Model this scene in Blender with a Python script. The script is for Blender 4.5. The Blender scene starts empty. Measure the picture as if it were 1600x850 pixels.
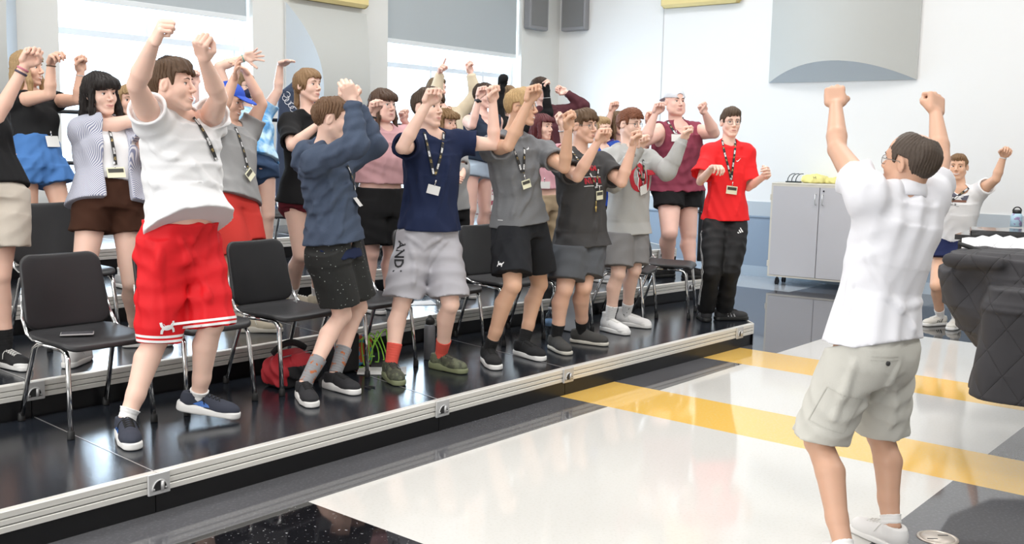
import bpy, math, random
import numpy as np
from mathutils import Vector, Matrix
from mathutils.bvhtree import BVHTree

random.seed(7)
COL = bpy.context.scene.collection
f32 = np.float32
A = lambda *v: np.array(v, dtype=float)

# ------------------------------------------------------------------ camera maths (image 1600 x 850)
FPX = 1600.0
HC = 1.58
ROLL = 0.022
PIT = math.atan(195 / FPX)
_f = A(0, math.cos(PIT), -math.sin(PIT))
_r0 = A(1, 0, 0)
_u0 = A(0, math.sin(PIT), math.cos(PIT))
_R = _r0 * math.cos(ROLL) + _u0 * math.sin(ROLL)
_U = -_r0 * math.sin(ROLL) + _u0 * math.cos(ROLL)
CAM = A(0, 0, HC)


def ray(px):
    return _f + _R * ((px[0] - 800) / FPX) + _U * ((425 - px[1]) / FPX)


def onz(px, z):
    d = ray(px)
    return CAM + d * ((z - HC) / d[2])


def atd(px, d):
    return CAM + ray(px) * d


def depth(p):
    return float((np.asarray(p) - CAM) @ _f)


def nrm(v):
    v = np.asarray(v, dtype=float)
    return v / max(np.linalg.norm(v), 1e-9)


# room axes: a runs along the window wall, b across towards the right
UA = nrm(A(.637, .771, 0))
UB = A(UA[1], -UA[0], 0)


def W(a, b, z=0.0):
    p = UA * a + UB * b
    return A(p[0], p[1], z)


def AB(p):
    return float(p[0] * UA[0] + p[1] * UA[1]), float(p[0] * UB[0] + p[1] * UB[1])


def proj(p):
    v = np.asarray(p, float) - CAM
    d = v @ _f
    return 800 + FPX * (v @ _R) / d, 425 - FPX * (v @ _U) / d


def at_y(p, d, y, lo, hi):
    """Distance along d from p at which the point is seen at image row y."""
    ts = np.linspace(lo, hi, 241)
    return float(min(ts, key=lambda t: abs(proj(p + d * t)[1] - y)))


def onb(px, b):
    d = ray(px)
    return CAM + d * ((b - CAM @ UB) / (d @ UB))


def ona(px, a):
    d = ray(px)
    return CAM + d * ((a - CAM @ UA) / (d @ UA))


# ------------------------------------------------------------------ materials
MATS = {}


def mat(name, col=(.8, .8, .8), rough=.6, metal=0.0, bump=0.0, bscale=200.0, spec=None, var=0.0, vscale=6.0, sss=0.0, emit=0.0, coat=0.0, sheen=0.0):
    if name in MATS:
        return MATS[name]
    m = bpy.data.materials.new(name)
    m.use_nodes = True
    nt = m.node_tree
    bs = nt.nodes['Principled BSDF']
    bs.inputs['Base Color'].default_value = (*col, 1)
    bs.inputs['Roughness'].default_value = rough
    bs.inputs['Metallic'].default_value = metal
    if spec is not None:
        bs.inputs['Specular IOR Level'].default_value = spec
    if sss:
        bs.inputs['Subsurface Weight'].default_value = sss
        bs.inputs['Subsurface Radius'].default_value = (.012, .005, .003)
        bs.inputs['Subsurface Scale'].default_value = 1.0
    if emit:
        bs.inputs['Emission Color'].default_value = (*col, 1)
        bs.inputs['Emission Strength'].default_value = emit
    if coat:
        bs.inputs['Coat Weight'].default_value = coat
    if sheen:
        bs.inputs['Sheen Weight'].default_value = sheen
    tc = nt.nodes.new('ShaderNodeTexCoord')
    if var:
        nz = nt.nodes.new('ShaderNodeTexNoise')
        nz.inputs['Scale'].default_value = vscale
        nz.inputs['Detail'].default_value = 4
        nt.links.new(tc.outputs['Object'], nz.inputs['Vector'])
        mx = nt.nodes.new('ShaderNodeMix')
        mx.data_type = 'RGBA'
        mx.inputs['A'].default_value = (*[max(0, c * (1 - var)) for c in col], 1)
        mx.inputs['B'].default_value = (*[min(1, c * (1 + var)) for c in col], 1)
        nt.links.new(nz.outputs['Fac'], mx.inputs['Factor'])
        nt.links.new(mx.outputs['Result'], bs.inputs['Base Color'])
    if bump:
        nz = nt.nodes.new('ShaderNodeTexNoise')
        nz.inputs['Scale'].default_value = bscale
        nz.inputs['Detail'].default_value = 3
        nt.links.new(tc.outputs['Object'], nz.inputs['Vector'])
        bp = nt.nodes.new('ShaderNodeBump')
        bp.inputs['Strength'].default_value = bump
        bp.inputs['Distance'].default_value = .004
        nt.links.new(nz.outputs['Fac'], bp.inputs['Height'])
        nt.links.new(bp.outputs['Normal'], bs.inputs['Normal'])
    MATS[name] = m
    return m


def mix_pattern(name, base, other, fac_builder, rough=.8, bump=.0):
    """Material whose base colour mixes two colours by a node factor built by fac_builder(nt, tc) -> socket."""
    if name in MATS:
        return MATS[name]
    m = mat(name, base, rough)
    nt = m.node_tree
    bs = nt.nodes['Principled BSDF']
    tc = [n for n in nt.nodes if n.type == 'TEX_COORD'][0]
    s = fac_builder(nt, tc)
    mx = nt.nodes.new('ShaderNodeMix')
    mx.data_type = 'RGBA'
    mx.inputs['A'].default_value = (*base, 1)
    mx.inputs['B'].default_value = (*other, 1)
    nt.links.new(s, mx.inputs['Factor'])
    nt.links.new(mx.outputs['Result'], bs.inputs['Base Color'])
    return m


def ramp(nt, s, lo, hi):
    mr = nt.nodes.new('ShaderNodeMapRange')
    mr.inputs['From Min'].default_value = lo
    mr.inputs['From Max'].default_value = hi
    nt.links.new(s, mr.inputs['Value'])
    return mr.outputs['Result']


def noise_fac(scale, lo, hi, detail=3):
    def fb(nt, tc):
        nz = nt.nodes.new('ShaderNodeTexNoise')
        nz.inputs['Scale'].default_value = scale
        nz.inputs['Detail'].default_value = detail
        nt.links.new(tc.outputs['Object'], nz.inputs['Vector'])
        return ramp(nt, nz.outputs['Fac'], lo, hi)
    return fb


def dots_fac(scale, radius):
    def fb(nt, tc):
        v = nt.nodes.new('ShaderNodeTexVoronoi')
        v.inputs['Scale'].default_value = scale
        nt.links.new(tc.outputs['Object'], v.inputs['Vector'])
        return ramp(nt, v.outputs['Distance'], radius * 1.15, radius * .85)
    return fb


# ------------------------------------------------------------------ mesh helpers
def link_mesh(name, V, F, mats, parent=None, smooth=True, midx=None):
    me = bpy.data.meshes.new(name)
    if isinstance(V, np.ndarray) and isinstance(F, np.ndarray) and F.ndim == 2:
        k = F.shape[1]
        me.vertices.add(len(V))
        me.vertices.foreach_set('co', V.astype(f32).ravel())
        me.loops.add(F.size)
        me.loops.foreach_set('vertex_index', F.astype(np.int32).ravel())
        me.polygons.add(len(F))
        me.polygons.foreach_set('loop_start', np.arange(len(F), dtype=np.int32) * k)
        me.update(calc_edges=True)
    else:
        me.from_pydata([tuple(map(float, v)) for v in V], [], [tuple(map(int, f)) for f in F])
        me.update()
    for m in (mats if isinstance(mats, (list, tuple)) else [mats]):
        me.materials.append(m)
    n = len(me.polygons)
    if midx is not None:
        me.polygons.foreach_set('material_index', np.asarray(midx, dtype=np.int32))
    if smooth is True:
        me.polygons.foreach_set('use_smooth', np.ones(n, dtype=bool))
    elif smooth is not False and smooth is not None:
        me.polygons.foreach_set('use_smooth', np.asarray(smooth, dtype=bool))
    me.validate()
    ob = bpy.data.objects.new(name, me)
    COL.objects.link(ob)
    if parent is not None:
        ob.parent = parent
        ob.matrix_parent_inverse = Matrix.Identity(4)
    return ob


def tag(o, label=None, cat=None, group=None, kind=None):
    if label:
        o['label'] = label
    if cat:
        o['category'] = cat
    if group:
        o['group'] = group
    if kind:
        o['kind'] = kind
    return o


def empty(name, loc=(0, 0, 0), rz=0.0):
    o = bpy.data.objects.new(name, None)
    o.empty_display_size = .1
    o.location = loc
    o.rotation_euler = (0, 0, rz)
    COL.objects.link(o)
    return o


def copy_tree(o, parent=None):
    c = o.copy()
    COL.objects.link(c)
    if parent is not None:
        c.parent = parent
        c.matrix_parent_inverse = Matrix.Identity(4)
    for ch in list(o.children):
        copy_tree(ch, c)
    return c


class MB:
    """Collects simple shapes; build() links them as ONE mesh object."""

    def __init__(s):
        s.V, s.F, s.M, s.S = [], [], [], []

    def add(s, V, F, m=0, smooth=False):
        o = len(s.V)
        s.V += [tuple(map(float, v)) for v in V]
        for f in F:
            s.F.append(tuple(i + o for i in f))
            s.M.append(m)
            s.S.append(smooth)
        return s

    def box(s, c, half, axes=None, m=0, bevel=0.0):
        X, Y, Z = axes if axes is not None else (A(1, 0, 0), A(0, 1, 0), A(0, 0, 1))
        c = np.asarray(c, float)
        hx, hy, hz = half
        b = min(bevel, hx * .9, hy * .9, hz * .9)
        if b <= 0:
            V = [c + X * hx * i + Y * hy * j + Z * hz * k for k in (-1, 1) for i, j in ((-1, -1), (1, -1), (1, 1), (-1, 1))]
            F = [(3, 2, 1, 0), (4, 5, 6, 7), (0, 1, 5, 4), (1, 2, 6, 5), (2, 3, 7, 6), (3, 0, 4, 7)]
            return s.add(V, F, m)
        # bevelled: stack of octagon-like rings
        rings = []
        for z, ins in ((-hz, b), (-hz + b, 0), (hz - b, 0), (hz, b)):
            x, y = hx - ins, hy - ins
            q = b
            rings.append([(x - q, -y), (x, -y + q), (x, y - q), (x - q, y), (-x + q, y), (-x, y - q), (-x, -y + q), (-x + q, -y)])
            rings[-1] = [(p[0], p[1], z) for p in rings[-1]]
        V = [c + X * p[0] + Y * p[1] + Z * p[2] for r in rings for p in r]
        F = []
        for k in range(3):
            for i in range(8):
                j = (i + 1) % 8
                F.append((k * 8 + i, k * 8 + j, k * 8 + 8 + j, k * 8 + 8 + i))
        F.append(tuple(range(7, -1, -1)))
        F.append(tuple(range(24, 32)))
        return s.add(V, F, m)

    def tube(s, pts, r, seg=10, closed=False, m=0, flat=None, smooth=True):
        P = [np.asarray(p, float) for p in pts]
        n = len(P)
        rs = r if isinstance(r, (list, tuple, np.ndarray)) else [r] * n
        V, F = [], []
        up = None
        for i in range(n):
            t = nrm(P[(i + 1) % n] - P[i - 1]) if closed else nrm(P[min(i + 1, n - 1)] - P[max(i - 1, 0)])
            if up is None:
                up = A(0, 0, 1) if abs(t[2]) < .9 else A(1, 0, 0)
                if flat is not None:
                    up = np.asarray(flat[0], float)
            x = np.cross(t, up)
            if np.linalg.norm(x) < 1e-6:
                x = np.cross(t, A(.3, .5, .8))
            x = nrm(x)
            y = nrm(np.cross(x, t))
            up = y
            k = 1.0 if flat is None else flat[1]
            for j in range(seg):
                a = 2 * math.pi * j / seg
                V.append(P[i] + x * math.cos(a) * rs[i] * k + y * math.sin(a) * rs[i])
        for i in range(n if closed else n - 1):
            for j in range(seg):
                a, b = i * seg, ((i + 1) % n) * seg
                F.append((a + j, a + (j + 1) % seg, b + (j + 1) % seg, b + j))
        if not closed:
            F.append(tuple(range(seg - 1, -1, -1)))
            F.append(tuple((n - 1) * seg + j for j in range(seg)))
        return s.add(V, F, m, smooth)

    def lathe(s, c, prof, seg=20, axis=None, m=0, smooth=True):
        Z = nrm(axis) if axis is not None else A(0, 0, 1)
        X = nrm(np.cross(Z, A(.1, 1, .2)))
        Y = np.cross(Z, X)
        c = np.asarray(c, float)
        V, F = [], []
        for r, z in prof:
            for j in range(seg):
                a = 2 * math.pi * j / seg
                V.append(c + X * math.cos(a) * r + Y * math.sin(a) * r + Z * z)
        for i in range(len(prof) - 1):
            for j in range(seg):
                F.append((i * seg + j, i * seg + (j + 1) % seg, (i + 1) * seg + (j + 1) % seg, (i + 1) * seg + j))
        F.append(tuple(range(seg - 1, -1, -1)))
        F.append(tuple((len(prof) - 1) * seg + j for j in range(seg)))
        return s.add(V, F, m, smooth)

    def poly(s, pts, m=0):
        return s.add(pts, [tuple(range(len(pts)))], m)

    def prism(s, pts, vec, m=0, smooth=False):
        n = len(pts)
        vec = np.asarray(vec, float)
        P = [np.asarray(p, float) for p in pts]
        V = P + [p + vec for p in P]
        F = [tuple(range(n - 1, -1, -1)), tuple(range(n, 2 * n))] + [(i, (i + 1) % n, n + (i + 1) % n, n + i) for i in range(n)]
        return s.add(V, F, m, smooth)

    def build(s, name, mats, parent=None):
        ob = link_mesh(name, s.V, s.F, mats, parent, smooth=None)
        me = ob.data
        if len(me.polygons) == len(s.M):
            me.polygons.foreach_set('material_index', np.array(s.M, dtype=np.int32))
            me.polygons.foreach_set('use_smooth', np.array(s.S, dtype=bool))
        return ob


# ------------------------------------------------------------------ signed-distance modelling
def p_cone(a, b, r1, r2):
    a, b = np.asarray(a, float), np.asarray(b, float)
    ba = b - a
    L2 = max(float(ba @ ba), 1e-9)
    R = max(r1, r2)

    def f(X, Y, Z):
        x, y, z = X - a[0], Y - a[1], Z - a[2]
        t = np.clip((x * ba[0] + y * ba[1] + z * ba[2]) / L2, 0, 1)
        return np.sqrt((x - t * ba[0]) ** 2 + (y - t * ba[1]) ** 2 + (z - t * ba[2]) ** 2) - (r1 + (r2 - r1) * t)
    return f, np.minimum(a, b) - R, np.maximum(a, b) + R


def p_ell(c, r, M=None):
    c, r = np.asarray(c, float), np.asarray(r, float)
    M = np.eye(3) if M is None else np.asarray(M, float)

    def f(X, Y, Z):
        x, y, z = X - c[0], Y - c[1], Z - c[2]
        q = [(x * M[0, i] + y * M[1, i] + z * M[2, i]) / r[i] for i in range(3)]
        k0 = np.sqrt(q[0] ** 2 + q[1] ** 2 + q[2] ** 2)
        k1 = np.sqrt((q[0] / r[0]) ** 2 + (q[1] / r[1]) ** 2 + (q[2] / r[2]) ** 2)
        return k0 * (k0 - 1) / np.maximum(k1, 1e-6)
    e = np.sqrt(((M * r) ** 2).sum(1))
    return f, c - e, c + e


def p_box(c, half, rad, M=None):
    c, half = np.asarray(c, float), np.asarray(half, float)
    M = np.eye(3) if M is None else np.asarray(M, float)
    hh = half - rad

    def f(X, Y, Z):
        x, y, z = X - c[0], Y - c[1], Z - c[2]
        q = [np.abs(x * M[0, i] + y * M[1, i] + z * M[2, i]) - hh[i] for i in range(3)]
        o = np.sqrt(np.maximum(q[0], 0) ** 2 + np.maximum(q[1], 0) ** 2 + np.maximum(q[2], 0) ** 2)
        return o + np.minimum(np.maximum(np.maximum(q[0], q[1]), q[2]), 0) - rad
    e = np.abs(M) @ half
    return f, c - e, c + e


def p_loft(secs, n=2.3):
    """Elliptic tube through sections (centre, lateral axis, forward axis, rx, ry); flat ends."""
    C = [np.asarray(s[0], float) for s in secs]
    lo = np.min([c - max(s[3], s[4]) for c, s in zip(C, secs)], axis=0)
    hi = np.max([c + max(s[3], s[4]) for c, s in zip(C, secs)], axis=0)

    def f(X, Y, Z):
        best = None
        m = len(secs) - 1
        for i in range(m):
            c0, c1 = C[i], C[i + 1]
            w = c1 - c0
            L = max(float(np.linalg.norm(w)), 1e-6)
            tr = ((X - c0[0]) * w[0] + (Y - c0[1]) * w[1] + (Z - c0[2]) * w[2]) / (L * L)
            t = np.clip(tr, 0, 1)
            mh, ml = (0 if i == m - 1 else .025 / L), (0 if i == 0 else .025 / L)
            e = np.maximum(np.maximum(tr - 1 - mh, -tr - ml), 0) * L
            v = [X - c0[0] - t * w[0], Y - c0[1] - t * w[1], Z - c0[2] - t * w[2]]
            ax0, ax1 = secs[i], secs[i + 1]
            x = sum(v[q] * (ax0[1][q] + (ax1[1][q] - ax0[1][q]) * t) for q in range(3))
            y = sum(v[q] * (ax0[2][q] + (ax1[2][q] - ax0[2][q]) * t) for q in range(3))
            rx = ax0[3] + (ax1[3] - ax0[3]) * t
            ry = ax0[4] + (ax1[4] - ax0[4]) * t
            r = np.sqrt(x * x + y * y) + 1e-6
            rho = ((np.abs(x) / rx) ** n + (np.abs(y) / ry) ** n) ** (1 / n) + 1e-6
            d2 = r * (1 - 1 / rho)
            d = np.where(e > 0, np.sqrt(np.maximum(d2, 0) ** 2 + e * e), d2)
            best = d if best is None else np.minimum(best, d)
        # flat ends
        for c0, c1 in ((C[0], C[1]), (C[-1], C[-2])):
            w = nrm(c0 - c1)
            best = np.maximum(best, (X - c0[0]) * w[0] + (Y - c0[1]) * w[1] + (Z - c0[2]) * w[2])
        return best
    return f, lo, hi


def p_extrude(segs, z0, z1, rad=.004):
    """Union of 2D capsules in local xy [(ax,ay,bx,by,r1,r2)...] extruded z0..z1."""
    lo = A(min(min(s[0], s[2]) - max(s[4], s[5]) for s in segs), min(min(s[1], s[3]) - max(s[4], s[5]) for s in segs), z0)
    hi = A(max(max(s[0], s[2]) + max(s[4], s[5]) for s in segs), max(max(s[1], s[3]) + max(s[4], s[5]) for s in segs), z1)
    zc, hz = (z0 + z1) / 2, (z1 - z0) / 2

    def f(X, Y, Z):
        d = None
        for ax, ay, bx, by, r1, r2 in segs:
            dx, dy = bx - ax, by - ay
            t = np.clip(((X - ax) * dx + (Y - ay) * dy) / max(dx * dx + dy * dy, 1e-9), 0, 1)
            q = np.sqrt((X - ax - t * dx) ** 2 + (Y - ay - t * dy) ** 2) - (r1 + (r2 - r1) * t)
            d = q if d is None else np.minimum(d, q)
        d = d + rad
        w = np.abs(Z - zc) - hz + rad
        return np.sqrt(np.maximum(d, 0) ** 2 + np.maximum(w, 0) ** 2) + np.minimum(np.maximum(d, w), 0) - rad
    return f, lo, hi


def p_cut(pr, c, n):
    n = nrm(n)

    def f(X, Y, Z):
        return np.maximum(pr[0](X, Y, Z), (X - c[0]) * n[0] + (Y - c[1]) * n[1] + (Z - c[2]) * n[2])
    return f, pr[1], pr[2]


def p_torus(c, axis, R, r):
    c, n = np.asarray(c, float), nrm(axis)

    def f(X, Y, Z):
        x, y, z = X - c[0], Y - c[1], Z - c[2]
        h = x * n[0] + y * n[1] + z * n[2]
        q = np.sqrt(np.maximum(x * x + y * y + z * z - h * h, 0)) - R
        return np.sqrt(q * q + h * h) - r
    return f, c - R - r, c + R + r


class Grid:
    def __init__(s, lo, hi, h):
        s.lo = np.asarray(lo, float)
        s.h = h
        s.n = np.maximum(np.ceil((np.asarray(hi, float) - s.lo) / h).astype(int) + 1, 2)
        s.D = np.full(s.n, .1, dtype=f32)
        s.ax = [(s.lo[i] + h * np.arange(s.n[i])).astype(f32) for i in range(3)]

    def sl(s, lo, hi, pad):
        i0 = np.maximum(np.floor((lo - pad - s.lo) / s.h).astype(int), 0)
        i1 = np.minimum(np.ceil((hi + pad - s.lo) / s.h).astype(int) + 1, s.n)
        if (i1 <= i0).any():
            return None
        return tuple(slice(a, b) for a, b in zip(i0, i1))

    def pts(s, sl=None):
        sl = sl or (slice(None),) * 3
        return s.ax[0][sl[0]][:, None, None], s.ax[1][sl[1]][None, :, None], s.ax[2][sl[2]][None, None, :]

    def op(s, o):
        k = o[2] if o[0] in 'us' else 0
        if o[0] == 'u':
            sl = s.sl(o[1][1], o[1][2], k + 2.5 * s.h)
            if sl is None:
                return
            d = o[1][0](*s.pts(sl)).astype(f32)
            a = s.D[sl]
            if k > 0:
                q = np.maximum(k - np.abs(a - d), 0) / k
                s.D[sl] = np.minimum(a, d) - q * q * k * .25
            else:
                s.D[sl] = np.minimum(a, d)
        elif o[0] == 's':
            sl = s.sl(o[1][1], o[1][2], k + 2.5 * s.h)
            if sl is None:
                return
            d = -o[1][0](*s.pts(sl)).astype(f32)
            a = s.D[sl]
            if k > 0:
                q = np.maximum(k - np.abs(a - d), 0) / k
                s.D[sl] = np.maximum(a, d) + q * q * k * .25
            else:
                s.D[sl] = np.maximum(a, d)
        elif o[0] == 'h':                      # keep the side where (p-c).n < 0
            n, c = nrm(o[1]), np.asarray(o[2], float)
            X, Y, Z = s.pts()
            s.D = np.maximum(s.D, ((X - c[0]) * n[0] + (Y - c[1]) * n[1] + (Z - c[2]) * n[2]).astype(f32))
        elif o[0] == 'f':                      # max with a field function
            s.D = np.maximum(s.D, o[1](*s.pts()).astype(f32))
        elif o[0] == 'd':                      # displacement near the surface
            X, Y, Z = s.pts()
            s.D = s.D - o[1](X, Y, Z).astype(f32)

    def nets(s, keep=None):
        D = s.D
        S = D < 0
        for i in range(3):                      # keep border empty
            ix = [slice(None)] * 3
            for e in (0, -1):
                ix[i] = e
                S[tuple(ix)] = False
        cnt = np.zeros(tuple(np.array(S.shape) - 1), dtype=np.uint8)
        sl = (slice(None, -1), slice(1, None))
        S8 = S.view(np.uint8)
        for i in (0, 1):
            for j in (0, 1):
                for k in (0, 1):
                    cnt += S8[sl[i], sl[j], sl[k]]
        act = (cnt > 0) & (cnt < 8)
        I, J, K = np.nonzero(act)
        if keep is not None and len(I):
            m = keep(s.lo[0] + (I + .5) * s.h, s.lo[1] + (J + .5) * s.h, s.lo[2] + (K + .5) * s.h)
            act[I[~m], J[~m], K[~m]] = False
            I, J, K = I[m], J[m], K[m]
        if not len(I):
            return np.zeros((0, 3)), np.zeros((0, 4), dtype=int)
        vid = np.full(act.shape, -1, dtype=np.int32)
        vid[I, J, K] = np.arange(len(I))
        acc = np.zeros((len(I), 3))
        num = np.zeros(len(I))
        Ds = D.copy()
        corners = {(i, j, k): Ds[I + i, J + j, K + k] for i in (0, 1) for j in (0, 1) for k in (0, 1)}
        sg = {c: S[I + c[0], J + c[1], K + c[2]] for c in corners}
        for c in corners:
            for ax in range(3):
                if c[ax] == 0:
                    c2 = list(c)
                    c2[ax] = 1
                    c2 = tuple(c2)
                    m = sg[c] != sg[c2]
                    d0, d1 = corners[c], corners[c2]
                    t = np.where(np.abs(d0 - d1) > 1e-9, d0 / np.where(np.abs(d0 - d1) > 1e-9, d0 - d1, 1), .5)
                    t = np.clip(t, 0, 1)
                    p = np.zeros((len(I), 3))
                    p[:] = c
                    p[:, ax] = t
                    acc[m] += p[m]
                    num[m] += 1
        V = (np.stack([I, J, K], 1) + acc / np.maximum(num, 1)[:, None]) * s.h + s.lo
        F = []
        for ax in range(3):
            a = [slice(None)] * 3
            b = [slice(None)] * 3
            a[ax], b[ax] = slice(None, -1), slice(1, None)
            e = S[tuple(a)] != S[tuple(b)]
            o1, o2 = [(1, 2), (2, 0), (0, 1)][ax]
            ix = [slice(None)] * 3
            ix[o1], ix[o2] = slice(1, -1), slice(1, -1)
            q = np.argwhere(e[tuple(ix)])
            q[:, o1] += 1
            q[:, o2] += 1
            quad = []
            for d1, d2 in ((1, 1), (0, 1), (0, 0), (1, 0)):
                c = q.copy()
                c[:, o1] -= d1
                c[:, o2] -= d2
                quad.append(vid[c[:, 0], c[:, 1], c[:, 2]])
            quad = np.stack(quad, 1)
            fl = ~S[q[:, 0], q[:, 1], q[:, 2]]
            quad[fl] = quad[fl][:, ::-1]
            F.append(quad[(quad >= 0).all(1)])
        return V, np.concatenate(F)


def run(ops, h, lo=None, hi=None, keep=None):
    if lo is None:
        us = [o[1] for o in ops if o[0] == 'u']
        lo = np.min([u[1] for u in us], axis=0) - .02 - 3 * h
        hi = np.max([u[2] for u in us], axis=0) + .02 + 3 * h
    g = Grid(lo, hi, h)
    for o in ops:
        g.op(o)
    return g.nets(keep)


def relax(V, F, it=1, lam=.5):
    n = len(V)
    E = np.concatenate([F[:, [0, 1]], F[:, [1, 2]], F[:, [2, 3]], F[:, [3, 0]]])
    deg = np.bincount(E[:, 0], minlength=n) + np.bincount(E[:, 1], minlength=n)
    deg = np.maximum(deg, 1)
    for _ in range(it):
        N = np.empty_like(V)
        for i in range(3):
            N[:, i] = (np.bincount(E[:, 0], weights=V[E[:, 1], i], minlength=n) + np.bincount(E[:, 1], weights=V[E[:, 0], i], minlength=n)) / deg
        V = V + (N - V) * lam
    return V


def wrinkles(seed, amp, freq=1.0, axis=None):
    """Soft cloth folds: warped sines of world position."""
    rg = np.random.RandomState(seed)
    T = []
    for i in range(6):
        d = nrm(rg.normal(size=3) * A(1, 1, .8))
        if axis is not None:
            d = nrm(d + np.asarray(axis) * rg.choice([-1, 1]) * .8)
        e, q = nrm(rg.normal(size=3)), nrm(rg.normal(size=3))
        T.append((d, e, q, rg.uniform(22, 48) * freq, rg.uniform(6, 13) * freq, rg.uniform(5, 11), rg.uniform(0, 6), rg.uniform(.6, 1)))

    def f(X, Y, Z):
        o = 0
        for d, e, q, fr, f2, f3, ph, w in T:
            s = np.sin((d[0] * X + d[1] * Y + d[2] * Z) * fr + 1.9 * np.sin((e[0] * X + e[1] * Y + e[2] * Z) * f2 + ph) + ph)
            m = np.clip(.25 + .9 * np.sin((q[0] * X + q[1] * Y + q[2] * Z) * f3 + 2 * ph), 0, 1)
            o = o + w * m * (.55 - np.abs(s) ** 1.5)
        return o * amp
    return f


def bvh_of(V, F):
    return BVHTree.FromPolygons([tuple(v) for v in V], [tuple(f) for f in F])
# ================================================================== PEOPLE
def solve(p, px, L, pref):
    r = ray(px)
    q = CAM - p
    a, b, c = r @ r, 2 * (r @ q), q @ q - L * L
    disc = b * b - 4 * a * c
    if disc <= 0 or (isinstance(pref, str) and pref == 'm'):
        return CAM + r * (-b / 2 / a)
    s = math.sqrt(disc)
    c1, c2 = CAM + r * ((-b - s) / 2 / a), CAM + r * ((-b + s) / 2 / a)
    if isinstance(pref, str):
        return c1 if pref == 'n' else c2
    return c1 if (c1 - p) @ pref > (c2 - p) @ pref else c2


def snap(px, default):
    return atd(px, depth(default)) if px is not None else default


def knee_solve(hip, ank, px, L1, L2, fwd):
    d0 = (depth(hip) + depth(ank)) / 2
    best = None
    for d in np.linspace(d0 - .45, d0 + .45, 181):
        k = atd(px, d)
        mid = (hip + ank) / 2
        e = abs(np.linalg.norm(k - hip) - L1) + abs(np.linalg.norm(k - ank) - L2) + max(0, -((k - mid) @ fwd)) * 1.5
        if best is None or e < best[0]:
            best = (e, k)
    return best[1]


FING = [(.029, .040, .024, .019), (.0095, .044, .027, .020), (-.0105, .041, .025, .019), (-.029, .033, .020, .017)]


def hand_ops(wr, y, dors, side, kind, sc):
    """side +1 right hand, -1 left. dors: direction the back of the hand faces."""
    y = nrm(y)
    z = nrm(dors - y * (dors @ y))
    x = -np.cross(y, z) * side
    Lm = np.stack([x, y, z], 1)
    T = lambda *v: wr + Lm @ (A(*v) * sc)
    ops = []
    ops.append(('u', p_box(T(-.001, .045, 0), A(.039, .042, .0135) * sc, .0125 * sc, Lm), .014))
    ops.append(('u', p_cone(T(.022, .022, -.006), T(.034, .045, -.010), .017 * sc, .013 * sc), .012))
    ops.append(('u', p_cone(T(-.028, .022, -.007), T(-.030, .055, -.006), .014 * sc, .011 * sc), .01))
    r = .0092 * sc
    for i, (bx, l1, l2, l3) in enumerate(FING):
        by = (.084, .090, .085, .076)[i]
        if kind == 'fist':
            a1, a2, a3 = 68, 168, 240
        elif kind == 'loose':
            a1, a2, a3 = 38 + 6 * i, 95 + 8 * i, 130 + 8 * i
        elif kind == 'point':
            a1, a2, a3 = (4, 8, 12) if i == 0 else (70, 165, 235)
        elif kind == 'flat':
            a1, a2, a3 = 10, 18, 24
        else:   # open, spread
            a1, a2, a3 = 8 + 3 * i, 18 + 3 * i, 26 + 3 * i
        sp = {'open': (-.30, -.08, .12, .34)[i], 'flat': 0}.get(kind, (-.05, -.02, .02, .05)[i])
        p = A(bx, by, .001)
        q = [p]
        for l, an in ((l1, a1), (l2, a2), (l3, a3)):
            an = math.radians(an)
            d = A(-sp * math.cos(an), math.cos(an), -math.sin(an))
            p = p + nrm(d) * l
            q.append(p)
        rr = r * (1.0 if i < 3 else .88)
        ops.append(('u', p_cone(T(bx, by - .01, 0), T(*q[0]), rr * 1.12, rr * 1.12), .006))
        for k in range(3):
            ops.append(('u', p_cone(T(*q[k]), T(*q[k + 1]), rr * (1.1 - .08 * k), rr * (1.02 - .1 * k)), .0025))
    if kind in ('fist', 'point'):
        th = [(.030, .022, -.008), (.046, .048, -.022), (.034, .072, -.040), (.010, .082, -.050)]
    elif kind == 'loose':
        th = [(.030, .022, -.006), (.052, .050, -.018), (.054, .078, -.030), (.046, .098, -.038)]
    elif kind == 'flat':
        th = [(.030, .022, -.006), (.050, .050, -.010), (.052, .080, -.012), (.048, .102, -.014)]
    else:
        th = [(.030, .022, -.006), (.058, .044, -.012), (.078, .064, -.014), (.094, .080, -.014)]
    for k in range(3):
        ops.append(('u', p_cone(T(*th[k]), T(*th[k + 1]), (.0135 - .0015 * k) * sc, (.012 - .0015 * k) * sc), .004))
    return ops, T


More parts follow.
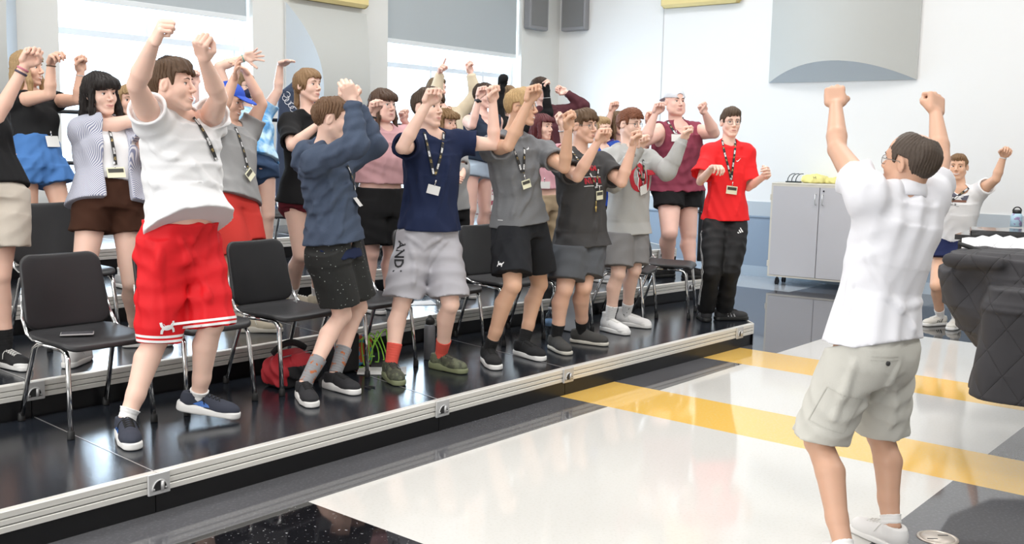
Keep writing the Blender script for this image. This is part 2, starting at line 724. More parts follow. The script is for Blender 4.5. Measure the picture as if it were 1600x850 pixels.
def head_ops(c, M, s, wide=1.0, masc=1.0):
    T = lambda *v: c + M @ (A(*v) * s)
    E = lambda p, r, k, o='u', m=None: (o, p_ell(T(*p), A(*r) * s, M if m is None else M @ m), k)
    K = lambda a, b, r1, r2, k, o='u': (o, p_cone(T(*a), T(*b), r1 * s, r2 * s), k)
    w = wide
    ops = [E((0, -.018, .030), (.0745 * (1 + (w - 1) * .3), .094, .085), .02),
           E((0, .012, -.030), (.060 * w, .070, .076), .03),
           E((0, .030, .045), (.060, .050, .055), .02)]
    for q in (-1, 1):
        ops += [K((.048 * q * w, .000, -.050), (.018 * q * w, .055, -.096), .021 * w, .018, .02),
                E((.035 * q * w, .048, -.026), (.025, .024, .026), .02)]
        if w > 1.08:
            ops.append(E((.036 * q * w, .03, -.075), (.034, .036, .034), .03))
    ops += [E((0, .066, -.099), (.021, .017, .015), .016),
            K((-.034, .069, .027), (.034, .069, .027), .0125 * (.8 + .2 * masc), .0125 * (.8 + .2 * masc), .014)]
    for q in (-1, 1):
        ops.append(E((.031 * q, .094, .006), (.0165, .017, .0105), .012, 's'))
    ops += [K((0, .078, .016), (0, .1015, -.024), .0062, .0100, .009)]
    for q in (-1, 1):
        ops.append(E((.0115 * q, .0895, -.030), (.0085, .0105, .0078), .006))
        ops.append(E((.0065 * q, .0965, -.037), (.0035, .005, .004), .003, 's'))
    ops += [E((0, .068, -.063), (.029, .020, .023), .014),
            K((-.017, .0815, -.0595), (0, .0868, -.0575), .0032, .0048, .006), K((.017, .0810, -.0595), (0, .0868, -.0575), .0032, .0048, .006),
            K((-.013, .0812, -.0690), (.013, .0812, -.0690), .0050, .0050, .007)]
    for q in (-1, 1):
        a = math.radians(18)
        m = np.array([[math.cos(.35 * q), -math.sin(.35 * q), 0], [math.sin(.35 * q), math.cos(.35 * q), 0], [0, 0, 1]])
        t = np.array([[1, 0, 0], [0, math.cos(a), math.sin(a)], [0, -math.sin(a), math.cos(a)]])
        ops.append(E((.0765 * q * (1 + (w - 1) * .5), -.012, -.002), (.0085, .019, .032), .006, 'u', m @ t))
        ops.append(E((.0840 * q * (1 + (w - 1) * .5), -.006, .002), (.0055, .010, .018), .004, 's', m @ t))
    return ops, T


def pw(pts):
    xs = np.array([p[0] for p in pts])
    ys = np.array([p[1] for p in pts])
    return lambda v: np.interp(v, xs, ys)


SHORT = [(-.14, -.048), (-.08, -.056), (-.05, -.035), (-.034, .024), (.010, .034), (.018, -.004), (.032, .000), (.040, .036), (.058, .052), (.14, .058)]
FULL = [(-.14, -.09), (-.02, -.075), (.020, -.06), (.034, -.02), (.046, .030), (.060, .050), (.14, .056)]


def hair_mesh(st, h, seed):
    """Hair in head coordinates: scalp shell cut along a hairline, then hanging parts."""
    k = st.get('style', 'short')
    T = st.get('t', .009)
    rg = np.random.RandomState(seed)
    E = lambda p, r, kk=.012, m=None: ('u', p_ell(A(*p), A(*r), m), kk)
    Kc = lambda a, b, r1, r2, kk=.012: ('u', p_cone(A(*a), A(*b), r1, r2), kk)
    ops = [E((0, -.018, .031), (.0745 + T, .094 + T, .085 + T))]
    if k in ('short', 'bald', 'curly', 'crop'):
        v = st.get('vol', .012)
        if k not in ('bald', 'crop'):
            ops += [E((0, .022, .082), (.060 + v * .5, .066 + v * .4, .030 + v), .02)]
        line = [list(p) for p in SHORT]
    else:
        ops += [E((0, -.02, .02), (.080 + T, .088 + T, .085 + T)), E((0, .022, .054), (.067, .076 + T * .3, .064), .015)]
        line = [list(p) for p in FULL]
    if st.get('fringe'):
        fz = st['fringe']
        line = [p for p in line if p[0] < .035] + [[.044, fz + .008], [.06, fz], [.14, fz]]
        ops += [Kc((-.045, .062, .055), (.045, .062, .055), .022 + T, .022 + T, .015)]
    lf = pw(line)
    sw = st.get('sweep', 0.0)
    jag = st.get('jag', .005)
    ph = rg.uniform(0, 6, 3)

    def cut(X, Y, Z):
        z0 = lf(Y) + np.where(Y > .03, sw * X + jag * np.sin(X * 210 + ph[0]) + jag * .7 * np.sin(X * 95 + ph[1]), 0)
        return (z0 - Z + 0 * X) * .75

    fr = st.get('freq', 34)
    am = st.get('amp', .0015 if k == 'bald' else .0026)

    def strands(X, Y, Z):
        th = np.arctan2(X, Y + .05)
        el = np.arctan2(Z - .03, np.sqrt(X * X + (Y + .02) ** 2))
        if k == 'curly':
            return am * 1.8 * np.sin(X * 190 + 2 * np.sin(Z * 130 + ph[0])) * np.sin(Y * 170 + 2 * np.sin(X * 140)) * np.sin(Z * 180 + ph[2])
        s = np.sin(th * fr + 2.2 * np.sin(el * 4 + ph[0] + th * 3)) + .6 * np.sin(th * fr * 1.9 + 2 * np.sin(el * 6 + ph[1]))
        return am * s + .003 * np.sin(X * 60 + ph[2]) * np.sin(Y * 55 + Z * 48)
    ops += [('d', strands), ('f', cut)]
    if k == 'bald':
        ops += [('s', p_ell(A(.016, -.045, .126), A(.042, .052, .030)), .014)]
    if k in ('long', 'bob', 'pony', 'half'):
        ex, ey, ez = A(1, 0, 0), A(0, 1, 0), A(0, 0, 1)
        Ln = st.get('len', .30)
        if k == 'pony':
            q = st.get('side', .0)
            ops += [E((q * .5, -.105, -.02), (.024, .03, .03)),
                    Kc((q, -.115, -.035), (q * 1.6, -.12, -.12), .022, .026, .01), Kc((q * 1.6, -.12, -.12), (q * 1.9, -.10, -.12 - Ln * .5), .026, .010, .01)]
        else:
            wv = .10 if k != 'half' else .085
            ops += [('u', p_loft([(A(0, -.045, .03), ex, ey, wv - .008, .060), (A(0, -.055, -.07), ex, ey, wv, .055),
                                  (A(0, -.065, -.07 - Ln * .45), ex, ey, wv + .004, .045), (A(0, -.06, -.07 - Ln), ex, ey, wv * .8, .022)], 2.4), .015)]
            for q in (-1, 1):
                ff = st.get('front', .030)
                ops += [Kc((q * .076, .022, .02), (q * .088, ff, -.09), .016, .020, .012),
                        Kc((q * .088, ff, -.09), (q * .090, ff + .02, -.07 - Ln * .95), .021, .009, .012)]

        def st2(X, Y, Z):
            th = np.arctan2(X, Y + .03)
            return np.where(Z < .0, .0035 * np.sin(th * 26 + 2.5 * np.sin(Z * 22 + ph[0]) + ph[1]) + .002 * np.sin(th * 55 + Z * 30), 0) + 0 * X
        ops.append(('d', st2))
        # keep the face clear
        ops.append(('s', p_ell(A(0, .075, -.045), A(.064, .06, .085)), .006))
    V, F = run(ops, h)
    return relax(V, F, 1, .4), F


def tube_arc(P, r, seg=6):
    m = MB()
    m.tube(P, r, seg)
    return m


SKIN = {}


def skin(tone):
    tones = {'fair': (.85, .57, .46), 'light': (.80, .51, .40), 'pink': (.85, .55, .46), 'tan': (.68, .41, .28), 'warm': (.76, .47, .35), 'bronze': (.60, .355, .245)}
    return mat('skin ' + tone, tones[tone], .48, var=.07, vscale=9, sss=.12, bump=.03, bscale=350, spec=.4)


def person(sp):
    g = sp.get
    H = g('H', 1.72)
    s = H / 1.75
    fat = g('fat', 1.0)
    z0 = g('z', 0.0)
    near = g('near', 1)
    phi = math.radians(g('phi', -40))
    f = A(math.cos(phi), math.sin(phi), 0)
    r = A(f[1], -f[0], 0)
    cphi = math.radians(g('cphi', g('phi', -40)))
    cf = A(math.cos(cphi), math.sin(cphi), 0)
    cr = A(cf[1], -cf[0], 0)
    J = {}
    # --- feet, pelvis
    for k in 'RL':
        if g('ank' + k):
            J['ank' + k] = onz(g('ank' + k), z0 + .088 * s + g('lift' + k, 0))
    if 'd' in sp:
        dp = sp['d']
    else:
        dp = np.mean([depth(J['ank' + k]) for k in 'RL' if 'ank' + k in J])
    pel = atd(g('pel'), dp)
    for k, q in (('R', 1), ('L', -1)):
        if 'ank' + k not in J:
            v = pel + r * q * .11 * s
            J['ank' + k] = A(v[0], v[1], z0 + .088 * s)
    Lt = .295 * H
    c1, c2 = solve(pel, g('neck'), Lt, 'n'), solve(pel, g('neck'), Lt, 'f')
    lean = g('lean', 'v')
    if lean == 'v':
        nk = min((c1, c2), key=lambda c: np.linalg.norm((c - pel)[:2]))
    elif lean == 'm':
        nk = solve(pel, g('neck'), Lt, 'm')
    else:
        nk = c1 if lean == 'n' else c2
    us = nrm(nk - pel)
    T = np.linalg.norm(nk - pel)
    X0 = nrm(r - us * (r @ us))
    X1 = nrm(cr - us * (cr @ us))
    Y0, Y1 = np.cross(us, X0), np.cross(us, X1)
    XX = lambda t: nrm(X0 + (X1 - X0) * min(max(t, 0), 1))
    YY = lambda t: nrm(np.cross(us, XX(t)))
    # --- head
    hc = solve(nk, g('head'), .108 * H, g('hpref', cf if g('hpref') is None else None))
    hphi, hp, hr = math.radians(g('hphi', g('phi', -40))), math.radians(g('hpitch', 0)), math.radians(g('hroll', 0))
    hf = A(math.cos(hphi) * math.cos(hp), math.sin(hphi) * math.cos(hp), math.sin(hp))
    hrt = A(math.sin(hphi), -math.cos(hphi), 0)
    hup = np.cross(hrt, hf)
    hrt, hup = hrt * math.cos(hr) + hup * math.sin(hr), -hrt * math.sin(hr) + hup * math.cos(hr)
    HM = np.stack([hrt, hf, hup], 1)
    hs = g('hs', 1.0) * (s ** .45)
    # --- arms
    for k, q in (('R', 1), ('L', -1)):
        d = nk - us * .035 * s + X1 * q * .108 * H * (1 + (fat - 1) * .45) * g('shw', 1.0)
        J['sh' + k] = snap(g('sh' + k), d)
        if g('elb' + k):
            J['elb' + k] = solve(J['sh' + k], g('elb' + k), .172 * H, g('elbp' + k, cf + X1 * q * .3))
            J['wri' + k] = solve(J['elb' + k], g('wri' + k), .145 * H, g('wrip' + k, cf))
        else:
            J['elb' + k] = J['sh' + k] + X1 * q * .05 + A(0, 0, -.172 * H) - cf * .03
            J['wri' + k] = J['elb' + k] + A(0, 0, -.13 * H) + cf * .06
        hp_ = pel + X0 * q * .052 * H
        J['hip' + k] = hp_
        if g('kne' + k):
            J['kne' + k] = knee_solve(hp_, J['ank' + k], g('kne' + k), .245 * H, .24 * H, f)
        else:
            J['kne' + k] = (hp_ + J['ank' + k]) / 2 + f * .03
    if g('debug'):
        for k in 'RL':
            print(g('name', '?'), k, 'up %.2f fo %.2f th %.2f shk %.2f' % tuple(np.linalg.norm(J[a + k] - J[b + k]) / H for a, b in (('sh', 'elb'), ('elb', 'wri'), ('hip', 'kne'), ('kne', 'ank'))),
                  'pelz %.2f' % ((pel[2] - z0) / H), 'headtop %.2f' % (hc[2] + .118 * hs - z0), 'd %.2f' % dp, 'ab %.2f %.2f' % AB(pel))
    fa = 1 + (fat - 1) * .75
    # --- torso sections: (t, rx, ry, forward)
    bel = g('belly', 0.0)
    fem = g('fem', 0)
    base = [(-.15, .095, .085, 0), (-.03, .168 + .006 * fem, .112, -.005), (.10, .163, .110, 0), (.36, .142 - .008 * fem, .100 + bel * .5, .012 + bel * .6), (.60, .156 - .008 * fem, .112, .008), (.80, .162 - .01 * fem, .100, 0), (.94, .112, .074, -.008), (1.02, .062, .058, -.006)]

    def secs(infl, t0=-9, t1=9, shrink=0.0):
        out = []
        for t, rx, ry, fo in base:
            if t0 <= t <= t1:
                out.append((pel + us * T * t + YY(t) * fo * s * fat, XX(t), YY(t), (rx * s * fat) + infl, ry * s * fat + infl))
        return out
    body = [('u', p_loft(secs(-.004)), .02)]
    for q in (-1, 1):
        body.append(('u', p_ell(pel - Y0 * .045 * s + X0 * q * .07 * s - us * .05 * s, A(.085, .085, .10) * s * fat), .04))
        if fem:
            body.append(('u', p_ell(pel + us * T * .62 + Y1 * .085 * s + X1 * q * .072 * s, A(.062, .055, .062) * s * fat), .03))
    wrR = {}
    hands = {}
    fboxes = []
    for k, q in (('R', 1), ('L', -1)):
        sh, el, wr = J['sh' + k], J['elb' + k], J['wri' + k]
        body.append(('u', p_cone(nk + us * .02 * s, sh, .046 * s * fa, .050 * s * fa), .03))
        body.append(('u', p_cone(pel + us * T * .80 + X1 * q * .09 * s, sh, .085 * s * fa, .056 * s * fa), .03))
        body.append(('u', p_cone(sh, sh + (el - sh) * .45, .054 * s * fa, .049 * s * fa), .02))
        body.append(('u', p_cone(sh + (el - sh) * .45, el, .050 * s * fa, .037 * s * fa), .008))
        fm = el + (wr - el) * .3
        body.append(('u', p_cone(el, fm, .036 * s * fa, .0405 * s * fa), .008))
        body.append(('u', p_cone(fm, wr, .0405 * s * fa, .0255 * s), .006))
        hd = g('hand' + k, {})
        kind = hd.get('kind', 'fist')
        y = nrm(wr - el)
        if 'to' in hd:
            tip = solve(wr, hd['to'], .10 * s if kind == 'fist' else .17 * s, hd.get('pref', cf))
            y = nrm(tip - wr)
        dors = A(*hd['dors']) if 'dors' in hd else (-cf if y[2] > -.2 else X1 * q)
        if abs(nrm(dors) @ y) > .95:
            dors = A(0, 0, 1)
        ho, HT = hand_ops(wr, y, dors, q, kind, s * g('hsz', 1.0) * 1.04)
        body += ho
        c = wr + y * .085 * s
        hands[k] = (wr, y, HT)
        fboxes.append((c - .125 * s, c + .125 * s))
        hi, kn, an = J['hip' + k], J['kne' + k], J['ank' + k]
        fa_ = fa
        if (g('bottom') or {}).get('kind') == 'trousers':
            fa = fa * .8
        body.append(('u', p_cone(hi, kn, .088 * s * fat * (.9 if fa != fa_ else 1), .056 * s * fa), .03))
        kd = nrm(kn - hi)
        body.append(('u', p_ell(kn + f * .012 * s, A(.045, .046, .055) * s * fa), .008))
        back = nrm(-f + nrm(an - kn) * (f @ nrm(an - kn)))
        body.append(('u', p_cone(kn, kn + (an - kn) * .30 + back * .018 * s, .050 * s * fa, .055 * s * fa), .010))
        body.append(('u', p_cone(kn + (an - kn) * .30 + back * .018 * s, kn + (an - kn) * .72, .056 * s * fa, .040 * s * fa), .010))
        body.append(('u', p_cone(kn + (an - kn) * .7, an, .041 * s * fa, .035 * s), .015))
        fa = fa_
    hops, HT = head_ops(hc, HM, hs, g('wide', 1.0), 0.0 if fem else 1.0)
    body += hops
    body.append(('u', p_cone(nk - us * .03 * s, HT(0, -.024, -.050), .060 * s * (fa if fat > 1.1 else 1) * (.88 if fem else 1), .052 * s * (.9 if fem else 1)), .022))
    # feet (inside the shoes)
    feet = {}
    for k in 'RL':
        an = J['ank' + k]
        if g('toe' + k):
            tz = onz(g('toe' + k), z0 + .02)
            fd = nrm(A(tz[0] - an[0], tz[1] - an[1], 0))
        else:
            fd = f
        feet[k] = fd
        pt = math.radians(g('pitch' + k, 0))
        dn = fd * math.cos(pt) - A(0, 0, 1) * math.sin(pt)
        body.append(('u', p_cone(an - A(0, 0, .035 * s), an - A(0, 0, .05 * s) + dn * .10 * s, .028 * s, .024 * s), .02))
    # --- mesh the body: coarse everywhere, finer at the head and hands
    h = {2: .0065, 1: .008, 0: .010}[near]
    hh = {2: .0030, 1: .0036, 0: .0048}[near]
    hb = (hc - .165 * hs, hc + .165 * hs)
    boxes = [] if g('uni') else [hb] + fboxes
    h = g('uni', h)
    allv, allf, off = [], [], 0

    def inside(bx, x, y, z, m):
        return (x > bx[0][0] + m) & (x < bx[1][0] - m) & (y > bx[0][1] + m) & (y < bx[1][1] - m) & (z > bx[0][2] + m) & (z < bx[1][2] - m)

    def keep_coarse(x, y, z):
        o = np.ones(len(x), bool)
        for b in boxes:
            o &= ~inside(b, x, y, z, h * 2.2)
        return o
    V, F = run(body, h, keep=keep_coarse)
    V = relax(V, F, 1, .4)
    allv.append(V)
    allf.append(F)
    off += len(V)
    hv = None
    hv = run(hops, hh)
    for i, b in enumerate(boxes):
        def kf(x, y, z, i=i, b=b):
            o = inside(b, x, y, z, 0)
            for j in range(i):
                o &= ~inside(boxes[j], x, y, z, hh * 1.1)
            return o
        V, F = run(body, hh, b[0] - .03, b[1] + .03, keep=kf)
        allv.append(V)
        allf.append(F + off)
        off += len(V)
    V, F = np.concatenate(allv), np.concatenate(allf)
    sk = skin(g('tone', 'light'))
    root = link_mesh('person', V, F, sk)
    tag(root, sp['label'], 'person', g('group'))
    S = dict(sp=sp, J=J, pel=pel, nk=nk, us=us, T=T, X0=X0, X1=X1, Y0=Y0, Y1=Y1, XX=XX, YY=YY, hc=hc, HM=HM, hs=hs, s=s, fat=fat, fa=fa, secs=secs, f=f, r=r, cf=cf, z0=z0, near=near,
             root=root, feet=feet, hands=hands, hv=hv, HT=HT, sk=sk, bel=bel, fem=fem, seed=g('seed', len(bpy.data.objects)), h={2: .0065, 1: .008, 0: .010}[near], body=(V, F))
    face(S)
    if g('hair'):
        st = g('hair')
        V, F = hair_mesh(st, .0034 if near == 2 else .0042, S['seed'] % 1000)
        link_mesh('hair', hc + (V * hs) @ HM.T, F, hair_mat(st['col']), root)
    for k in 'RL':
        if g('shoe'):
            shoe(S, k, g('shoe'))
        if g('sock'):
            sock(S, k, g('sock'))
    if g('top'):
        top(S, g('top'))
    if g('bottom'):
        bottom(S, g('bottom'))
    for fn in g('extra', []):
        fn(S)
    return S


def hair_mat(col):
    n = 'hair %s' % (tuple(round(c, 3) for c in col),)
    if n in MATS:
        return MATS[n]
    m = mat(n, col, .55, spec=.28)
    nt = m.node_tree
    bs = nt.nodes['Principled BSDF']
    tc = [q for q in nt.nodes if q.type == 'TEX_COORD'][0]
    mp = nt.nodes.new('ShaderNodeMapping')
    mp.inputs['Scale'].default_value = (1, 1, .25)
    nz = nt.nodes.new('ShaderNodeTexNoise')
    nz.inputs['Scale'].default_value = 190
    nz.inputs['Detail'].default_value = 5
    nt.links.new(tc.outputs['Object'], mp.inputs['Vector'])
    nt.links.new(mp.outputs['Vector'], nz.inputs['Vector'])
    mx = nt.nodes.new('ShaderNodeMix')
    mx.data_type = 'RGBA'
    mx.inputs['A'].default_value = (*[c * .55 for c in col], 1)
    mx.inputs['B'].default_value = (*[min(1, c * 1.35) for c in col], 1)
    nt.links.new(nz.outputs['Fac'], mx.inputs['Factor'])
    nt.links.new(mx.outputs['Result'], bs.inputs['Base Color'])
    bp = nt.nodes.new('ShaderNodeBump')
    bp.inputs['Strength'].default_value = .5
    bp.inputs['Distance'].default_value = .003
    nt.links.new(nz.outputs['Fac'], bp.inputs['Height'])
    nt.links.new(bp.outputs['Normal'], bs.inputs['Normal'])
    return m


def sphere_patch(c, r, M, el0, el1, az0, az1, n=10):
    """Patch of a sphere in local axes (x right, y forward, z up); elevation measured from the forward-horizontal plane."""
    V, F = [], []
    for i in range(n + 1):
        e = math.radians(el0 + (el1 - el0) * i / n)
        for j in range(n + 1):
            a = math.radians(az0 + (az1 - az0) * j / n)
            V.append(c + M @ A(math.sin(a) * math.cos(e), math.cos(a) * math.cos(e), math.sin(e)) * r)
    for i in range(n):
        for j in range(n):
            q = i * (n + 1) + j
            F.append((q, q + 1, q + n + 2, q + n + 1))
    return V, F


def face(S):
    sp, hc, M, hs, root = S['sp'], S['hc'], S['HM'], S['hs'], S['root']
    g = sp.get
    V, F = S['hv']
    L = (V - hc) @ M / hs
    bv = bvh_of(L, F)

    def sy(x, z, d=.085):
        h = bv.ray_cast(Vector((x, .3, z)), Vector((0, -1, 0)))
        return h[0][1] if h[0] is not None else d
    T = lambda p: hc + M @ (np.asarray(p, float) * hs)
    white, dark = mat('eye white', (.85, .83, .80), .25), mat('pupil', (.01, .01, .012), .15)
    iris = mat('iris ' + g('eyes', 'brown'), {'brown': (.10, .05, .025), 'blue': (.16, .26, .36)}[g('eyes', 'brown')], .2)
    gz = g('gaze', (0, 0))
    hcol = g('hair', {}).get('col', (.12, .07, .04)) if g('hair') else (.15, .1, .06)
    bm = mat('brow %s' % (tuple(round(c, 3) for c in hcol),), tuple(c * .7 for c in hcol), .7)
    lash = mat('lash', (.03, .02, .018), .6)
    op = g('eyeopen', .78)
    covered = g('mask')
    for q in (-1, 1):
        y = sy(.031 * q, .005)
        c = A(.031 * q, y - .0085, .005)
        mb = MB()
        R = .0118
        mb.lathe(T(c), [(R * math.sin(a) * hs, -R * math.cos(a) * hs) for a in np.linspace(.01, math.pi - .01, 12)], 16, M[:, 1], 0)
        d = nrm(A(gz[0], 1, gz[1]))
        dw = M @ d
        mb.lathe(T(c + d * .0088), [(.0001, -.002 * hs), (.0066 * hs, .0004 * hs), (.0052 * hs, .0022 * hs), (.0001, .0031 * hs)], 14, dw, 1)
        mb.lathe(T(c + d * .0108), [(.0001, -.001 * hs), (.0031 * hs, .0003 * hs), (.0022 * hs, .0010 * hs), (.0001, .0014 * hs)], 10, dw, 2)
        mb.build('eye', [white, iris, dark], root)
        up = 32 - 24 * op
        lid = MB()
        v, ff = sphere_patch(T(c), .0132 * hs, M, 8 + up * -0.0 + (22 * op - 4), 88, -72, 72)
        lid.add(v, ff, 0, True)
        v, ff = sphere_patch(T(c), .0129 * hs, M, -85, -20 - 6 * op, -72, 72)
        lid.add(v, ff, 0, True)
        lid.build('eyelid', S['sk'], root)
        e = math.radians(8 + (22 * op - 4))
        P = []
        for a in np.linspace(-68, 68, 9):
            a = math.radians(a)
            P.append(T(c + A(math.sin(a) * math.cos(e), math.cos(a) * math.cos(e), math.sin(e)) * .0136))
        MB().tube(P, [hs * q_ * 1.35 for q_ in (.0006, .001, .0013, .0014, .0014, .0014, .0013, .001, .0006)], 6, flat=(M[:, 2], 1.2)).build('eyelash', lash, root)
        P, rr = [], []
        for t in np.linspace(0, 1, 9):
            x = (.014 + .034 * t) * q
            z = .0235 + .0065 * math.sin(math.pi * (t * .8 + .12)) + g('browz', 0)
            P.append(T((x, sy(x, z) + .0006, z)))
            rr.append(hs * (.0012 + .0019 * math.sin(math.pi * min(1, t * .85 + .25))))
        MB().tube(P, rr, 6).build('eyebrow', bm, root)
    if not covered:
        sm = g('smile', .3)
        lipm = mat('lips ' + g('tone', 'light'), {'fair': (.66, .29, .26), 'pink': (.68, .28, .26), 'light': (.62, .27, .24), 'tan': (.50, .22, .17), 'warm': (.58, .25, .21), 'bronze': (.52, .23, .18)}[g('tone', 'light')], .4)
        wd = .0235 + .0065 * sm
        mo = g('mouth', 0.0)
        for nm, zc, bow, rad in (('upper_lip', -.0590 + mo * .003, .0, .0030), ('lower_lip', -.0660 - mo * .010, -.002, .0036)):
            P, rr = [], []
            for t in np.linspace(-1, 1, 11):
                x = wd * t
                z = zc + bow * (1 - t * t) + (.007 * sm) * t * t - (.0045 if nm == 'lower_lip' else 0) * -t * t * (.8 + mo) - (.001 * math.cos(t * 6) if nm == 'upper_lip' else 0) - (mo * .004 * t * t if nm == 'upper_lip' else 0)
                P.append(T((x, sy(x, z) - .0014, z)))
                rr.append(hs * (rad * (1 - .75 * abs(t) ** 2) + .0004))
            MB().tube(P, rr, 8, flat=(M[:, 2], .7)).build(nm, lipm, root)
        P = []
        for t in np.linspace(-1, 1, 9):
            x = wd * .9 * t
            z = -.0625 + .007 * sm * t * t - mo * .003
            P.append(T((x, sy(x, z) + .0006, z)))
        if mo > .15:
            rr = [hs * (.0006 + (.0015 + .0042 * mo) * (1 - t * t)) for t in np.linspace(-1, 1, 9)]
            MB().tube(P, rr, 8, flat=(M[:, 2], .35)).build('teeth', mat('teeth', (.86, .83, .78), .3), root)
        else:
            MB().tube(P, .0008 * hs, 6).build('mouth_line', mat('mouth', (.25, .09, .08), .6), root)
    # glasses
    if g('glasses'):
        gm = mat('glasses frame ' + g('glasses'), {'metal': (.18, .17, .16), 'clear': (.75, .72, .68), 'dark': (.03, .03, .03)}[g('glasses')], .3, metal=.0 if g('glasses') != 'metal' else .6)
        lens = glass_mat('spectacle lens')
        mb, ml = MB(), MB()
        yy = sy(.031, .005) + .012
        rx, rz = .0225, .0175
        for q in (-1, 1):
            P = [T((.032 * q + rx * math.copysign(abs(math.cos(a)) ** .75, math.cos(a)), yy - abs(math.cos(a) * q + .2) * .002, .002 + rz * math.copysign(abs(math.sin(a)) ** .75, math.sin(a)))) for a in np.linspace(0, 2 * math.pi, 24, endpoint=False)]
            mb.tube(P, .0012 * hs, 6, closed=True)
            ml.prism(P, M[:, 1] * .0012, 0)
            mb.tube([T((.054 * q, yy - .001, .008)), T((.070 * q, yy - .02, .009)), T((.078 * q * g('wide', 1), .02, .010)), T((.080 * q * g('wide', 1), -.005, .010)), T((.079 * q, -.02, -.004))], .0013 * hs, 6)
        mb.tube([T((-.011, yy, .006)), T((0, yy + .003, .009)), T((.011, yy, .006))], .0012 * hs, 6)
        o = mb.build('glasses', gm, root)
        ml.build('lens', lens, o)


def glass_mat(name, tint=(1, 1, 1), gloss=.08):
    if name in MATS:
        return MATS[name]
    m = bpy.data.materials.new(name)
    m.use_nodes = True
    nt = m.node_tree
    nt.nodes.remove(nt.nodes['Principled BSDF'])
    out = nt.nodes['Material Output']
    tr = nt.nodes.new('ShaderNodeBsdfTransparent')
    tr.inputs['Color'].default_value = (*tint, 1)
    gl = nt.nodes.new('ShaderNodeBsdfGlossy')
    gl.inputs['Roughness'].default_value = .02
    lw = nt.nodes.new('ShaderNodeLayerWeight')
    lw.inputs['Blend'].default_value = .12
    fr = nt.nodes.new('ShaderNodeMath')
    fr.operation = 'MULTIPLY_ADD'
    fr.inputs[1].default_value = .5
    fr.inputs[2].default_value = .03
    nt.links.new(lw.outputs['Facing'], fr.inputs[0])
    mx = nt.nodes.new('ShaderNodeMixShader')
    nt.links.new(fr.outputs[0], mx.inputs['Fac'])
    nt.links.new(tr.outputs['BSDF'], mx.inputs[1])
    nt.links.new(gl.outputs['BSDF'], mx.inputs[2])
    nt.links.new(mx.outputs['Shader'], out.inputs['Surface'])
    MATS[name] = m
    return m


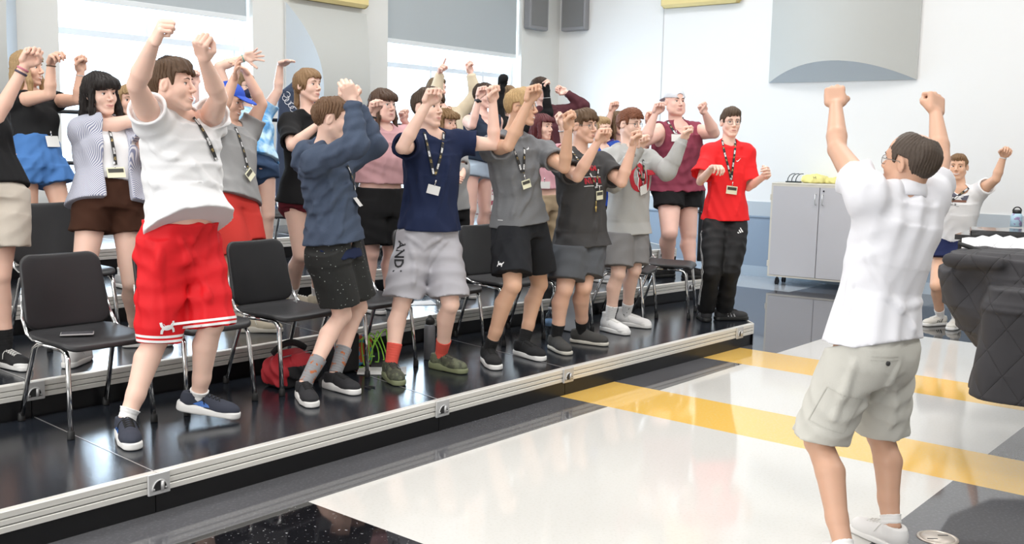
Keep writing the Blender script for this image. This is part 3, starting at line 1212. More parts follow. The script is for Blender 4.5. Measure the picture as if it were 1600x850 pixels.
# ------------------------------------------------------------------ shoes, socks
def shoe(S, k, st):
    s, an, fd = S['s'], S['J']['ank' + k], S['feet'][k]
    sc = s * st.get('size', 1.12 if S['near'] == 2 else 1.07)
    pt = math.radians(S['sp'].get('pitch' + k, 0))
    zz = S['z0'] + S['sp'].get('lift' + k, 0)
    side = A(fd[1], -fd[0], 0)
    y = fd * math.cos(pt) - A(0, 0, 1) * math.sin(pt)
    z = np.cross(side, y)
    M = np.stack([side, y, z], 1)
    org = A(an[0], an[1], zz + .0015) if pt == 0 else an - z * .088 * s
    # rest the lowest point on the ground
    if pt > 0:
        tip = org + M @ (A(0, .17, .004) * sc)
        org = org + A(0, 0, zz - tip[2] + .002)
    q = 1 if k == 'R' else -1
    hi = st.get('high', 0.0)
    h = .0042 if S['near'] == 2 else .0055
    up = [('u', p_ell(A(0, -.035, .050), A(.036, .038, .050)), .01), ('u', p_cone(A(0, -.02, .048), A(.002 * q, .09, .036), .037, .038), .02),
          ('u', p_ell(A(.002 * q, .125, .034), A(.044, .070, st.get('toeh', .034))), .02), ('u', p_cone(A(0, .01, .072), A(0, .07, .056), .026, .022), .02),
          ('u', p_cone(A(0, -.022, .06), A(0, -.018, .082 + hi), .036, .039), .02),
          ('s', p_cone(A(0, -.012, .075), A(0, -.006, .16 + hi), .028, .036), .006), ('h', A(0, -.12, 1), A(0, 0, .092 + hi)), ('h', A(0, 0, -1), A(0, 0, .012))]
    V, F = run(up, h)
    V = relax(V, F, 1, .4)
    P = lambda V: org + (np.asarray(V) * sc) @ M.T
    o = link_mesh('shoe', P(V), F, st['mat'], S['root'])
    th = st.get('sole', .028)
    so = [('u', p_extrude([(0, -.038, .004 * q, .10, .040, .046), (.004 * q, .10, 0, .160, .046, .040)], 0, th, .006), 0)]
    if st.get('chunk'):
        so.append(('u', p_extrude([(0, -.046, 0, .02, .038, .040)], 0, th + .012, .008), .012))
    V, F = run(so, h)
    if st.get('ridges'):
        V = V + A(0, 0, 0)
    link_mesh('sole', P(relax(V, F, 1, .4)), F, st.get('solemat', mat('white rubber', (.85, .84, .82), .5)), o)
    if st.get('lace') is not None:
        mb = MB()
        Vs, Fs = run(up, .006)
        bv = bvh_of(Vs, Fs)

        def top_at(x, yv):
            hh = bv.ray_cast(Vector((x, yv, .3)), Vector((0, 0, -1)))
            return hh[0][2] + .002 if hh[0] is not None else .06
        for i in range(5):
            y0 = .030 + .017 * i
            for e in (-1, 1):
                pts = [(x, y0 + e * .006 * x / .02, 0) for x in np.linspace(-.021, .021, 6)]
                mb.tube([P([(a, b, top_at(a, b))])[0] for a, b, _ in pts], .0022, 6)
        for e in (-1, 1):
            mb.tube([P([p])[0] for p in [(0, .03, .085), (e * .018, .028, .088), (e * .034, .034, .074), (e * .044, .045, .050)]], .002, 6)
        mb.build('lace', st['lace'], o)
    if st.get('toecap') is not None:
        tc = [('u', p_ell(A(.002 * q, .137, .028), A(.0445, .061, .031)), 0), ('h', A(0, -1, 0), A(0, .125, 0)), ('h', A(0, 0, -1), A(0, 0, .01))]
        V, F = run(tc, .005)
        link_mesh('toe_cap', P(V), F, st['toecap'], o)
    if st.get('mark') is not None:
        S['shoe_frame'] = dict(S.get('shoe_frame', {}), **{k: (P, o)})
        mk = st['mark']
        Vs, Fs = run(up, .006)
        bv = bvh_of(Vs, Fs)
        for e in (-1, 1):
            mb = MB()
            for poly in mk[0]:
                V = []
                for u, v in poly:
                    hh = bv.ray_cast(Vector((e * .2, u, v)), Vector((-e, 0, 0)))
                    x = hh[0][0] + e * .0022 if hh[0] is not None else e * .045
                    V.append(P([(x, u, v)])[0])
                mb.poly(V if e > 0 else V[::-1])
            mb.build('shoe_mark', mk[1], o)
    return o


def sock(S, k, st):
    s, an, kn = S['s'], S['J']['ank' + k], S['J']['kne' + k]
    d = nrm(kn - an)
    X = nrm(np.cross(d, A(.2, 1, .1)))
    Y = np.cross(d, X)
    L = st['len']
    fa = S['fa']
    c0 = an - A(0, 0, .04 * s)
    sec = [(c0, X, Y, .034 * s, .034 * s), (an + d * .03, X, Y, .039 * s, .039 * s), (an + d * max(L, .04), X, Y, (.038 + .045 * L) * s * fa + .004, (.038 + .045 * L) * s * fa + .004)]
    ops = [('u', p_loft(sec, 2), 0), ('d', lambda x, y, z: .0012 * np.sin((x * d[0] + y * d[1] + z * d[2]) * 420))]
    V, F = run(ops, .005)
    o = link_mesh('sock', V, F, st['mat'], S['root'])
    for it in st.get('bits', []):
        it(S, k, o, an, d)
    return o


def add_folds(ops, V, F, folds, h, r=.0085, sink=.004, k=.022):
    """Raised cloth folds along the given paths over a first version of the garment."""
    bv = bvh_of(V, F)
    for path in folds:
        pts = []
        for a, b in zip(path[:-1], path[1:]):
            n = max(1, int(math.hypot(b[0] - a[0], b[1] - a[1]) / 7))
            pts += [(a[0] + (b[0] - a[0]) * i / n, a[1] + (b[1] - a[1]) * i / n) for i in range(n)]
        pts.append(path[-1])
        H = [hit(bv, p) for p in pts]
        H = [q for q in H if q is not None]
        m = len(H)
        if m < 3:
            continue
        C = [q[0] - q[1] * sink for q in H]
        for i in range(m - 1):
            if np.linalg.norm(C[i] - C[i + 1]) > .12:
                continue
            w0, w1 = math.sin(math.pi * (i + .3) / (m + .2)), math.sin(math.pi * (i + 1.3) / (m + .2))
            ops.append(('u', p_cone(C[i], C[i + 1], r * (.35 + .65 * max(w0, 0)), r * (.35 + .65 * max(w1, 0))), k))


# ------------------------------------------------------------------ garments
def circ(c, ax, r, ry=None, ref=None):
    ax = nrm(ax)
    X = nrm(np.cross(ax, ref if ref is not None else A(.31, .17, .93)))
    return (c, X, np.cross(ax, X), r, ry or r)


def top(S, st):
    sp, s, J, us, T, pel, nk, fat, fa = S['sp'], S['s'], S['J'], S['us'], S['T'], S['pel'], S['nk'], S['fat'], S['fa']
    X0, X1, Y1, YY, XX = S['X0'], S['X1'], S['Y1'], S['YY'], S['XX']
    kind = st['kind']
    ease = st.get('ease', .016)
    flare = st.get('flare', .018)
    dn = nrm(-us * .4 + A(0, 0, -.6))
    hem = at_y(pel, dn, st['hemy'], -.34, .34) if 'hemy' in st else st.get('hem', .05) * s
    hc = pel + dn * hem
    tt = float((hc - pel) @ us) / T
    if tt > 0:
        hc = hc + (pel + us * T * tt - hc) * min(1, tt / .12)
    hc = hc + A(*st.get('hoff', (0, 0, 0)))
    bt = [.0, .10, .36, .60, .80]
    hx, hy = np.interp(tt, bt, [.171, .165, .148, .158, .162]), np.interp(tt, bt, [.116, .112, .104, .114, .102])
    fl = flare * np.clip((.30 - tt) / .3, 0, 1)
    bo = sp.get('bottom') or {}
    if tt < .06 and bo.get('kind') == 'shorts':
        hx = max(hx, (.052 * sp.get('H', 1.72) + .090 * s * fat + bo.get('ease', .014) - ease) / (s * fat))
    S['hemplane'] = (hc, tt)
    sec = [(hc + YY(tt) * (.012 + S['bel'] * .6) * np.clip(tt / .36, 0, 1) * s * fat, XX(tt), YY(tt), hx * s * fat + ease + fl, (hy * s + S['bel'] * .5) * fat + ease + fl)]
    for t, rx, ry, fo in [(.02, .168, .114, 0), (.36, .150, .106 + S['bel'] * .5, .012 + S['bel'] * .6), (.60, .158, .114, .008), (.80, .162, .102, 0), (.94, .116, .078, -.008), (1.0, .074, .064, -.006)]:
        if pel[2] + us[2] * T * t > hc[2] + .05:
            sec.append((pel + us * T * t + YY(t) * fo * s * fat, XX(t), YY(t), rx * s * fat + ease, ry * s * fat + ease))
    ops = [('u', p_loft(sec, 2.25), 0)]
    if S['fem']:
        for q in (-1, 1):
            ops.append(('u', p_ell(pel + us * T * .62 + Y1 * .085 * s + X1 * q * .070 * s, A(.064, .058, .066) * s * fat + ease * .7), .05))
    for q in (-1, 1):
        ops.append(('u', p_ell(pel - S['Y0'] * .040 * s + X0 * q * .06 * s - us * .02 * s, A(.09, .085, .10) * s * fat + ease * .6), .05))
    ends = []
    sw = st.get('sw', 1.0)
    for k, q in (('R', 1), ('L', -1)):
        sh, el, wr = J['sh' + k], J['elb' + k], J['wri' + k]
        ops.append(('u', p_cone(nk + us * .012 * s, sh, .048 * s * fa + ease * .6, .050 * s * fa + ease * .7), .03))
        ops.append(('u', p_cone(pel + us * T * .80 + X1 * q * .085 * s, sh, .085 * s * fa + min(ease, .018), .056 * s * fa + min(ease, .016)), .03))
        if kind == 'tank':
            continue
        ops.append(('u', p_ell(sh, A(1, 1, 1) * (.058 * s * fa + min(ease, .016))), .03))
        ax = el - sh
        L = np.linalg.norm(ax)
        fr = st.get('slv', .62)
        r0, r1 = (.058 * s * fa + min(ease, .018) * .8), (.052 * s * fa + ease) * sw
        if kind in ('tee', 'open', 'polo'):
            e = sh + ax * fr
            ops.append(('u', p_loft([circ(sh - ax * .05, ax, r0), circ(sh + ax * fr * .6, ax, (r0 + r1) / 2), circ(e, ax, r1 + .008)], 2), .035))
            ends.append((e, nrm(ax), r1))
        else:
            e2 = el + (wr - el) * st.get('cuff', .97)
            k1 = .044 * s * fa + ease * .85
            ops.append(('u', p_cone(sh, el, r0, k1), .03))
            ops.append(('u', p_cone(el, el + (wr - el) * .42, k1 * 1.02, k1 * .84), .03))
            ops.append(('u', p_loft([circ(el + (wr - el) * .3, wr - el, k1 * .92), circ(el + (wr - el) * .80, wr - el, k1 * .70), circ(e2, wr - el, .033 * s + .004)], 2), .012))
    # collar band and neck opening
    if kind == 'hoodie':
        ops.append(('u', p_torus(nk - us * .004 * s - Y1 * .026, nrm(us + Y1 * .55), .086 * s, .033 * s), .025))
        ops.append(('u', p_ell(nk - Y1 * .125 * s - us * .045 * s, A(.115, .060, .100) * s, np.stack([X1, Y1, us], 1)), .04))
    elif kind == 'polo':
        pass
    sd = S['seed']
    ops.append(('d', wrinkles(sd, st.get('wr', .0055), st.get('wf', 1.0), axis=us * .2 + A(.5, .2, 0))))
    hd = nrm(hc - sec[2][0])
    S['hemdir'] = nrm(hd + A(*st.get('htilt', (0, 0, 0))))
    ops.append(('h', nrm(hd + A(*st.get('htilt', (0, 0, 0)))), hc))
    # hollow hem and sleeves
    for e, ax, r1 in ([] if st.get('solid') else ends):
        ops.append(('s', p_loft([circ(e + ax * .02, ax, r1 - .005), circ(e - ax * .035, ax, r1 - .014)], 2), 0))
    if kind == 'tank':
        for k, q in (('R', 1), ('L', -1)):
            sh, el = J['sh' + k], J['elb' + k]
            o = sh + X1 * q * .055 * s * fa
            ops.append(('s', p_ell(o - us * .02 * s, A(.075 * fa, .13, .145) * s, np.stack([X1, Y1, us], 1)), .012))
        ops.append(('s', p_ell(nk + Y1 * .07 * s, A(.085, .11, .10) * s, np.stack([X1, Y1, us], 1)), .01))
    else:
        ops.append(('s', p_ell(nk + Y1 * .020 * s + us * (.052 if kind == 'polo' else .034) * s, A(.067, .067, .045) * s * (1.0 if not S['fem'] else 1.05), np.stack([X1, Y1, us], 1)), .008))
    if kind == 'open':
        M = np.stack([XX(.4), YY(.4), us], 1)
        c = pel + us * T * .25 + YY(.4) * .17 * s
        ops.append(('s', p_box(c, A(.075, .14, .9) * s, .02, M), .01))
    if kind == 'crop':
        pass
    h = S['h'] * .95
    V, F = run(ops, h)
    if st.get('folds'):
        n0 = next(i for i, o_ in enumerate(ops) if o_[0] == 'd')
        extra = []
        add_folds(extra, V, F, st['folds'], h)
        ops[n0:n0] = extra
        V, F = run(ops, h)
    V = relax(V, F, 2, .45)
    o = link_mesh(st.get('name', 'shirt'), V, F, st['mat'], S['root'])
    key = st.get('key', 'top')
    S[key] = (o, bvh_of(V, F))
    # ribbed collar
    if kind in ('tee', 'long', 'polo'):
        ax = nrm(us + Y1 * .42)
        P = []
        for a in np.linspace(0, 2 * math.pi, 36, endpoint=False):
            d = nrm(np.cross(ax, np.cross(X1 * math.cos(a) + Y1 * math.sin(a), ax)))
            P.append(nk + Y1 * .016 * s + us * .006 * s + d * (.064 + .006 * abs(math.cos(a))) * s * (fa if fat > 1.1 else 1))
        MB().tube(P, .0065 * s, 8, closed=True, flat=(ax, .6)).build('collar', st.get('cmat', st['mat']), o)
    return o


def bottom(S, st):
    s, J, us, T, pel, fat, fa = S['s'], S['J'], S['us'], S['T'], S['pel'], S['fat'], S['fa']
    X0, YY, XX, f = S['X0'], S['YY'], S['XX'], S['f']
    ease = st.get('ease', .014)
    kind = st['kind']
    wt = st.get('waist', .16)
    sec = []
    for t, rx, ry, fo in [(wt, .158, .110 + S['bel'] * .25, S['bel'] * .3), (.10, .163, .112, 0), (-.03, .170, .116, -.005), (-.13, .165, .112, -.006)]:
        sec.append((pel + us * T * t + YY(0) * fo * s, XX(0), YY(0), rx * s * fat + ease * .8, ry * s * fat + ease * .8))
    ops = [('u', p_loft(sec, 2.3), 0)]
    for q in (-1, 1):
        ops.append(('u', p_ell(pel - S['Y0'] * .045 * s + X0 * q * .07 * s - us * .05 * s, A(.088, .088, .10) * s * fat + ease * .8), .04))
    ends = []
    wid = st.get('wid', .0)
    for k, q in (('R', 1), ('L', -1)):
        hi, kn, an = J['hip' + k], J['kne' + k], J['ank' + k]
        hi = hi + X0 * q * .004
        ax = kn - hi
        L = st.get('len' + k, st.get('len', .8))
        r0 = .092 * s * fat + ease
        if kind == 'shorts':
            if 'leny' in st:
                ly = st['leny'] if not isinstance(st['leny'], (tuple, list)) else st['leny'][0 if k == 'R' else 1]
                L = at_y(hi, ax, ly, .1, 1.25)
            e = hi + ax * L
            e2 = e + nrm(ax) * .10
            rr = .092 * s * fat * (1 - .30 * min(L, 1)) + ease + wid + .008
            nd = nrm(nrm(ax) * .5 + A(0, 0, -.5) + A(*st.get('tilt', (0, 0, 0))))
            lp = p_loft([circ(hi - nrm(ax) * .02, ax, r0, ref=S['f']), circ(hi + ax * L * .5, ax, (r0 + rr) / 2 + wid * .2, ref=S['f']), circ(e2, ax, rr + .002, ref=S['f'])], 2.1)
            ops.append(('u', p_cut(lp, e, nd), .035))
            ends.append((e, nd, rr))
        elif kind == 'skirt':
            pass
        else:
            ops.append(('u', p_loft([circ(hi - nrm(ax) * .02, ax, r0), circ(kn, an - hi, .070 * s * fa + ease)], 2), .03))
            ops.append(('u', p_ell(kn, A(.07, .07, .08) * s * fa + ease * .9), .03))
            e = kn + (an - kn) * L
            rr = .050 * s + ease + wid
            ops.append(('u', p_loft([circ(kn - nrm(an - kn) * .02, an - kn, .068 * s * fa + ease), circ(e, an - kn, rr)], 2), .03))
            ends.append((e, nrm(an - kn), rr))
    if kind == 'skirt':
        e = pel + A(0, 0, -st.get('drop', .35) * s)
        ops.append(('u', p_loft([sec[2], (e, sec[2][1], sec[2][2], sec[2][3] + .05, sec[2][4] + .05)], 2.2), .02))
    ops.append(('d', wrinkles(S['seed'] + 5, st.get('wr', .005), st.get('wf', .9))))
    ops.append(('h', us, sec[0][0]))
    if 'hemplane' in S and S['hemplane'][1] < .12 and not st.get('over'):
        ops.append(('h', -S['hemdir'], S['hemplane'][0] - S['hemdir'] * .02))
    V, F = run(ops, S['h'] * .95)
    if st.get('folds'):
        n0 = next(i for i, o_ in enumerate(ops) if o_[0] == 'd')
        extra = []
        add_folds(extra, V, F, st['folds'], S['h'])
        ops[n0:n0] = extra
        V, F = run(ops, S['h'] * .95)
    V = relax(V, F, 2, .45)
    o = link_mesh(st.get('name', 'shorts' if kind == 'shorts' else ('skirt' if kind == 'skirt' else 'trousers')), V, F, st['mat'], S['root'])
    S['bot'] = (o, bvh_of(V, F))
    if st.get('trim') is not None:
        for off, w, m in st['trim']:
            for e, ax, rr in ends:
                bv = S['bot'][1]
                c = e - ax * off
                X = nrm(np.cross(ax, A(.3, .2, .9)))
                Yv = np.cross(ax, X)
                P0, P1 = [], []
                n = 40
                for i in range(n):
                    a = 2 * math.pi * i / n
                    d = X * math.cos(a) + Yv * math.sin(a)
                    for L_, dd in ((P0, -w / 2), (P1, w / 2)):
                        cc = c + ax * dd
                        hh = bv.ray_cast(Vector(cc + d * .3), Vector(-d), .32)
                        L_.append((np.array(hh[0]) if hh[0] is not None else cc + d * rr) + d * .0025)
                V2 = P0 + P1
                F2 = [(i, (i + 1) % n, n + (i + 1) % n, n + i) for i in range(n)]
                link_mesh('hem_stripe', V2, F2, m, o)
    return o


# ------------------------------------------------------------------ marks laid on garments
def hit(bv, px):
    d = ray(px)
    h = bv.ray_cast(Vector(CAM), Vector(nrm(d)))
    if h[0] is None:
        h2 = bv.find_nearest(Vector(CAM + d * 8))
        return None
    n = np.array(h[1])
    if n @ d > 0:
        n = -n
    return np.array(h[0]), n


def lay(bv, px, polys, ang=0.0, off=.003, sub=None):
    """Lay flat polygons (metres) on a garment around the point seen at px; ang turns them (degrees)."""
    q = hit(bv, px)
    if q is None:
        return None
    P0, n = q
    x = np.cross(A(0, 0, 1), n)
    x = nrm(x)
    y = np.cross(n, x)
    a = math.radians(ang)
    x, y = x * math.cos(a) + y * math.sin(a), -x * math.sin(a) + y * math.cos(a)
    mb = MB()
    for V, F in polys:
        out = []
        for u, v in V:
            b = P0 + x * u + y * v
            h = bv.ray_cast(Vector(b + n * .06), Vector(-n), .14)
            out.append((np.array(h[0]) if h[0] is not None else b) + n * off)
        mb.add(out, F)
    return mb


def flat(*polys):
    return [(p, [tuple(range(len(p)))]) for p in polys]


_TXT = {}


def text_polys(txt, size, shear=0.0, wide=1.0, bold=0.0):
    cu = bpy.data.curves.new('lettering', 'FONT')
    cu.body = txt
    cu.size = size
    cu.align_x = 'CENTER'
    cu.align_y = 'CENTER'
    cu.resolution_u = 2
    cu.offset = bold
    ob = bpy.data.objects.new('lettering', cu)
    COL.objects.link(ob)
    dg = bpy.context.evaluated_depsgraph_get()
    me = ob.evaluated_get(dg).to_mesh()
    V = [(v.co.x * wide + v.co.y * shear, v.co.y) for v in me.vertices]
    F = [tuple(p.vertices) for p in me.polygons]
    ob.evaluated_get(dg).to_mesh_clear()
    bpy.data.objects.remove(ob)
    bpy.data.curves.remove(cu)
    return [(V, F)]


def stroke(pts, w):
    """Constant-width ribbon polygon quads along a 2D polyline; w may be a list."""
    if not isinstance(w, (list, tuple)):
        q = []
        for a, b in zip(pts[:-1], pts[1:]):
            k = max(1, int(math.hypot(b[0] - a[0], b[1] - a[1]) / .014))
            q += [(a[0] + (b[0] - a[0]) * i / k, a[1] + (b[1] - a[1]) * i / k) for i in range(k)]
        pts = q + [pts[-1]]
    n = len(pts)
    ws = w if isinstance(w, (list, tuple)) else [w] * n
    V, F = [], []
    for i in range(n):
        a, b = np.array(pts[max(i - 1, 0)], float), np.array(pts[min(i + 1, n - 1)], float)
        t = (b - a) / max(np.linalg.norm(b - a), 1e-9)
        nn = np.array([-t[1], t[0]]) * ws[i] / 2
        V += [tuple(np.array(pts[i]) - nn), tuple(np.array(pts[i]) + nn)]
    for i in range(n - 1):
        F.append((2 * i, 2 * i + 2, 2 * i + 3, 2 * i + 1))
    return (V, F)


def arcs(cx, cy, rx, ry, a0, a1, n=12):
    return [(cx + rx * math.cos(math.radians(a0 + (a1 - a0) * i / n)), cy + ry * math.sin(math.radians(a0 + (a1 - a0) * i / n))) for i in range(n + 1)]


def ua_logo(sz):
    w = [.20, .22, .24, .24, .22, .24, .24, .22, .20]
    up = [(x * sz, y * sz) for x, y in [(-.54, .50), (-.50, .22), (-.36, .02), (-.18, -.09), (0, -.12), (.18, -.09), (.36, .02), (.50, .22), (.54, .50)]]
    dn = [(x, -y) for x, y in up]
    return [stroke(up, [q * sz for q in w]), stroke(dn, [q * sz for q in w])]


def swoosh(sz):
    top_ = [(-.5, -.02), (-.42, -.18), (-.28, -.20), (-.05, -.10), (.5, .22)]
    bot_ = [(-.5, -.02), (-.44, -.30), (-.28, -.36), (-.02, -.24), (.5, .22)]
    V = [(x * sz, y * sz) for x, y in top_ + bot_]
    return [(V, [(i, 5 + i, 6 + i, 1 + i) for i in range(4)])]


def bars3(sz):
    out = []
    for i in range(3):
        x = (i - 1) * .36 * sz
        hh = (.28 + .26 * i) * sz
        out.append(([(x - .14 * sz, -.3 * sz), (x + .12 * sz, -.3 * sz), (x + .02 * sz, -.3 * sz + hh), (x - .14 * sz, -.3 * sz + hh * .86)], [(0, 1, 2, 3)]))
    return out


def lanyard(S, left, right, badge, key='top', w=.018, card=(.085, .06), cmat=None, ang=0, clip=True, pattern='lanyard strap', hang=.0, headpiece=True):
    """Strap halves as pixel paths on the garment, meeting above the card."""
    o, bv = S[key]
    root = S['root']
    top_n = None
    lm = MATS[pattern]
    lan = None
    for path in (left, right):
        if not path:
            continue
        pts = []
        for a, b in zip(path[:-1], path[1:]):
            n = max(2, int(math.hypot(b[0] - a[0], b[1] - a[1]) / 4))
            for i in range(n):
                pts.append((a[0] + (b[0] - a[0]) * i / n, a[1] + (b[1] - a[1]) * i / n))
        pts.append(path[-1])
        P, N = [], []
        for q in pts:
            h = hit(bv, q)
            if 'bbvh' not in S:
                S['bbvh'] = bvh_of(*S['body'])
            h2 = hit(S['bbvh'], q)
            if h is None or (h2 is not None and depth(h2[0]) < depth(h[0]) and depth(h[0]) - depth(h2[0]) < .12):
                h = h2 if (h2 is not None and q[1] < path[-1][1] - 4) else h
            if h is None:
                continue
            P.append(h[0])
            N.append(h[1])
        if len(P) < 3:
            continue
        # drop depth jumps, smooth
        P, N = np.array(P), np.array(N)
        for _ in range(6):
            P[1:-1] = (P[:-2] + P[2:] + 2 * P[1:-1]) / 4
            N[1:-1] = (N[:-2] + N[2:] + 2 * N[1:-1]) / 4
        V, F, uv = [], [], []
        L = 0
        for i in range(len(P)):
            t = nrm(P[min(i + 1, len(P) - 1)] - P[max(i - 1, 0)])
            n = nrm(N[i])
            x = nrm(np.cross(t, n)) * w / 2
            if i:
                L += np.linalg.norm(P[i] - P[i - 1])
            V += [P[i] - x + n * .009, P[i] + x + n * .009, P[i] - x + n * .0065, P[i] + x + n * .0065]
            uv.append(L)
        for i in range(len(P) - 1):
            a, b = 4 * i, 4 * i + 4
            F += [(a, a + 1, b + 1, b), (a + 2, b + 2, b + 3, a + 3), (a, b, b + 2, a + 2), (a + 1, a + 3, b + 3, b + 1)]
        if lan is None:
            lan = MB()
            lan.uv = []
        base = len(lan.V)
        lan.add(V, F)
        lan.uv += [(q, u) for u in uv for q in (0, 1, 0, 1)]
    if lan is not None:
        lo = lan.build('lanyard', lm, root)
        ul = lo.data.uv_layers.new(name='strap')
        for lp in lo.data.loops:
            u = lan.uv[lp.vertex_index]
            ul.data[lp.index].uv = (u[0], u[1])
    else:
        lo = root
    if badge:
        h = hit(bv, badge)
        if h is None:
            h = hit(S['bot'][1], badge) if 'bot' in S else None
        if h is not None:
            P0, n = h
            x = nrm(np.cross(A(0, 0, 1), n))
            y = np.cross(n, x)
            a = math.radians(ang)
            x, y = x * math.cos(a) + y * math.sin(a), -x * math.sin(a) + y * math.cos(a)
            c = P0 + n * .016
            cw, ch = card
            mb = MB()
            mb.box(c, (cw / 2, ch / 2, .0012), (x, y, n), 0)
            bd = mb.build('badge', [cmat or MATS['badge card']], lo)
            if cmat is not None and 'yellow' in cmat.name:
                MB().box(c + y * ch * .18 + n * .0022, (cw * .42, ch * .18, .0012), (x, y, n)).build('badge_band', MATS['badge band'], bd) if lo is root else MB().box(c + y * ch * .18 + n * .0022, (cw * .42, ch * .18, .0012), (x, y, n)).build('badge_print', MATS['badge band'], lo)
            mb = MB()
            mb.tube([c + y * (ch / 2 - .003), c + y * (ch / 2 + .014)], .0028, 6)
            mb.tube([c + y * (ch / 2 + .012), c + y * (ch / 2 + .034)], .005, 8)
            mb.build('badge_clip', mat('clip steel', (.7, .7, .72), .25, metal=1), lo)


def lay_obj(S, key, px, polys, m, name, ang=0, off=.0035):
    o, bv = S[key]
    mb = lay(bv, px, polys, ang, off)
    if mb is not None:
        return mb.build(name, m, o)


def wristband(S, k, frac, m, r=.033, w=.006, name='wristband'):
    el, wr = S['J']['elb' + k], S['J']['wri' + k]
    c = el + (wr - el) * frac
    ax = nrm(wr - el)
    X = nrm(np.cross(ax, A(.2, .5, .8)))
    Y = np.cross(ax, X)
    rr = r * S['s'] if S['fat'] < 1.15 else r * S['s'] * 1.1
    P = [c + X * math.cos(a) * rr + Y * math.sin(a) * rr for a in np.linspace(0, 2 * math.pi, 24, endpoint=False)]
    return MB().tube(P, w, 8, closed=True, flat=(ax, .45)).build(name, m, S['root'])


def watch(S, k, frac, m):
    o = wristband(S, k, frac, m, .032, .009, 'watch')
    el, wr = S['J']['elb' + k], S['J']['wri' + k]
    c = el + (wr - el) * frac
    v = nrm((CAM - c) - nrm(wr - el) * ((CAM - c) @ nrm(wr - el)))
    MB().lathe(c + v * .031 * S['s'], [(.001, -.004), (.018, -.004), (.019, .002), (.016, .005), (.001, .006)], 18, v).build('watch_face', mat('watch glass', (.02, .02, .025), .1), o)
# ================================================================== ROOM
def chips(nt, tc, col, amt, scale=90):
    """Speckled vinyl: base colour with small lighter and darker flecks."""
    nz = nt.nodes.new('ShaderNodeTexNoise')
    nz.inputs['Scale'].default_value = scale
    nz.inputs['Detail'].default_value = 2
    nt.links.new(tc.outputs['Object'], nz.inputs['Vector'])
    return ramp(nt, nz.outputs['Fac'], .35, .65)


def floor_mat(name, col, fleck, rough=.13, scale=70, lo=.5, hi=.72):
    def fb(nt, tc):
        nz = nt.nodes.new('ShaderNodeTexNoise')
        nz.inputs['Scale'].default_value = scale
        nz.inputs['Detail'].default_value = 2
        nt.links.new(tc.outputs['Object'], nz.inputs['Vector'])
        return ramp(nt, nz.outputs['Fac'], lo, hi)
    m = mix_pattern(name, col, fleck, fb, rough)
    nt = m.node_tree
    bs = nt.nodes['Principled BSDF']
    tc = [n for n in nt.nodes if n.type == 'TEX_COORD'][0]
    n2 = nt.nodes.new('ShaderNodeTexNoise')
    n2.inputs['Scale'].default_value = 1.3
    n2.inputs['Detail'].default_value = 3
    nt.links.new(tc.outputs['Object'], n2.inputs['Vector'])
    mr = nt.nodes.new('ShaderNodeMapRange')
    mr.inputs['To Min'].default_value = rough * .6
    mr.inputs['To Max'].default_value = rough * 1.6
    nt.links.new(n2.outputs['Fac'], mr.inputs['Value'])
    nt.links.new(mr.outputs['Result'], bs.inputs['Roughness'])
    bs.inputs['Specular IOR Level'].default_value = .5
    return m


fl_white = floor_mat('vinyl white', (.66, .65, .62), (.62, .61, .57), .07)
fl_yellow = floor_mat('vinyl yellow', (.83, .52, .12), (.80, .55, .19), .07)
fl_gray = floor_mat('vinyl dark grey', (.10, .10, .108), (.13, .13, .14), .045)
fl_black = floor_mat('vinyl black', (.008, .008, .010), (.30, .30, .31), scale=60, lo=.66, hi=.72, rough=.04)
fl_light = floor_mat('vinyl pale grey', (.46, .48, .50), (.40, .42, .45), .06)
wall_m = mat('wall paint warm white', (.72, .72, .69), .75, bump=.03, bscale=60)
wall_back = mat('wall paint white', (.80, .80, .79), .75, bump=.03, bscale=60)

BW, AW = -9.2, 12.1
A0, B1, CZ = -4.0, 7.5, 5.6


def lin(v):
    return tuple(((c / 255) / 12.92 if c / 255 < .04045 else ((c / 255 + .055) / 1.055) ** 2.4) for c in v)


def build_floor():
    ab = [A0, 2.817, 5.16, 5.76, 6.94, 7.52, 9.2, 11.0, AW]
    bb = [BW, -4.96, -3.47, -1.42, B1]
    V, F, M = [], [], []
    mats = [fl_gray, fl_white, fl_yellow, fl_black, fl_light]
    for i in range(len(ab) - 1):
        for j in range(len(bb) - 1):
            a, b = (ab[i] + ab[i + 1]) / 2, (bb[j] + bb[j + 1]) / 2
            m = 0
            if 5.16 < a < 5.76 or 6.94 < a < 7.52:
                m = 2 if b > -4.96 else 0
            elif -3.47 < b < -1.42:
                m = 1 if 2.817 < a < 9.2 else 3
            elif b > -1.42:
                m = 0 if a < 9.2 else 3
            elif a > 11 and b < -4.96:
                m = 4
            o = len(V)
            V += [W(ab[i], bb[j]), W(ab[i + 1], bb[j]), W(ab[i + 1], bb[j + 1]), W(ab[i], bb[j + 1])]
            F.append((o + 3, o + 2, o + 1, o))
            M.append(m)
    tag(link_mesh('floor', V, F, mats, None, False, M), kind='structure')


def wbox(mb, a0, a1, b0, b1, z0, z1, m=0, bevel=0):
    return mb.box(W((a0 + a1) / 2, (b0 + b1) / 2, (z0 + z1) / 2), ((a1 - a0) / 2, (b1 - b0) / 2, (z1 - z0) / 2), (UA, UB, A(0, 0, 1)) if np.cross(UA, UB)[2] > 0 else (UA, -UB, A(0, 0, 1)), m, bevel)


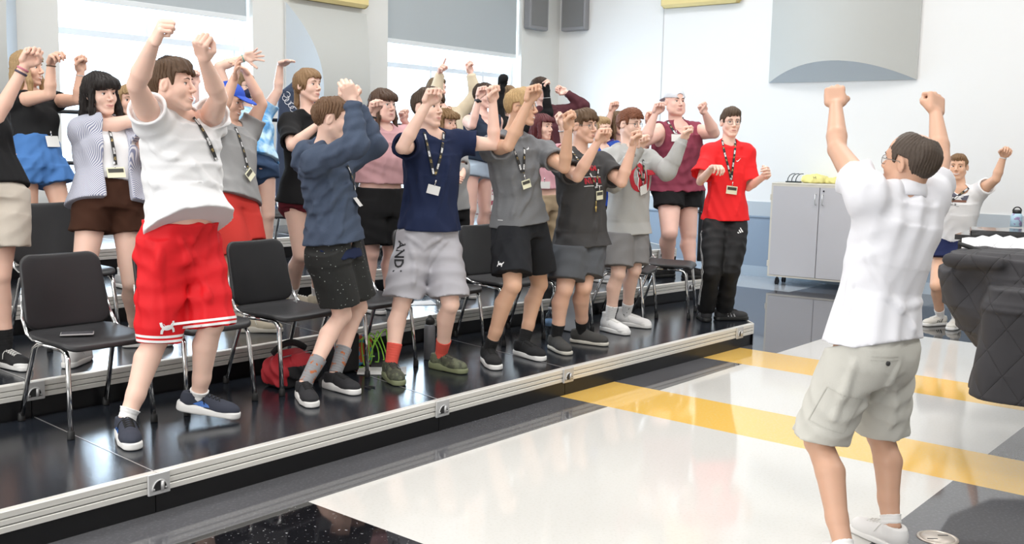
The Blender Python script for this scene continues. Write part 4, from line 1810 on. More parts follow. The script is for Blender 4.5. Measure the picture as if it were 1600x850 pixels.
def build_shell():
    build_floor()
    wins = []
    for x0, x1 in ((92, 395), (606, 815)):
        wins.append((AB(onb((x0, 60), BW))[0], AB(onb((x1, 60), BW))[0]))
    mb = MB()
    t = .28
    zs, zt = .95, 4.9
    edges = [A0] + [e for w in wins for e in w] + [AW]
    for i in range(0, len(edges), 2):
        wbox(mb, edges[i], edges[i + 1], BW - t, BW, 0, CZ)
    for w in wins:
        wbox(mb, w[0], w[1], BW - t, BW, 0, zs)
        wbox(mb, w[0], w[1], BW - t, BW, zt, CZ)
    tag(mb.build('wall_left', wall_m), kind='structure')
    tag(wbox(MB(), AW, AW + .2, BW - t, B1, 0, CZ).build('wall_back', wall_back), kind='structure')
    tag(wbox(MB(), A0, AW, B1, B1 + .2, 0, CZ).build('wall_right', wall_m), kind='structure')
    tag(wbox(MB(), A0 - .2, A0, BW - t, B1 + .2, 0, CZ).build('wall_front', wall_m), kind='structure')
    tag(wbox(MB(), A0 - .2, AW + .2, BW - t, B1 + .2, CZ, CZ + .2).build('ceiling', mat('ceiling white', (.8, .8, .8), .8)), kind='structure')
    # windows
    al = mat('window frame white', (.82, .83, .84), .4)
    gl = glass_mat('window glass')
    mull = [[228, 364], [672, 754]]
    for n, (w, ms) in enumerate(zip(wins, mull)):
        root = tag(empty('window_%d' % (n + 1), W(w[0], BW, zs)), kind='structure')
        inv = Matrix.Translation(-Vector(W(w[0], BW, zs)))
        mb = MB()
        f = .05
        b0, b1 = BW - .24, BW - .16
        wbox(mb, w[0], w[0] + f, b0, b1, zs, zt)
        wbox(mb, w[1] - f, w[1], b0, b1, zs, zt)
        wbox(mb, w[0], w[1], b0, b1, zs, zs + f)
        wbox(mb, w[0], w[1], b0, b1, zt - f, zt)
        o = mb.build('window_frame', al, root)
        o.matrix_parent_inverse = inv
        mb = MB()
        for x in ms:
            a = AB(onb((x, 60), BW - .2))[0]
            wbox(mb, a - .013, a + .013, b0 + .02, b1 - .02, zs, zt)
        zb = onb((165, 55), BW - .2)[2]
        wbox(mb, w[0], w[1], b0 + .01, b1 - .01, zb - .03, zb + .03)
        o = mb.build('mullion', mat('mullion pale', (.72, .77, .82), .4), root)
        o.matrix_parent_inverse = inv
        mb = MB()
        wbox(mb, w[0] + f, w[1] - f, BW - .205, BW - .198, zs + f, zt - f)
        o = mb.build('pane', gl, root)
        o.matrix_parent_inverse = inv
        mb = MB()
        wbox(mb, w[0] - .02, w[1] + .02, BW - .16, BW + .05, zs - .04, zs)
        o = mb.build('window_sill', al, root)
        o.matrix_parent_inverse = inv
    # roller blinds
    bl = mat('blind cloth', (.44, .48, .50), .85, bump=.1, bscale=500)
    hemm = mat('blind hem', (.75, .78, .79), .5)
    for (w, px, lab) in ((wins[0], (265, 15), 'grey roller blind half lowered over the wide bright window behind the raised fists'), (wins[1], (687, 74), 'grey roller blind half lowered over the window nearest the corner')):
        z = onb(px, BW - .08)[2]
        r = empty('roller_blind', W(w[0], BW - .08, z))
        tag(r, lab, 'blind', 'roller blinds')
        inv = Matrix.Translation(-Vector(W(w[0], BW - .08, z)))
        o = wbox(MB(), w[0] + .02, w[1] - .02, BW - .083, BW - .079, z + .03, zt).build('blind_cloth', bl, r)
        o.matrix_parent_inverse = inv
        o = wbox(MB(), w[0] + .02, w[1] - .02, BW - .09, BW - .07, z - .02, z + .035, 0, .006).build('hem_bar', hemm, r)
        o.matrix_parent_inverse = inv
    # panels
    pan = mat('panel cloth grey', (.50, .51, .49), .9, bump=.1, bscale=600)
    cap = mat('panel cap grey blue', (.52, .57, .61), .8, bump=.1, bscale=600)
    frm = mat('panel frame', (.66, .67, .66), .6)

    def barrel(name, O, U, V, N, w, h, sag, slope, lab, axis):
        """Convex acoustic diffuser: flat back w (along U) x h (along V), bulging along N; slanted end caps."""
        mb = MB()
        n = 18
        r1, r2 = [], []
        for i in range(n + 1):
            t = i / n
            bulge = sag * (1 - (2 * t - 1) ** 2)
            if axis == 'V':       # straight along V, curved across U
                base, along, across, L = U * (w * t), V, N, h
            else:
                base, along, across, L = V * (h * t), U, N, w
            r1.append(O + base + along * (slope * bulge) + across * (bulge + .03))
            r2.append(O + base + along * (L - slope * bulge) + across * (bulge + .03))
        nn = len(r1)
        mb.add(r1 + r2, [(i, i + 1, nn + i + 1, nn + i) for i in range(n)], 0, True)
        mb.add(r1, [tuple(range(nn))], 1)
        mb.add(r2, [tuple(range(nn - 1, -1, -1))], 1)
        b = [O, O + U * w, O + U * w + V * h, O + V * h]
        mb.prism([p + N * .0 for p in b], N * .03, 2)
        o = mb.build(name, [pan, cap, frm])
        tag(o, lab, 'acoustic panel')
        return o
    Z = A(0, 0, 1)
    # window wall panel with its curve running up and down
    a0, a1 = AB(onb((444, 60), BW))[0], AB(onb((569, 60), BW))[0]
    zt2, zb2 = onb((506, 13), BW)[2], 1.25
    barrel('acoustic_diffuser', W(a0, BW + .004, zb2), UA, Z, UB, a1 - a0, zt2 - zb2, .34, .72, 'grey bulging acoustic panel on the wall between the two windows', 'U')
    a0 = AB(onb((24, 60), BW))[0]
    barrel('acoustic_diffuser', W(a0 - 2.0, BW + .004, zb2), UA, Z, UB, 2.0, zt2 - zb2 + .4, .34, .72, 'grey bulging acoustic panel left of the wide window, behind the long blonde hair', 'U')
    # back wall panel
    q0, q1 = ona((1203, 128), AW), ona((1433, 126.5), AW)
    b0, b1, zb = AB(q0)[1], AB(q1)[1], (q0[2] + q1[2]) / 2
    barrel('acoustic_diffuser', W(AW - .004, b0, zb), UB, Z, -UA, b1 - b0, 2.1, .30, .74, 'large pale grey bulging acoustic panel high on the back wall above the cabinet', 'V')
    # yellow panels
    yel = mat('yellow panel cloth', (.78, .64, .30), .8, bump=.1, bscale=500)
    a0, a1, z = AB(onb((445, 5), BW))[0], AB(onb((568, 5), BW))[0], onb((520, 8), BW)[2]
    o = wbox(MB(), a0, a1, BW + .005, BW + .13, z, z + .7, 0, .04).build('acoustic_absorber', yel)
    tag(o, 'yellow padded acoustic panel high between the windows, just above the grey one', 'acoustic panel', 'yellow acoustic panels')
    q0, q1 = ona((1038, 10), AW), ona((1163, 5), AW)
    o = wbox(MB(), AW - .13, AW - .005, AB(q0)[1], AB(q1)[1], q1[2], q1[2] + .7, 0, .04).build('acoustic_absorber', yel)
    tag(o, 'pale yellow padded acoustic panel at the top of the back wall', 'acoustic panel', 'yellow acoustic panels')
    # dark corner panels
    dk = mat('dark panel cloth', (.20, .20, .20), .85, bump=.15, bscale=500)
    dk2 = mat('dark panel edge', (.26, .26, .27), .6)
    p0, p1 = onb((828, 44), BW + .12), onb((857, 49), BW + .12)
    mb = MB()
    wbox(mb, AB(p0)[0], AB(p1)[0], BW + .005, BW + .12, p0[2], p0[2] + 1.1, 0, .012)
    wbox(mb, AB(p0)[0] + .04, AB(p1)[0] - .04, BW + .12, BW + .126, p0[2] + .05, p0[2] + 1.05, 1)
    tag(mb.build('acoustic_absorber', [dk2, dk]), 'dark grey square panel on the window wall beside the room corner', 'acoustic panel', 'dark corner panels')
    p0, p1 = ona((876, 49), AW - .12), ona((913, 47), AW - .12)
    mb = MB()
    wbox(mb, AW - .12, AW - .005, AB(p0)[1], AB(p1)[1], p0[2], p0[2] + 1.1, 0, .012)
    wbox(mb, AW - .126, AW - .12, AB(p0)[1] + .03, AB(p1)[1] - .03, p0[2] + .05, p0[2] + 1.05, 1)
    tag(mb.build('acoustic_absorber', [dk2, dk]), 'dark grey square panel on the back wall beside the room corner', 'acoustic panel', 'dark corner panels')
    # seam of the back wall
    q = ona((1035, 80), AW)
    mb = MB()
    wbox(mb, AW - .006, AW, AB(q)[1] - .006, AB(q)[1] + .006, 1.1, CZ)
    tag(mb.build('trim_1', mat('wall seam', (.6, .6, .6), .7)), kind='structure')
    # wainscot
    w1, w2, w3 = mat('wainscot light', (.47, .52, .56), .6), mat('wainscot blue grey', (.27, .34, .43), .6), mat('base pale blue', (.42, .50, .58), .5)
    z1, z2, z3 = ona((1161, 313.5), AW)[2], ona((1163, 337), AW)[2], ona((1150, 412), AW)[2]
    mb = MB()
    wbox(mb, AW - .02, AW, BW, B1, z2 + .012, z1, 0)
    wbox(mb, AW - .035, AW, BW, B1, z2 - .008, z2 + .012, 1)
    wbox(mb, AW - .018, AW, BW, B1, z3, z2 - .008, 1)
    tag(mb.build('trim_2', [w1, w2]), kind='structure')
    tag(wbox(MB(), AW - .024, AW, BW, B1, 0, z3).build('baseboard_back', w3), kind='structure')


# ------------------------------------------------------------------ risers
T1 = [(.95, -3.82), (2.29, -3.82), (4.04, -3.83), (5.21, -3.83), (7.70, -3.77)]
T2 = [(.95, -5.05), (2.35, -5.05), (4.25, -5.05), (5.40, -5.12), (8.70, -4.80)]
T3 = [(.95, -6.32), (2.40, -6.32), (4.40, -6.34), (5.70, -6.30), (9.55, -5.62)]
T4 = [(.95, -7.55), (2.45, -7.55), (4.50, -7.55), (6.00, -7.50), (10.35, -6.80)]
T5 = [(.95, -8.72), (2.50, -8.72), (4.55, -8.72), (6.20, -8.70), (11.0, -8.10)]
TIERS = [T1, T2, T3, T4, T5]
TZ = [.18, .36, .54, .72]


def build_risers():
    top_m = mat('riser deck black', (.013, .016, .022), .17, bump=.05, bscale=260, spec=.5)
    top_m.node_tree.nodes['Principled BSDF'].inputs['Specular IOR Level'].default_value = .42
    alu = mat('riser edge aluminium', (.82, .80, .75), .42, metal=.35, bump=.05, bscale=40)
    alud = mat('riser edge groove', (.22, .22, .21), .5, metal=.5)
    kick = mat('riser kick board', (.006, .006, .007), .35)
    cast = mat('riser casting', (.62, .62, .62), .42, metal=.5)
    hole = mat('casting pocket', (.05, .05, .052), .3, metal=.6)
    pos = ['at the left end', 'second from the left', 'in the middle', 'at the right end']
    nm = ['lowest', 'second', 'third', 'top']
    for t in range(4):
        fr, bk, z = TIERS[t], TIERS[t + 1], TZ[t]
        for i in range(4):
            r = empty('riser_platform', W(*fr[i], 0))
            tag(r, 'black topped choir riser platform %s of the %s tier' % (pos[i], nm[t]), 'riser', '%s tier of risers' % nm[t])
            inv = Matrix.Translation(-Vector(W(*fr[i], 0)))
            g = .0022
            F0, F1, K0, K1 = [W(*p) for p in (fr[i], fr[i + 1], bk[i], bk[i + 1])]
            u = nrm(F1 - F0)
            n = A(u[1], -u[0], 0)                    # outwards, towards the floor
            if n @ UB < 0:
                n = -n
            nn = []
            for e in (i, i + 1):
                us_ = [nrm(W(*fr[j + 1]) - W(*fr[j])) for j in (e - 1, e) if 0 <= j < len(fr) - 1]
                m_ = nrm(sum(us_))
                m_ = A(m_[1], -m_[0], 0)
                m_ = m_ if m_ @ UB > 0 else -m_
                nn.append(m_ / max(.5, m_ @ n))
            n0, n1 = nn
            F0, F1, K0, K1 = F0 + u * g, F1 - u * g, K0 + u * g, K1 - u * g
            if t < 3:
                K0, K1 = K0 + n * .012, K1 + n * .012
            zt = A(0, 0, z)
            parts = []
            mb = MB()
            d0, d1 = F0 - n0 * .03, F1 - n1 * .03
            mb.prism([d0 + zt - A(0, 0, .03), d1 + zt - A(0, 0, .03), K1 + zt - A(0, 0, .03), K0 + zt - A(0, 0, .03)], A(0, 0, .03 - .001))
            parts.append(mb.build('deck', top_m, r))
            # aluminium edge: ribbed profile swept along the front
            prof = [(.0, -.085), (.004, -.085), (.004, -.064), (.0, -.061), (.0, -.057), (.004, -.054), (.004, -.036), (.0, -.033), (.0, -.030), (.005, -.027), (.005, -.004), (.002, 0), (-.030, 0), (-.030, -.085)]
            mb = MB()
            m = len(prof)
            V = [P + q_ * (x - .001) + A(0, 0, z + y) for P, q_ in ((F0, n0), (F1, n1)) for x, y in prof]
            mb.add(V, [(k, (k + 1) % m, m + (k + 1) % m, m + k) for k in range(m)] + [tuple(range(m - 1, -1, -1)), tuple(range(m, 2 * m))], 0)
            o = mb.build('edge_rail', [alu, alud], r)
            for k, p in enumerate(o.data.polygons):
                if k in (3, 7):
                    p.material_index = 1
            parts.append(o)
            mb = MB()
            q0, q1 = F0 - n0 * .012, F1 - n1 * .012
            mb.prism([q0, q1, q1 - n1 * .018, q0 - n0 * .018], A(0, 0, z - .085))
            parts.append(mb.build('kick_board', kick, r))
            if i == 3:     # side at the right end
                mb = MB()
                k0, k1 = F1 + A(0, 0, 0), K1
                s = nrm(k1 - k0)
                o_ = u * .012
                mb.prism([k0, k0 + o_, k1 + o_, k1], A(0, 0, z - .085))
                mb.prism([k0 + A(0, 0, z - .085), k0 + o_ * 1.6 + A(0, 0, z - .085), k1 + o_ * 1.6 + A(0, 0, z - .085), k1 + A(0, 0, z - .085)], A(0, 0, .085), 1)
                parts.append(mb.build('end_panel', [kick, alu], r))
            # castings over the joint on the left of each platform (and one near the far end)
            spots = [F0] if i else []
            if i == 3:
                spots.append(F1 - u * .24)
            for c in spots:
                mb = MB()
                X, Zv = u, A(0, 0, 1)
                P = lambda x, zz, d: c + X * x + Zv * (z + zz) + n * (d + (.006 if t else 0))
                mb.box(P(0, -.045, .0115), (.052, .006, .047), (X, n, Zv), 0, .003)
                bead = [P(.036 * math.cos(a), -.074 + .046 * math.sin(a), .0178) for a in np.linspace(0, math.pi, 14)]
                mb.prism(bead[::-1], n * .001, 1)
                mb.tube([p + n * .003 for p in bead], .0035, 6, m=0)
                mb.tube([P(.012, -.074, .021), P(.012, -.034, .021)], .008, 8, m=0)
                for q in (-1, 1):
                    mb.lathe(P(.028 * q, -.066, .018), [(.001, 0), (.005, 0), (.005, .004), (.001, .005)], 8, n, 0)
                parts.append(mb.build('corner_casting', [cast, hole], r))
            # deck seam strip
            if i:
                mb = MB()
                mb.prism([F0 - n * .03 + A(0, 0, z - .0006) - u * .0038, F0 - n * .03 + A(0, 0, z - .0006) + u * .001, K0 + A(0, 0, z - .0006) + u * .001, K0 + A(0, 0, z - .0006) - u * .0038], A(0, 0, .0014))
                parts.append(mb.build('seam_strip', mat('seam metal', (.75, .75, .75), .3, metal=.8), r))
            # legs under the deck so it stands on the floor
            for P in (F0 + u * .1 - n * .12, F1 - u * .1 - n * .12, K0 + u * .1 + n * .10, K1 - u * .1 + n * .10):
                mb = MB()
                mb.tube([P, P + A(0, 0, z - .03)], .018, 8)
                parts.append(mb.build('leg', kick, r))
            for o in parts:
                o.matrix_parent_inverse = inv
    # guard rail along the back and the right end
    rail = mat('guard rail black', (.012, .012, .013), .35)
    P = [W(a, b + .06) for a, b in T5]
    r = empty('guard_rail', P[0])
    tag(r, 'black tubular guard rail along the back of the top riser', 'rail')
    inv = Matrix.Translation(-Vector(P[0]))
    for zz in (1.80, 1.36):
        o = MB().tube([p + A(0, 0, zz) for p in P], .019, 10).build('rail', rail, r)
        o.matrix_parent_inverse = inv
    for a in (1.0, 3.9, 6.75, 8.3, 10.6):
        b = np.interp(a, [p[0] for p in T5], [p[1] for p in T5]) + .06
        o = MB().tube([W(a, b, .72), W(a, b, 1.80)], .019, 10).build('post', rail, r)
        o.matrix_parent_inverse = inv
    c0 = onz((1093, 408), .36)
    r = empty('guard_rail', c0)
    tag(r, 'black end rail with upright post beside the red shirt at the risers\' right end', 'rail')
    inv = Matrix.Translation(-Vector(c0))
    d = nrm(W(*T3[-1]) - W(*T2[-1]))
    tz = atd((1093, 296), depth(c0))[2]
    o = MB().box(A(c0[0], c0[1], (.36 + tz) / 2), (.022, .022, (tz - .36) / 2), (UA, -UB, A(0, 0, 1))).build('post', rail, r)
    o.matrix_parent_inverse = inv
    zz = atd((1091, 331), depth(c0))[2]
    pz = A(c0[0], c0[1], zz)
    o = MB().tube([pz - d * .22, pz + d * 1.1], .018, 10).build('rail', rail, r)
    o.matrix_parent_inverse = inv


# ------------------------------------------------------------------ chairs
def rrect(hx, hy, r, n=6, taper=0.0):
    P = []
    for cx, cy, a0 in ((hx - r, hy - r, 0), (-hx + r, hy - r, 90), (-hx + r, -hy + r, 180), (hx - r, -hy + r, 270)):
        for i in range(n + 1):
            a = math.radians(a0 + 90 * i / n)
            x, y = cx + r * math.cos(a), cy + r * math.sin(a)
            P.append((x * (1 + taper * y / hy), y))
    Q = []
    for i in range(len(P)):
        a, b = np.array(P[i]), np.array(P[(i + 1) % len(P)])
        k = max(1, int(np.linalg.norm(b - a) / .035))
        Q += [tuple(a + (b - a) * j / k) for j in range(k)]
    return Q


def slab(outline, t, bev, warp, mb, m=0):
    """Rounded plate: outline in (x, y), thickness t with soft edges; warp maps (x, y, z) to space. Faces are gridded by inner rings."""
    rings = []
    cx = sum(p[0] for p in outline) / len(outline)
    cy = sum(p[1] for p in outline) / len(outline)

    def ring(k, z, ins=0.0):
        out = []
        for x, y in outline:
            dx, dy = x - cx, y - cy
            L = math.hypot(dx, dy)
            f = k * (L - ins) / L
            out.append((cx + dx * f, cy + dy * f, z))
        return out
    for k in (.02, .15, .3, .45, .6, .72, .84):
        rings.append(ring(k, t / 2))
    for a in (90, 60, 30, 0, -30, -60, -90):
        rings.append(ring(1, (t / 2 - bev) * (1 if a > 0 else -1 if a < 0 else 0) + bev * math.sin(math.radians(a)), bev * (1 - math.cos(math.radians(a)))))
    for k in (.84, .72, .6, .45, .3, .15, .02):
        rings.append(ring(k, -t / 2))
    n = len(outline)
    V = [warp(*p) for r_ in rings for p in r_]
    F = []
    for i in range(len(rings) - 1):
        for j in range(n):
            F.append((i * n + j, (i + 1) * n + j, (i + 1) * n + (j + 1) % n, i * n + (j + 1) % n))
    F.append(tuple(range(n)))
    F.append(tuple((len(rings) - 1) * n + j for j in range(n - 1, -1, -1)))
    mb.add(V, F, m, True)


def make_chair():
    blk = mat('chair plastic', (.022, .022, .024), .45, bump=.12, bscale=420, spec=.45)
    chr_ = mat('chair chrome', (.72, .72, .72), .12, metal=1.0)
    rub = mat('chair foot rubber', (.012, .012, .012), .6)
    t = empty('chair')
    mb = MB()
    slab(rrect(.228, .205, .06, 6, -.03), .026, .012, lambda x, y, z: A(x, y + .01, .437 + z - .030 * max(0, (y - .12) / .1) ** 2 - .010 * (1 - (x / .23) ** 2) * (1 - (y / .22) ** 2) + .012 * max(0, (-y - .08) / .12) ** 2), mb)
    mb.build('seat', blk, t)
    mb = MB()
    la = math.radians(13)

    def bw(x, y, z):
        yy = -.205 + .040 * (1 - (x / .225) ** 2) * -1 + .01
        p = A(x, yy - z, .645 + y)
        # lean back about the seat's rear edge
        dz, dy = p[2] - .50, p[1] + .20
        return A(x, -.20 + dy * math.cos(la) - dz * math.sin(la), .50 + dz * math.cos(la) + dy * math.sin(la))
    slab(rrect(.213, .188, .062, 7, -.04), .028, .012, bw, mb)
    mb.build('backrest', blk, t)
    for q in (-1, 1):
        mb = MB()
        mb.tube([A(.19 * q, .02, .407), A(.195 * q, .12, .407), A(.198 * q, .155, .397), A(.200 * q, .175, .372), A(.206 * q, .190, .25), A(.214 * q, .212, .015)], .0125, 10)
        l = mb.build('leg', chr_, t)
        mb = MB()
        mb.lathe(A(.2145 * q, .213, 0), [(.017, 0), (.018, .004), (.016, .035), (.0125, .04)], 12)
        mb.build('foot_cap', rub, l)
        mb = MB()
        mb.tube([A(.19 * q, .02, .407), A(.200 * q, -.10, .407), A(.205 * q, -.14, .382), A(.215 * q, -.20, .22), A(.222 * q, -.265, .015)], .0125, 10)
        l = mb.build('leg', chr_, t)
        mb = MB()
        mb.lathe(A(.2225 * q, -.266, 0), [(.017, 0), (.018, .004), (.016, .035), (.0125, .04)], 12)
        mb.build('foot_cap', rub, l)
        mb = MB()
        mb.tube([A(.212 * q, -.02, .422), A(.228 * q, -.10, .427), A(.229 * q, -.16, .45), A(.224 * q, -.212, .52), A(.210 * q, -.240, .63)], .011, 10, flat=(A(0, 1, 0), .55))
        mb.build('back_support', chr_, t)
    mb = MB()
    mb.tube([A(-.19, .05, .410), A(.19, .05, .410)], .010, 8)
    mb.tube([A(-.20, -.09, .410), A(.20, -.09, .410)], .010, 8)
    mb.build('cross_bar', chr_, t)
    return t


def place_chairs():
    proto = make_chair()
    rz0 = math.atan2(UB[1], UB[0]) - math.pi / 2      # faces the open floor
    spots = [
        # a, b, tier, turn, label
        (2.50, -4.78, 0, 0, 'black posture chair nearest the camera, with a phone on its seat'),
        (3.10, -4.78, 0, 2, 'black chair directly behind the white tee and long red shorts'),
        (3.69, -4.78, 0, 3, 'black chair with its whole back showing, between red shorts and blue hoodie'),
        (4.34, -4.78, 0, 2, 'black chair behind the blue hoodie and speckled shorts'),
        (5.05, -4.8, 0, 0, 'black chair behind the navy tee and silver grey shorts'),
        (5.70, -4.8, 0, -3, 'black chair behind the heather grey tee and black shorts'),
        (6.24, -4.8, 0, -4, 'black chair behind the charcoal tee and dark grey shorts'),
        (7.06, -4.75, 0, 18, 'black chair with a white sheet of paper on its seat'),
        (7.62, -4.8, 0, 22, 'black chair next to the legs of the black track pants'),
        (2.98, -5.92, 1, 0, 'black chair on the second tier, behind the brown shorts'),
        (4.27, -6.05, 1, 0, 'black chair on the second tier, just right of the plain red shorts'),
        (5.50, -6.02, 1, 0, 'black chair on the second tier behind the pink tee'),
        (6.42, -6.00, 1, -4, 'black chair on the second tier holding paper, left of the heather grey tee'),
        (3.22, -7.20, 2, 0, 'black chair on the third tier at the photo\'s left edge'),
        (5.42, -7.18, 2, 0, 'black chair on the third tier beside the tie-dye shirt'),
        (6.60, -7.06, 2, 0, 'black chair on the third tier behind the cream sweater'),
    ]
    for i, (a, b, t, turn, lab) in enumerate(spots):
        o = proto if i == 0 else copy_tree(proto)
        nx = TIERS[t + 1]
        b = max(b, float(np.interp(a, [q[0] for q in nx], [q[1] for q in nx])) + .297 + .003 * abs(turn))
        spots[i] = (a, b, t, turn, lab)
        p = W(a, b, TZ[t])
        o.location = p
        o.rotation_euler = (0, 0, rz0 + math.radians(turn))
        tag(o, lab, 'chair', ['front row chairs', 'second row chairs', 'third row chairs'][t])
    return spots, rz0


build_shell()
build_risers()
CH, RZ0 = place_chairs()


def chair_pt(i, x, y, z):
    a, b, t, turn, _ = CH[i]
    an = RZ0 + math.radians(turn)
    return W(a, b, TZ[t]) + A(x * math.cos(an) - y * math.sin(an), x * math.sin(an) + y * math.cos(an), z)
# ================================================================== THINGS
white_paper = mat('paper white', (.80, .80, .80), .7)


def sheet(c, x, y, w, h, name, label, group=None, curl=.006):
    mb = MB()
    n = 8
    V = []
    for k in (0, 1):
        for i in range(n + 1):
            for j in range(2):
                t = i / n - .5
                V.append(c + x * w * t + y * h * (j - .5) + A(0, 0, .0015 + .0012 * k + curl * (2 * t) ** 4 * (1 if j else .3)))
    F = []
    m = 2 * (n + 1)
    for i in range(n):
        a = 2 * i
        F += [(a + 1, a + 3, a + 2, a), (m + a, m + a + 2, m + a + 3, m + a + 1), (a, a + 2, m + a + 2, m + a), (a + 3, a + 1, m + a + 1, m + a + 3)]
    F += [(1, 0, m, m + 1), (2 * n, 2 * n + 1, m + 2 * n + 1, m + 2 * n)]
    mb.add(V, F)
    o = mb.build(name, white_paper)
    tag(o, label, 'paper', group)
    return o


def cabinet():
    lam = mat('cabinet laminate grey', (.54, .53, .55), .5, bump=.04, bscale=900)
    edge = mat('cabinet edge cream', (.66, .62, .54), .5)
    steel = mat('brushed handle', (.72, .72, .70), .35, metal=.5)
    blk = mat('castor black', (.03, .03, .035), .5)
    p0, p1 = onz((1199, 431), .105), onz((1318, 441.5), .105)
    x = nrm(A(p1[0] - p0[0], p1[1] - p0[1], 0))
    y = A(-x[1], x[0], 0)
    z = A(0, 0, 1)
    ppm = np.linalg.norm(p1 - p0) / (1318 - 1199)
    wd = 2 * 75.5 * ppm * 1.0
    top_z = atd((1208, 287), depth(p0))[2]
    h = top_z - .105
    D = .44
    r = empty('storage_cabinet', (p0 + x * wd / 2 + y * D / 2) * A(1, 1, 0))
    tag(r, 'grey two-door storage cabinet on castors with cream edges against the back wall', 'cabinet')
    inv = Matrix.Translation(-Vector(r.location))
    out = []
    c = p0 + x * wd / 2 + y * (D / 2) + z * h / 2
    mb = MB()
    mb.box(c + y * .012, (wd / 2 - .002, D / 2 - .012, h / 2 - .001), (x, y, z), 0)
    for q in (-1, 1):
        mb.box(c + x * q * (wd / 2 - .008) - y * (D / 2 - .004), (.011, .010, h / 2), (x, y, z), 1)
    mb.box(c + z * (h / 2 - .010) - y * (D / 2 - .004), (wd / 2 - .019, .010, .010), (x, y, z), 1)
    mb.box(c - z * (h / 2 - .010) - y * (D / 2 - .004), (wd / 2 - .019, .010, .010), (x, y, z), 1)
    out.append(mb.build('carcass', [lam, edge], r))
    mb = MB()
    mb.box(c + z * (h / 2 + .009), (wd / 2 + .004, D / 2 + .004, .009), (x, y, z), 0, .004)
    out.append(mb.build('cabinet_top', edge, r))
    for q in (-1, 1):
        dc = c + x * q * (wd / 4 - .008) - y * (D / 2 + .004)
        d = MB().box(dc, (wd / 4 - .012, .009, h / 2 - .022), (x, y, z), 0, .002).build('door', lam, r)
        hx = dc - x * q * (wd / 4 - .05) + z * (h / 2 - .16) - y * .012
        mb = MB()
        mb.tube([hx - z * .06, hx - z * .06 - y * .03, hx + z * .06 - y * .03, hx + z * .06], .006, 8)
        hd = mb.build('handle', steel, d)
        if q > 0:
            lk = MB().lathe(hx + z * .10 + x * .005, [(.001, 0), (.010, 0), (.010, .006), (.001, .007)], 12, -y).build('lock', blk, d)
            lk.matrix_parent_inverse = Matrix.Identity(4)
        for zz in (-.36, .36):
            MB().box(c + x * q * (wd / 2 + .003) - y * (D / 2 - .006) + z * h * zz, (.012, .016, .035), (x, y, z), 0, .003).build('hinge', edge, d)
        out.append(d)
    for qx in (-1, 1):
        for qy in (-1, 1):
            cc = A(*(c + x * qx * (wd / 2 - .09) + y * qy * (D / 2 - .09))) * A(1, 1, 0)
            mb = MB()
            for e in (-.012, .012):
                mb.lathe(cc + A(0, 0, .036) + x * (e - .008), [(.001, 0), (.032, 0), (.036, .004), (.036, .012), (.032, .016), (.001, .016)], 16, x)
            mb.box(cc + A(0, 0, .072), (.018, .022, .010), (x, y, z), 0, .003)
            mb.tube([cc + A(0, 0, .08), cc + A(0, 0, .105)], .012, 8)
            out.append(mb.build('castor', blk, r))
    for o in out:
        o.matrix_parent_inverse = inv
    zt = top_z + .018

    def ontop(px):
        return onz(px, zt)
    # black three-hoop rack
    b = c + x * (-wd / 2 + .30) * 1.0
    c0 = A(b[0], b[1], zt) - y * .05
    c0 = atd((1240, 284), depth(p0) + .06)
    c0[2] = zt
    rk = empty('wire_rack', c0)
    tag(rk, 'small black rack of three bent hoops standing on the grey cabinet', 'rack')
    m = mat('rack black', (.02, .03, .035), .4)
    o = MB().box(A(0, 0, .008), (.085, .05, .008), (x, y, z), 0, .003).build('base', m, rk)
    for i in range(3):
        e = -.055 + .05 * i
        pts = [x * (e - .02) + z * .016, x * (e - .015) + z * .05, x * (e + .005) + z * .085, x * (e + .035) + z * .105, x * (e + .07) + z * .108]
        MB().tube(pts, .010, 8, flat=(y, .5)).build('hoop', m, rk)
    # folded yellow shirts
    yl = mat('yellow shirt cloth', (.80, .74, .30), .9, bump=.2, bscale=90)
    pr = mat('dark print', (.10, .10, .08), .8)
    for n, (px, wd_, hh, lab) in enumerate((((1273, 285), .27, .10, 'pale yellow folded shirt with small dark print on the grey cabinet'), ((1305, 287), .16, .075, 'crumpled yellow shirt on the cabinet, right of the printed one'))):
        cc = atd(px, depth(p0) + .02 - .05 * n)
        cc[2] = zt
        ops = []
        rg = np.random.RandomState(n + 3)
        ops.append(('u', p_box(cc + z * hh * .42, A(wd_ / 2, .13, hh * .42), .03, np.stack([x, y, z], 1)), .02))
        ops.append(('u', p_ell(cc + z * hh * .55 + x * rg.uniform(-.04, .04), A(wd_ * .4, .11, hh * .5), np.stack([x, y, z], 1)), .03))
        for i in range(4):
            ops.append(('u', p_ell(cc + z * hh * .35 + x * rg.uniform(-.5, .5) * wd_ - y * rg.uniform(.04, .12), A(.05, .04, .035)), .03))
        ops.append(('d', wrinkles(n + 20, .008, 1.6)))
        ops.append(('h', -z, cc + z * .002))
        V, F = run(ops, .007)
        o = link_mesh('folded_shirt', relax(V, F, 1, .4), F, yl)
        tag(o, lab, 'shirt', 'yellow shirts on the cabinet')
        if n == 0:
            bv = bvh_of(V, F)
            mb = lay(bv, (1273, 278), text_polys('H', .05))
            if mb:
                mb.build('print', pr, o)
    cc = atd((1321, 288), depth(p0) - .07)
    cc[2] = zt
    ops = [('u', p_ell(cc + z * .022, A(.05, .04, .026)), .01), ('u', p_ell(cc + z * .02 + x * .05, A(.045, .04, .022)), .02), ('d', wrinkles(31, .006, 2.2)), ('h', -z, cc)]
    V, F = run(ops, .006)
    tag(link_mesh('cloth_bundle', V, F, mat('blue grey cloth', (.48, .52, .62), .9)), 'small crumpled blue-grey cloth on the cabinet beside the yellow shirts', 'cloth')


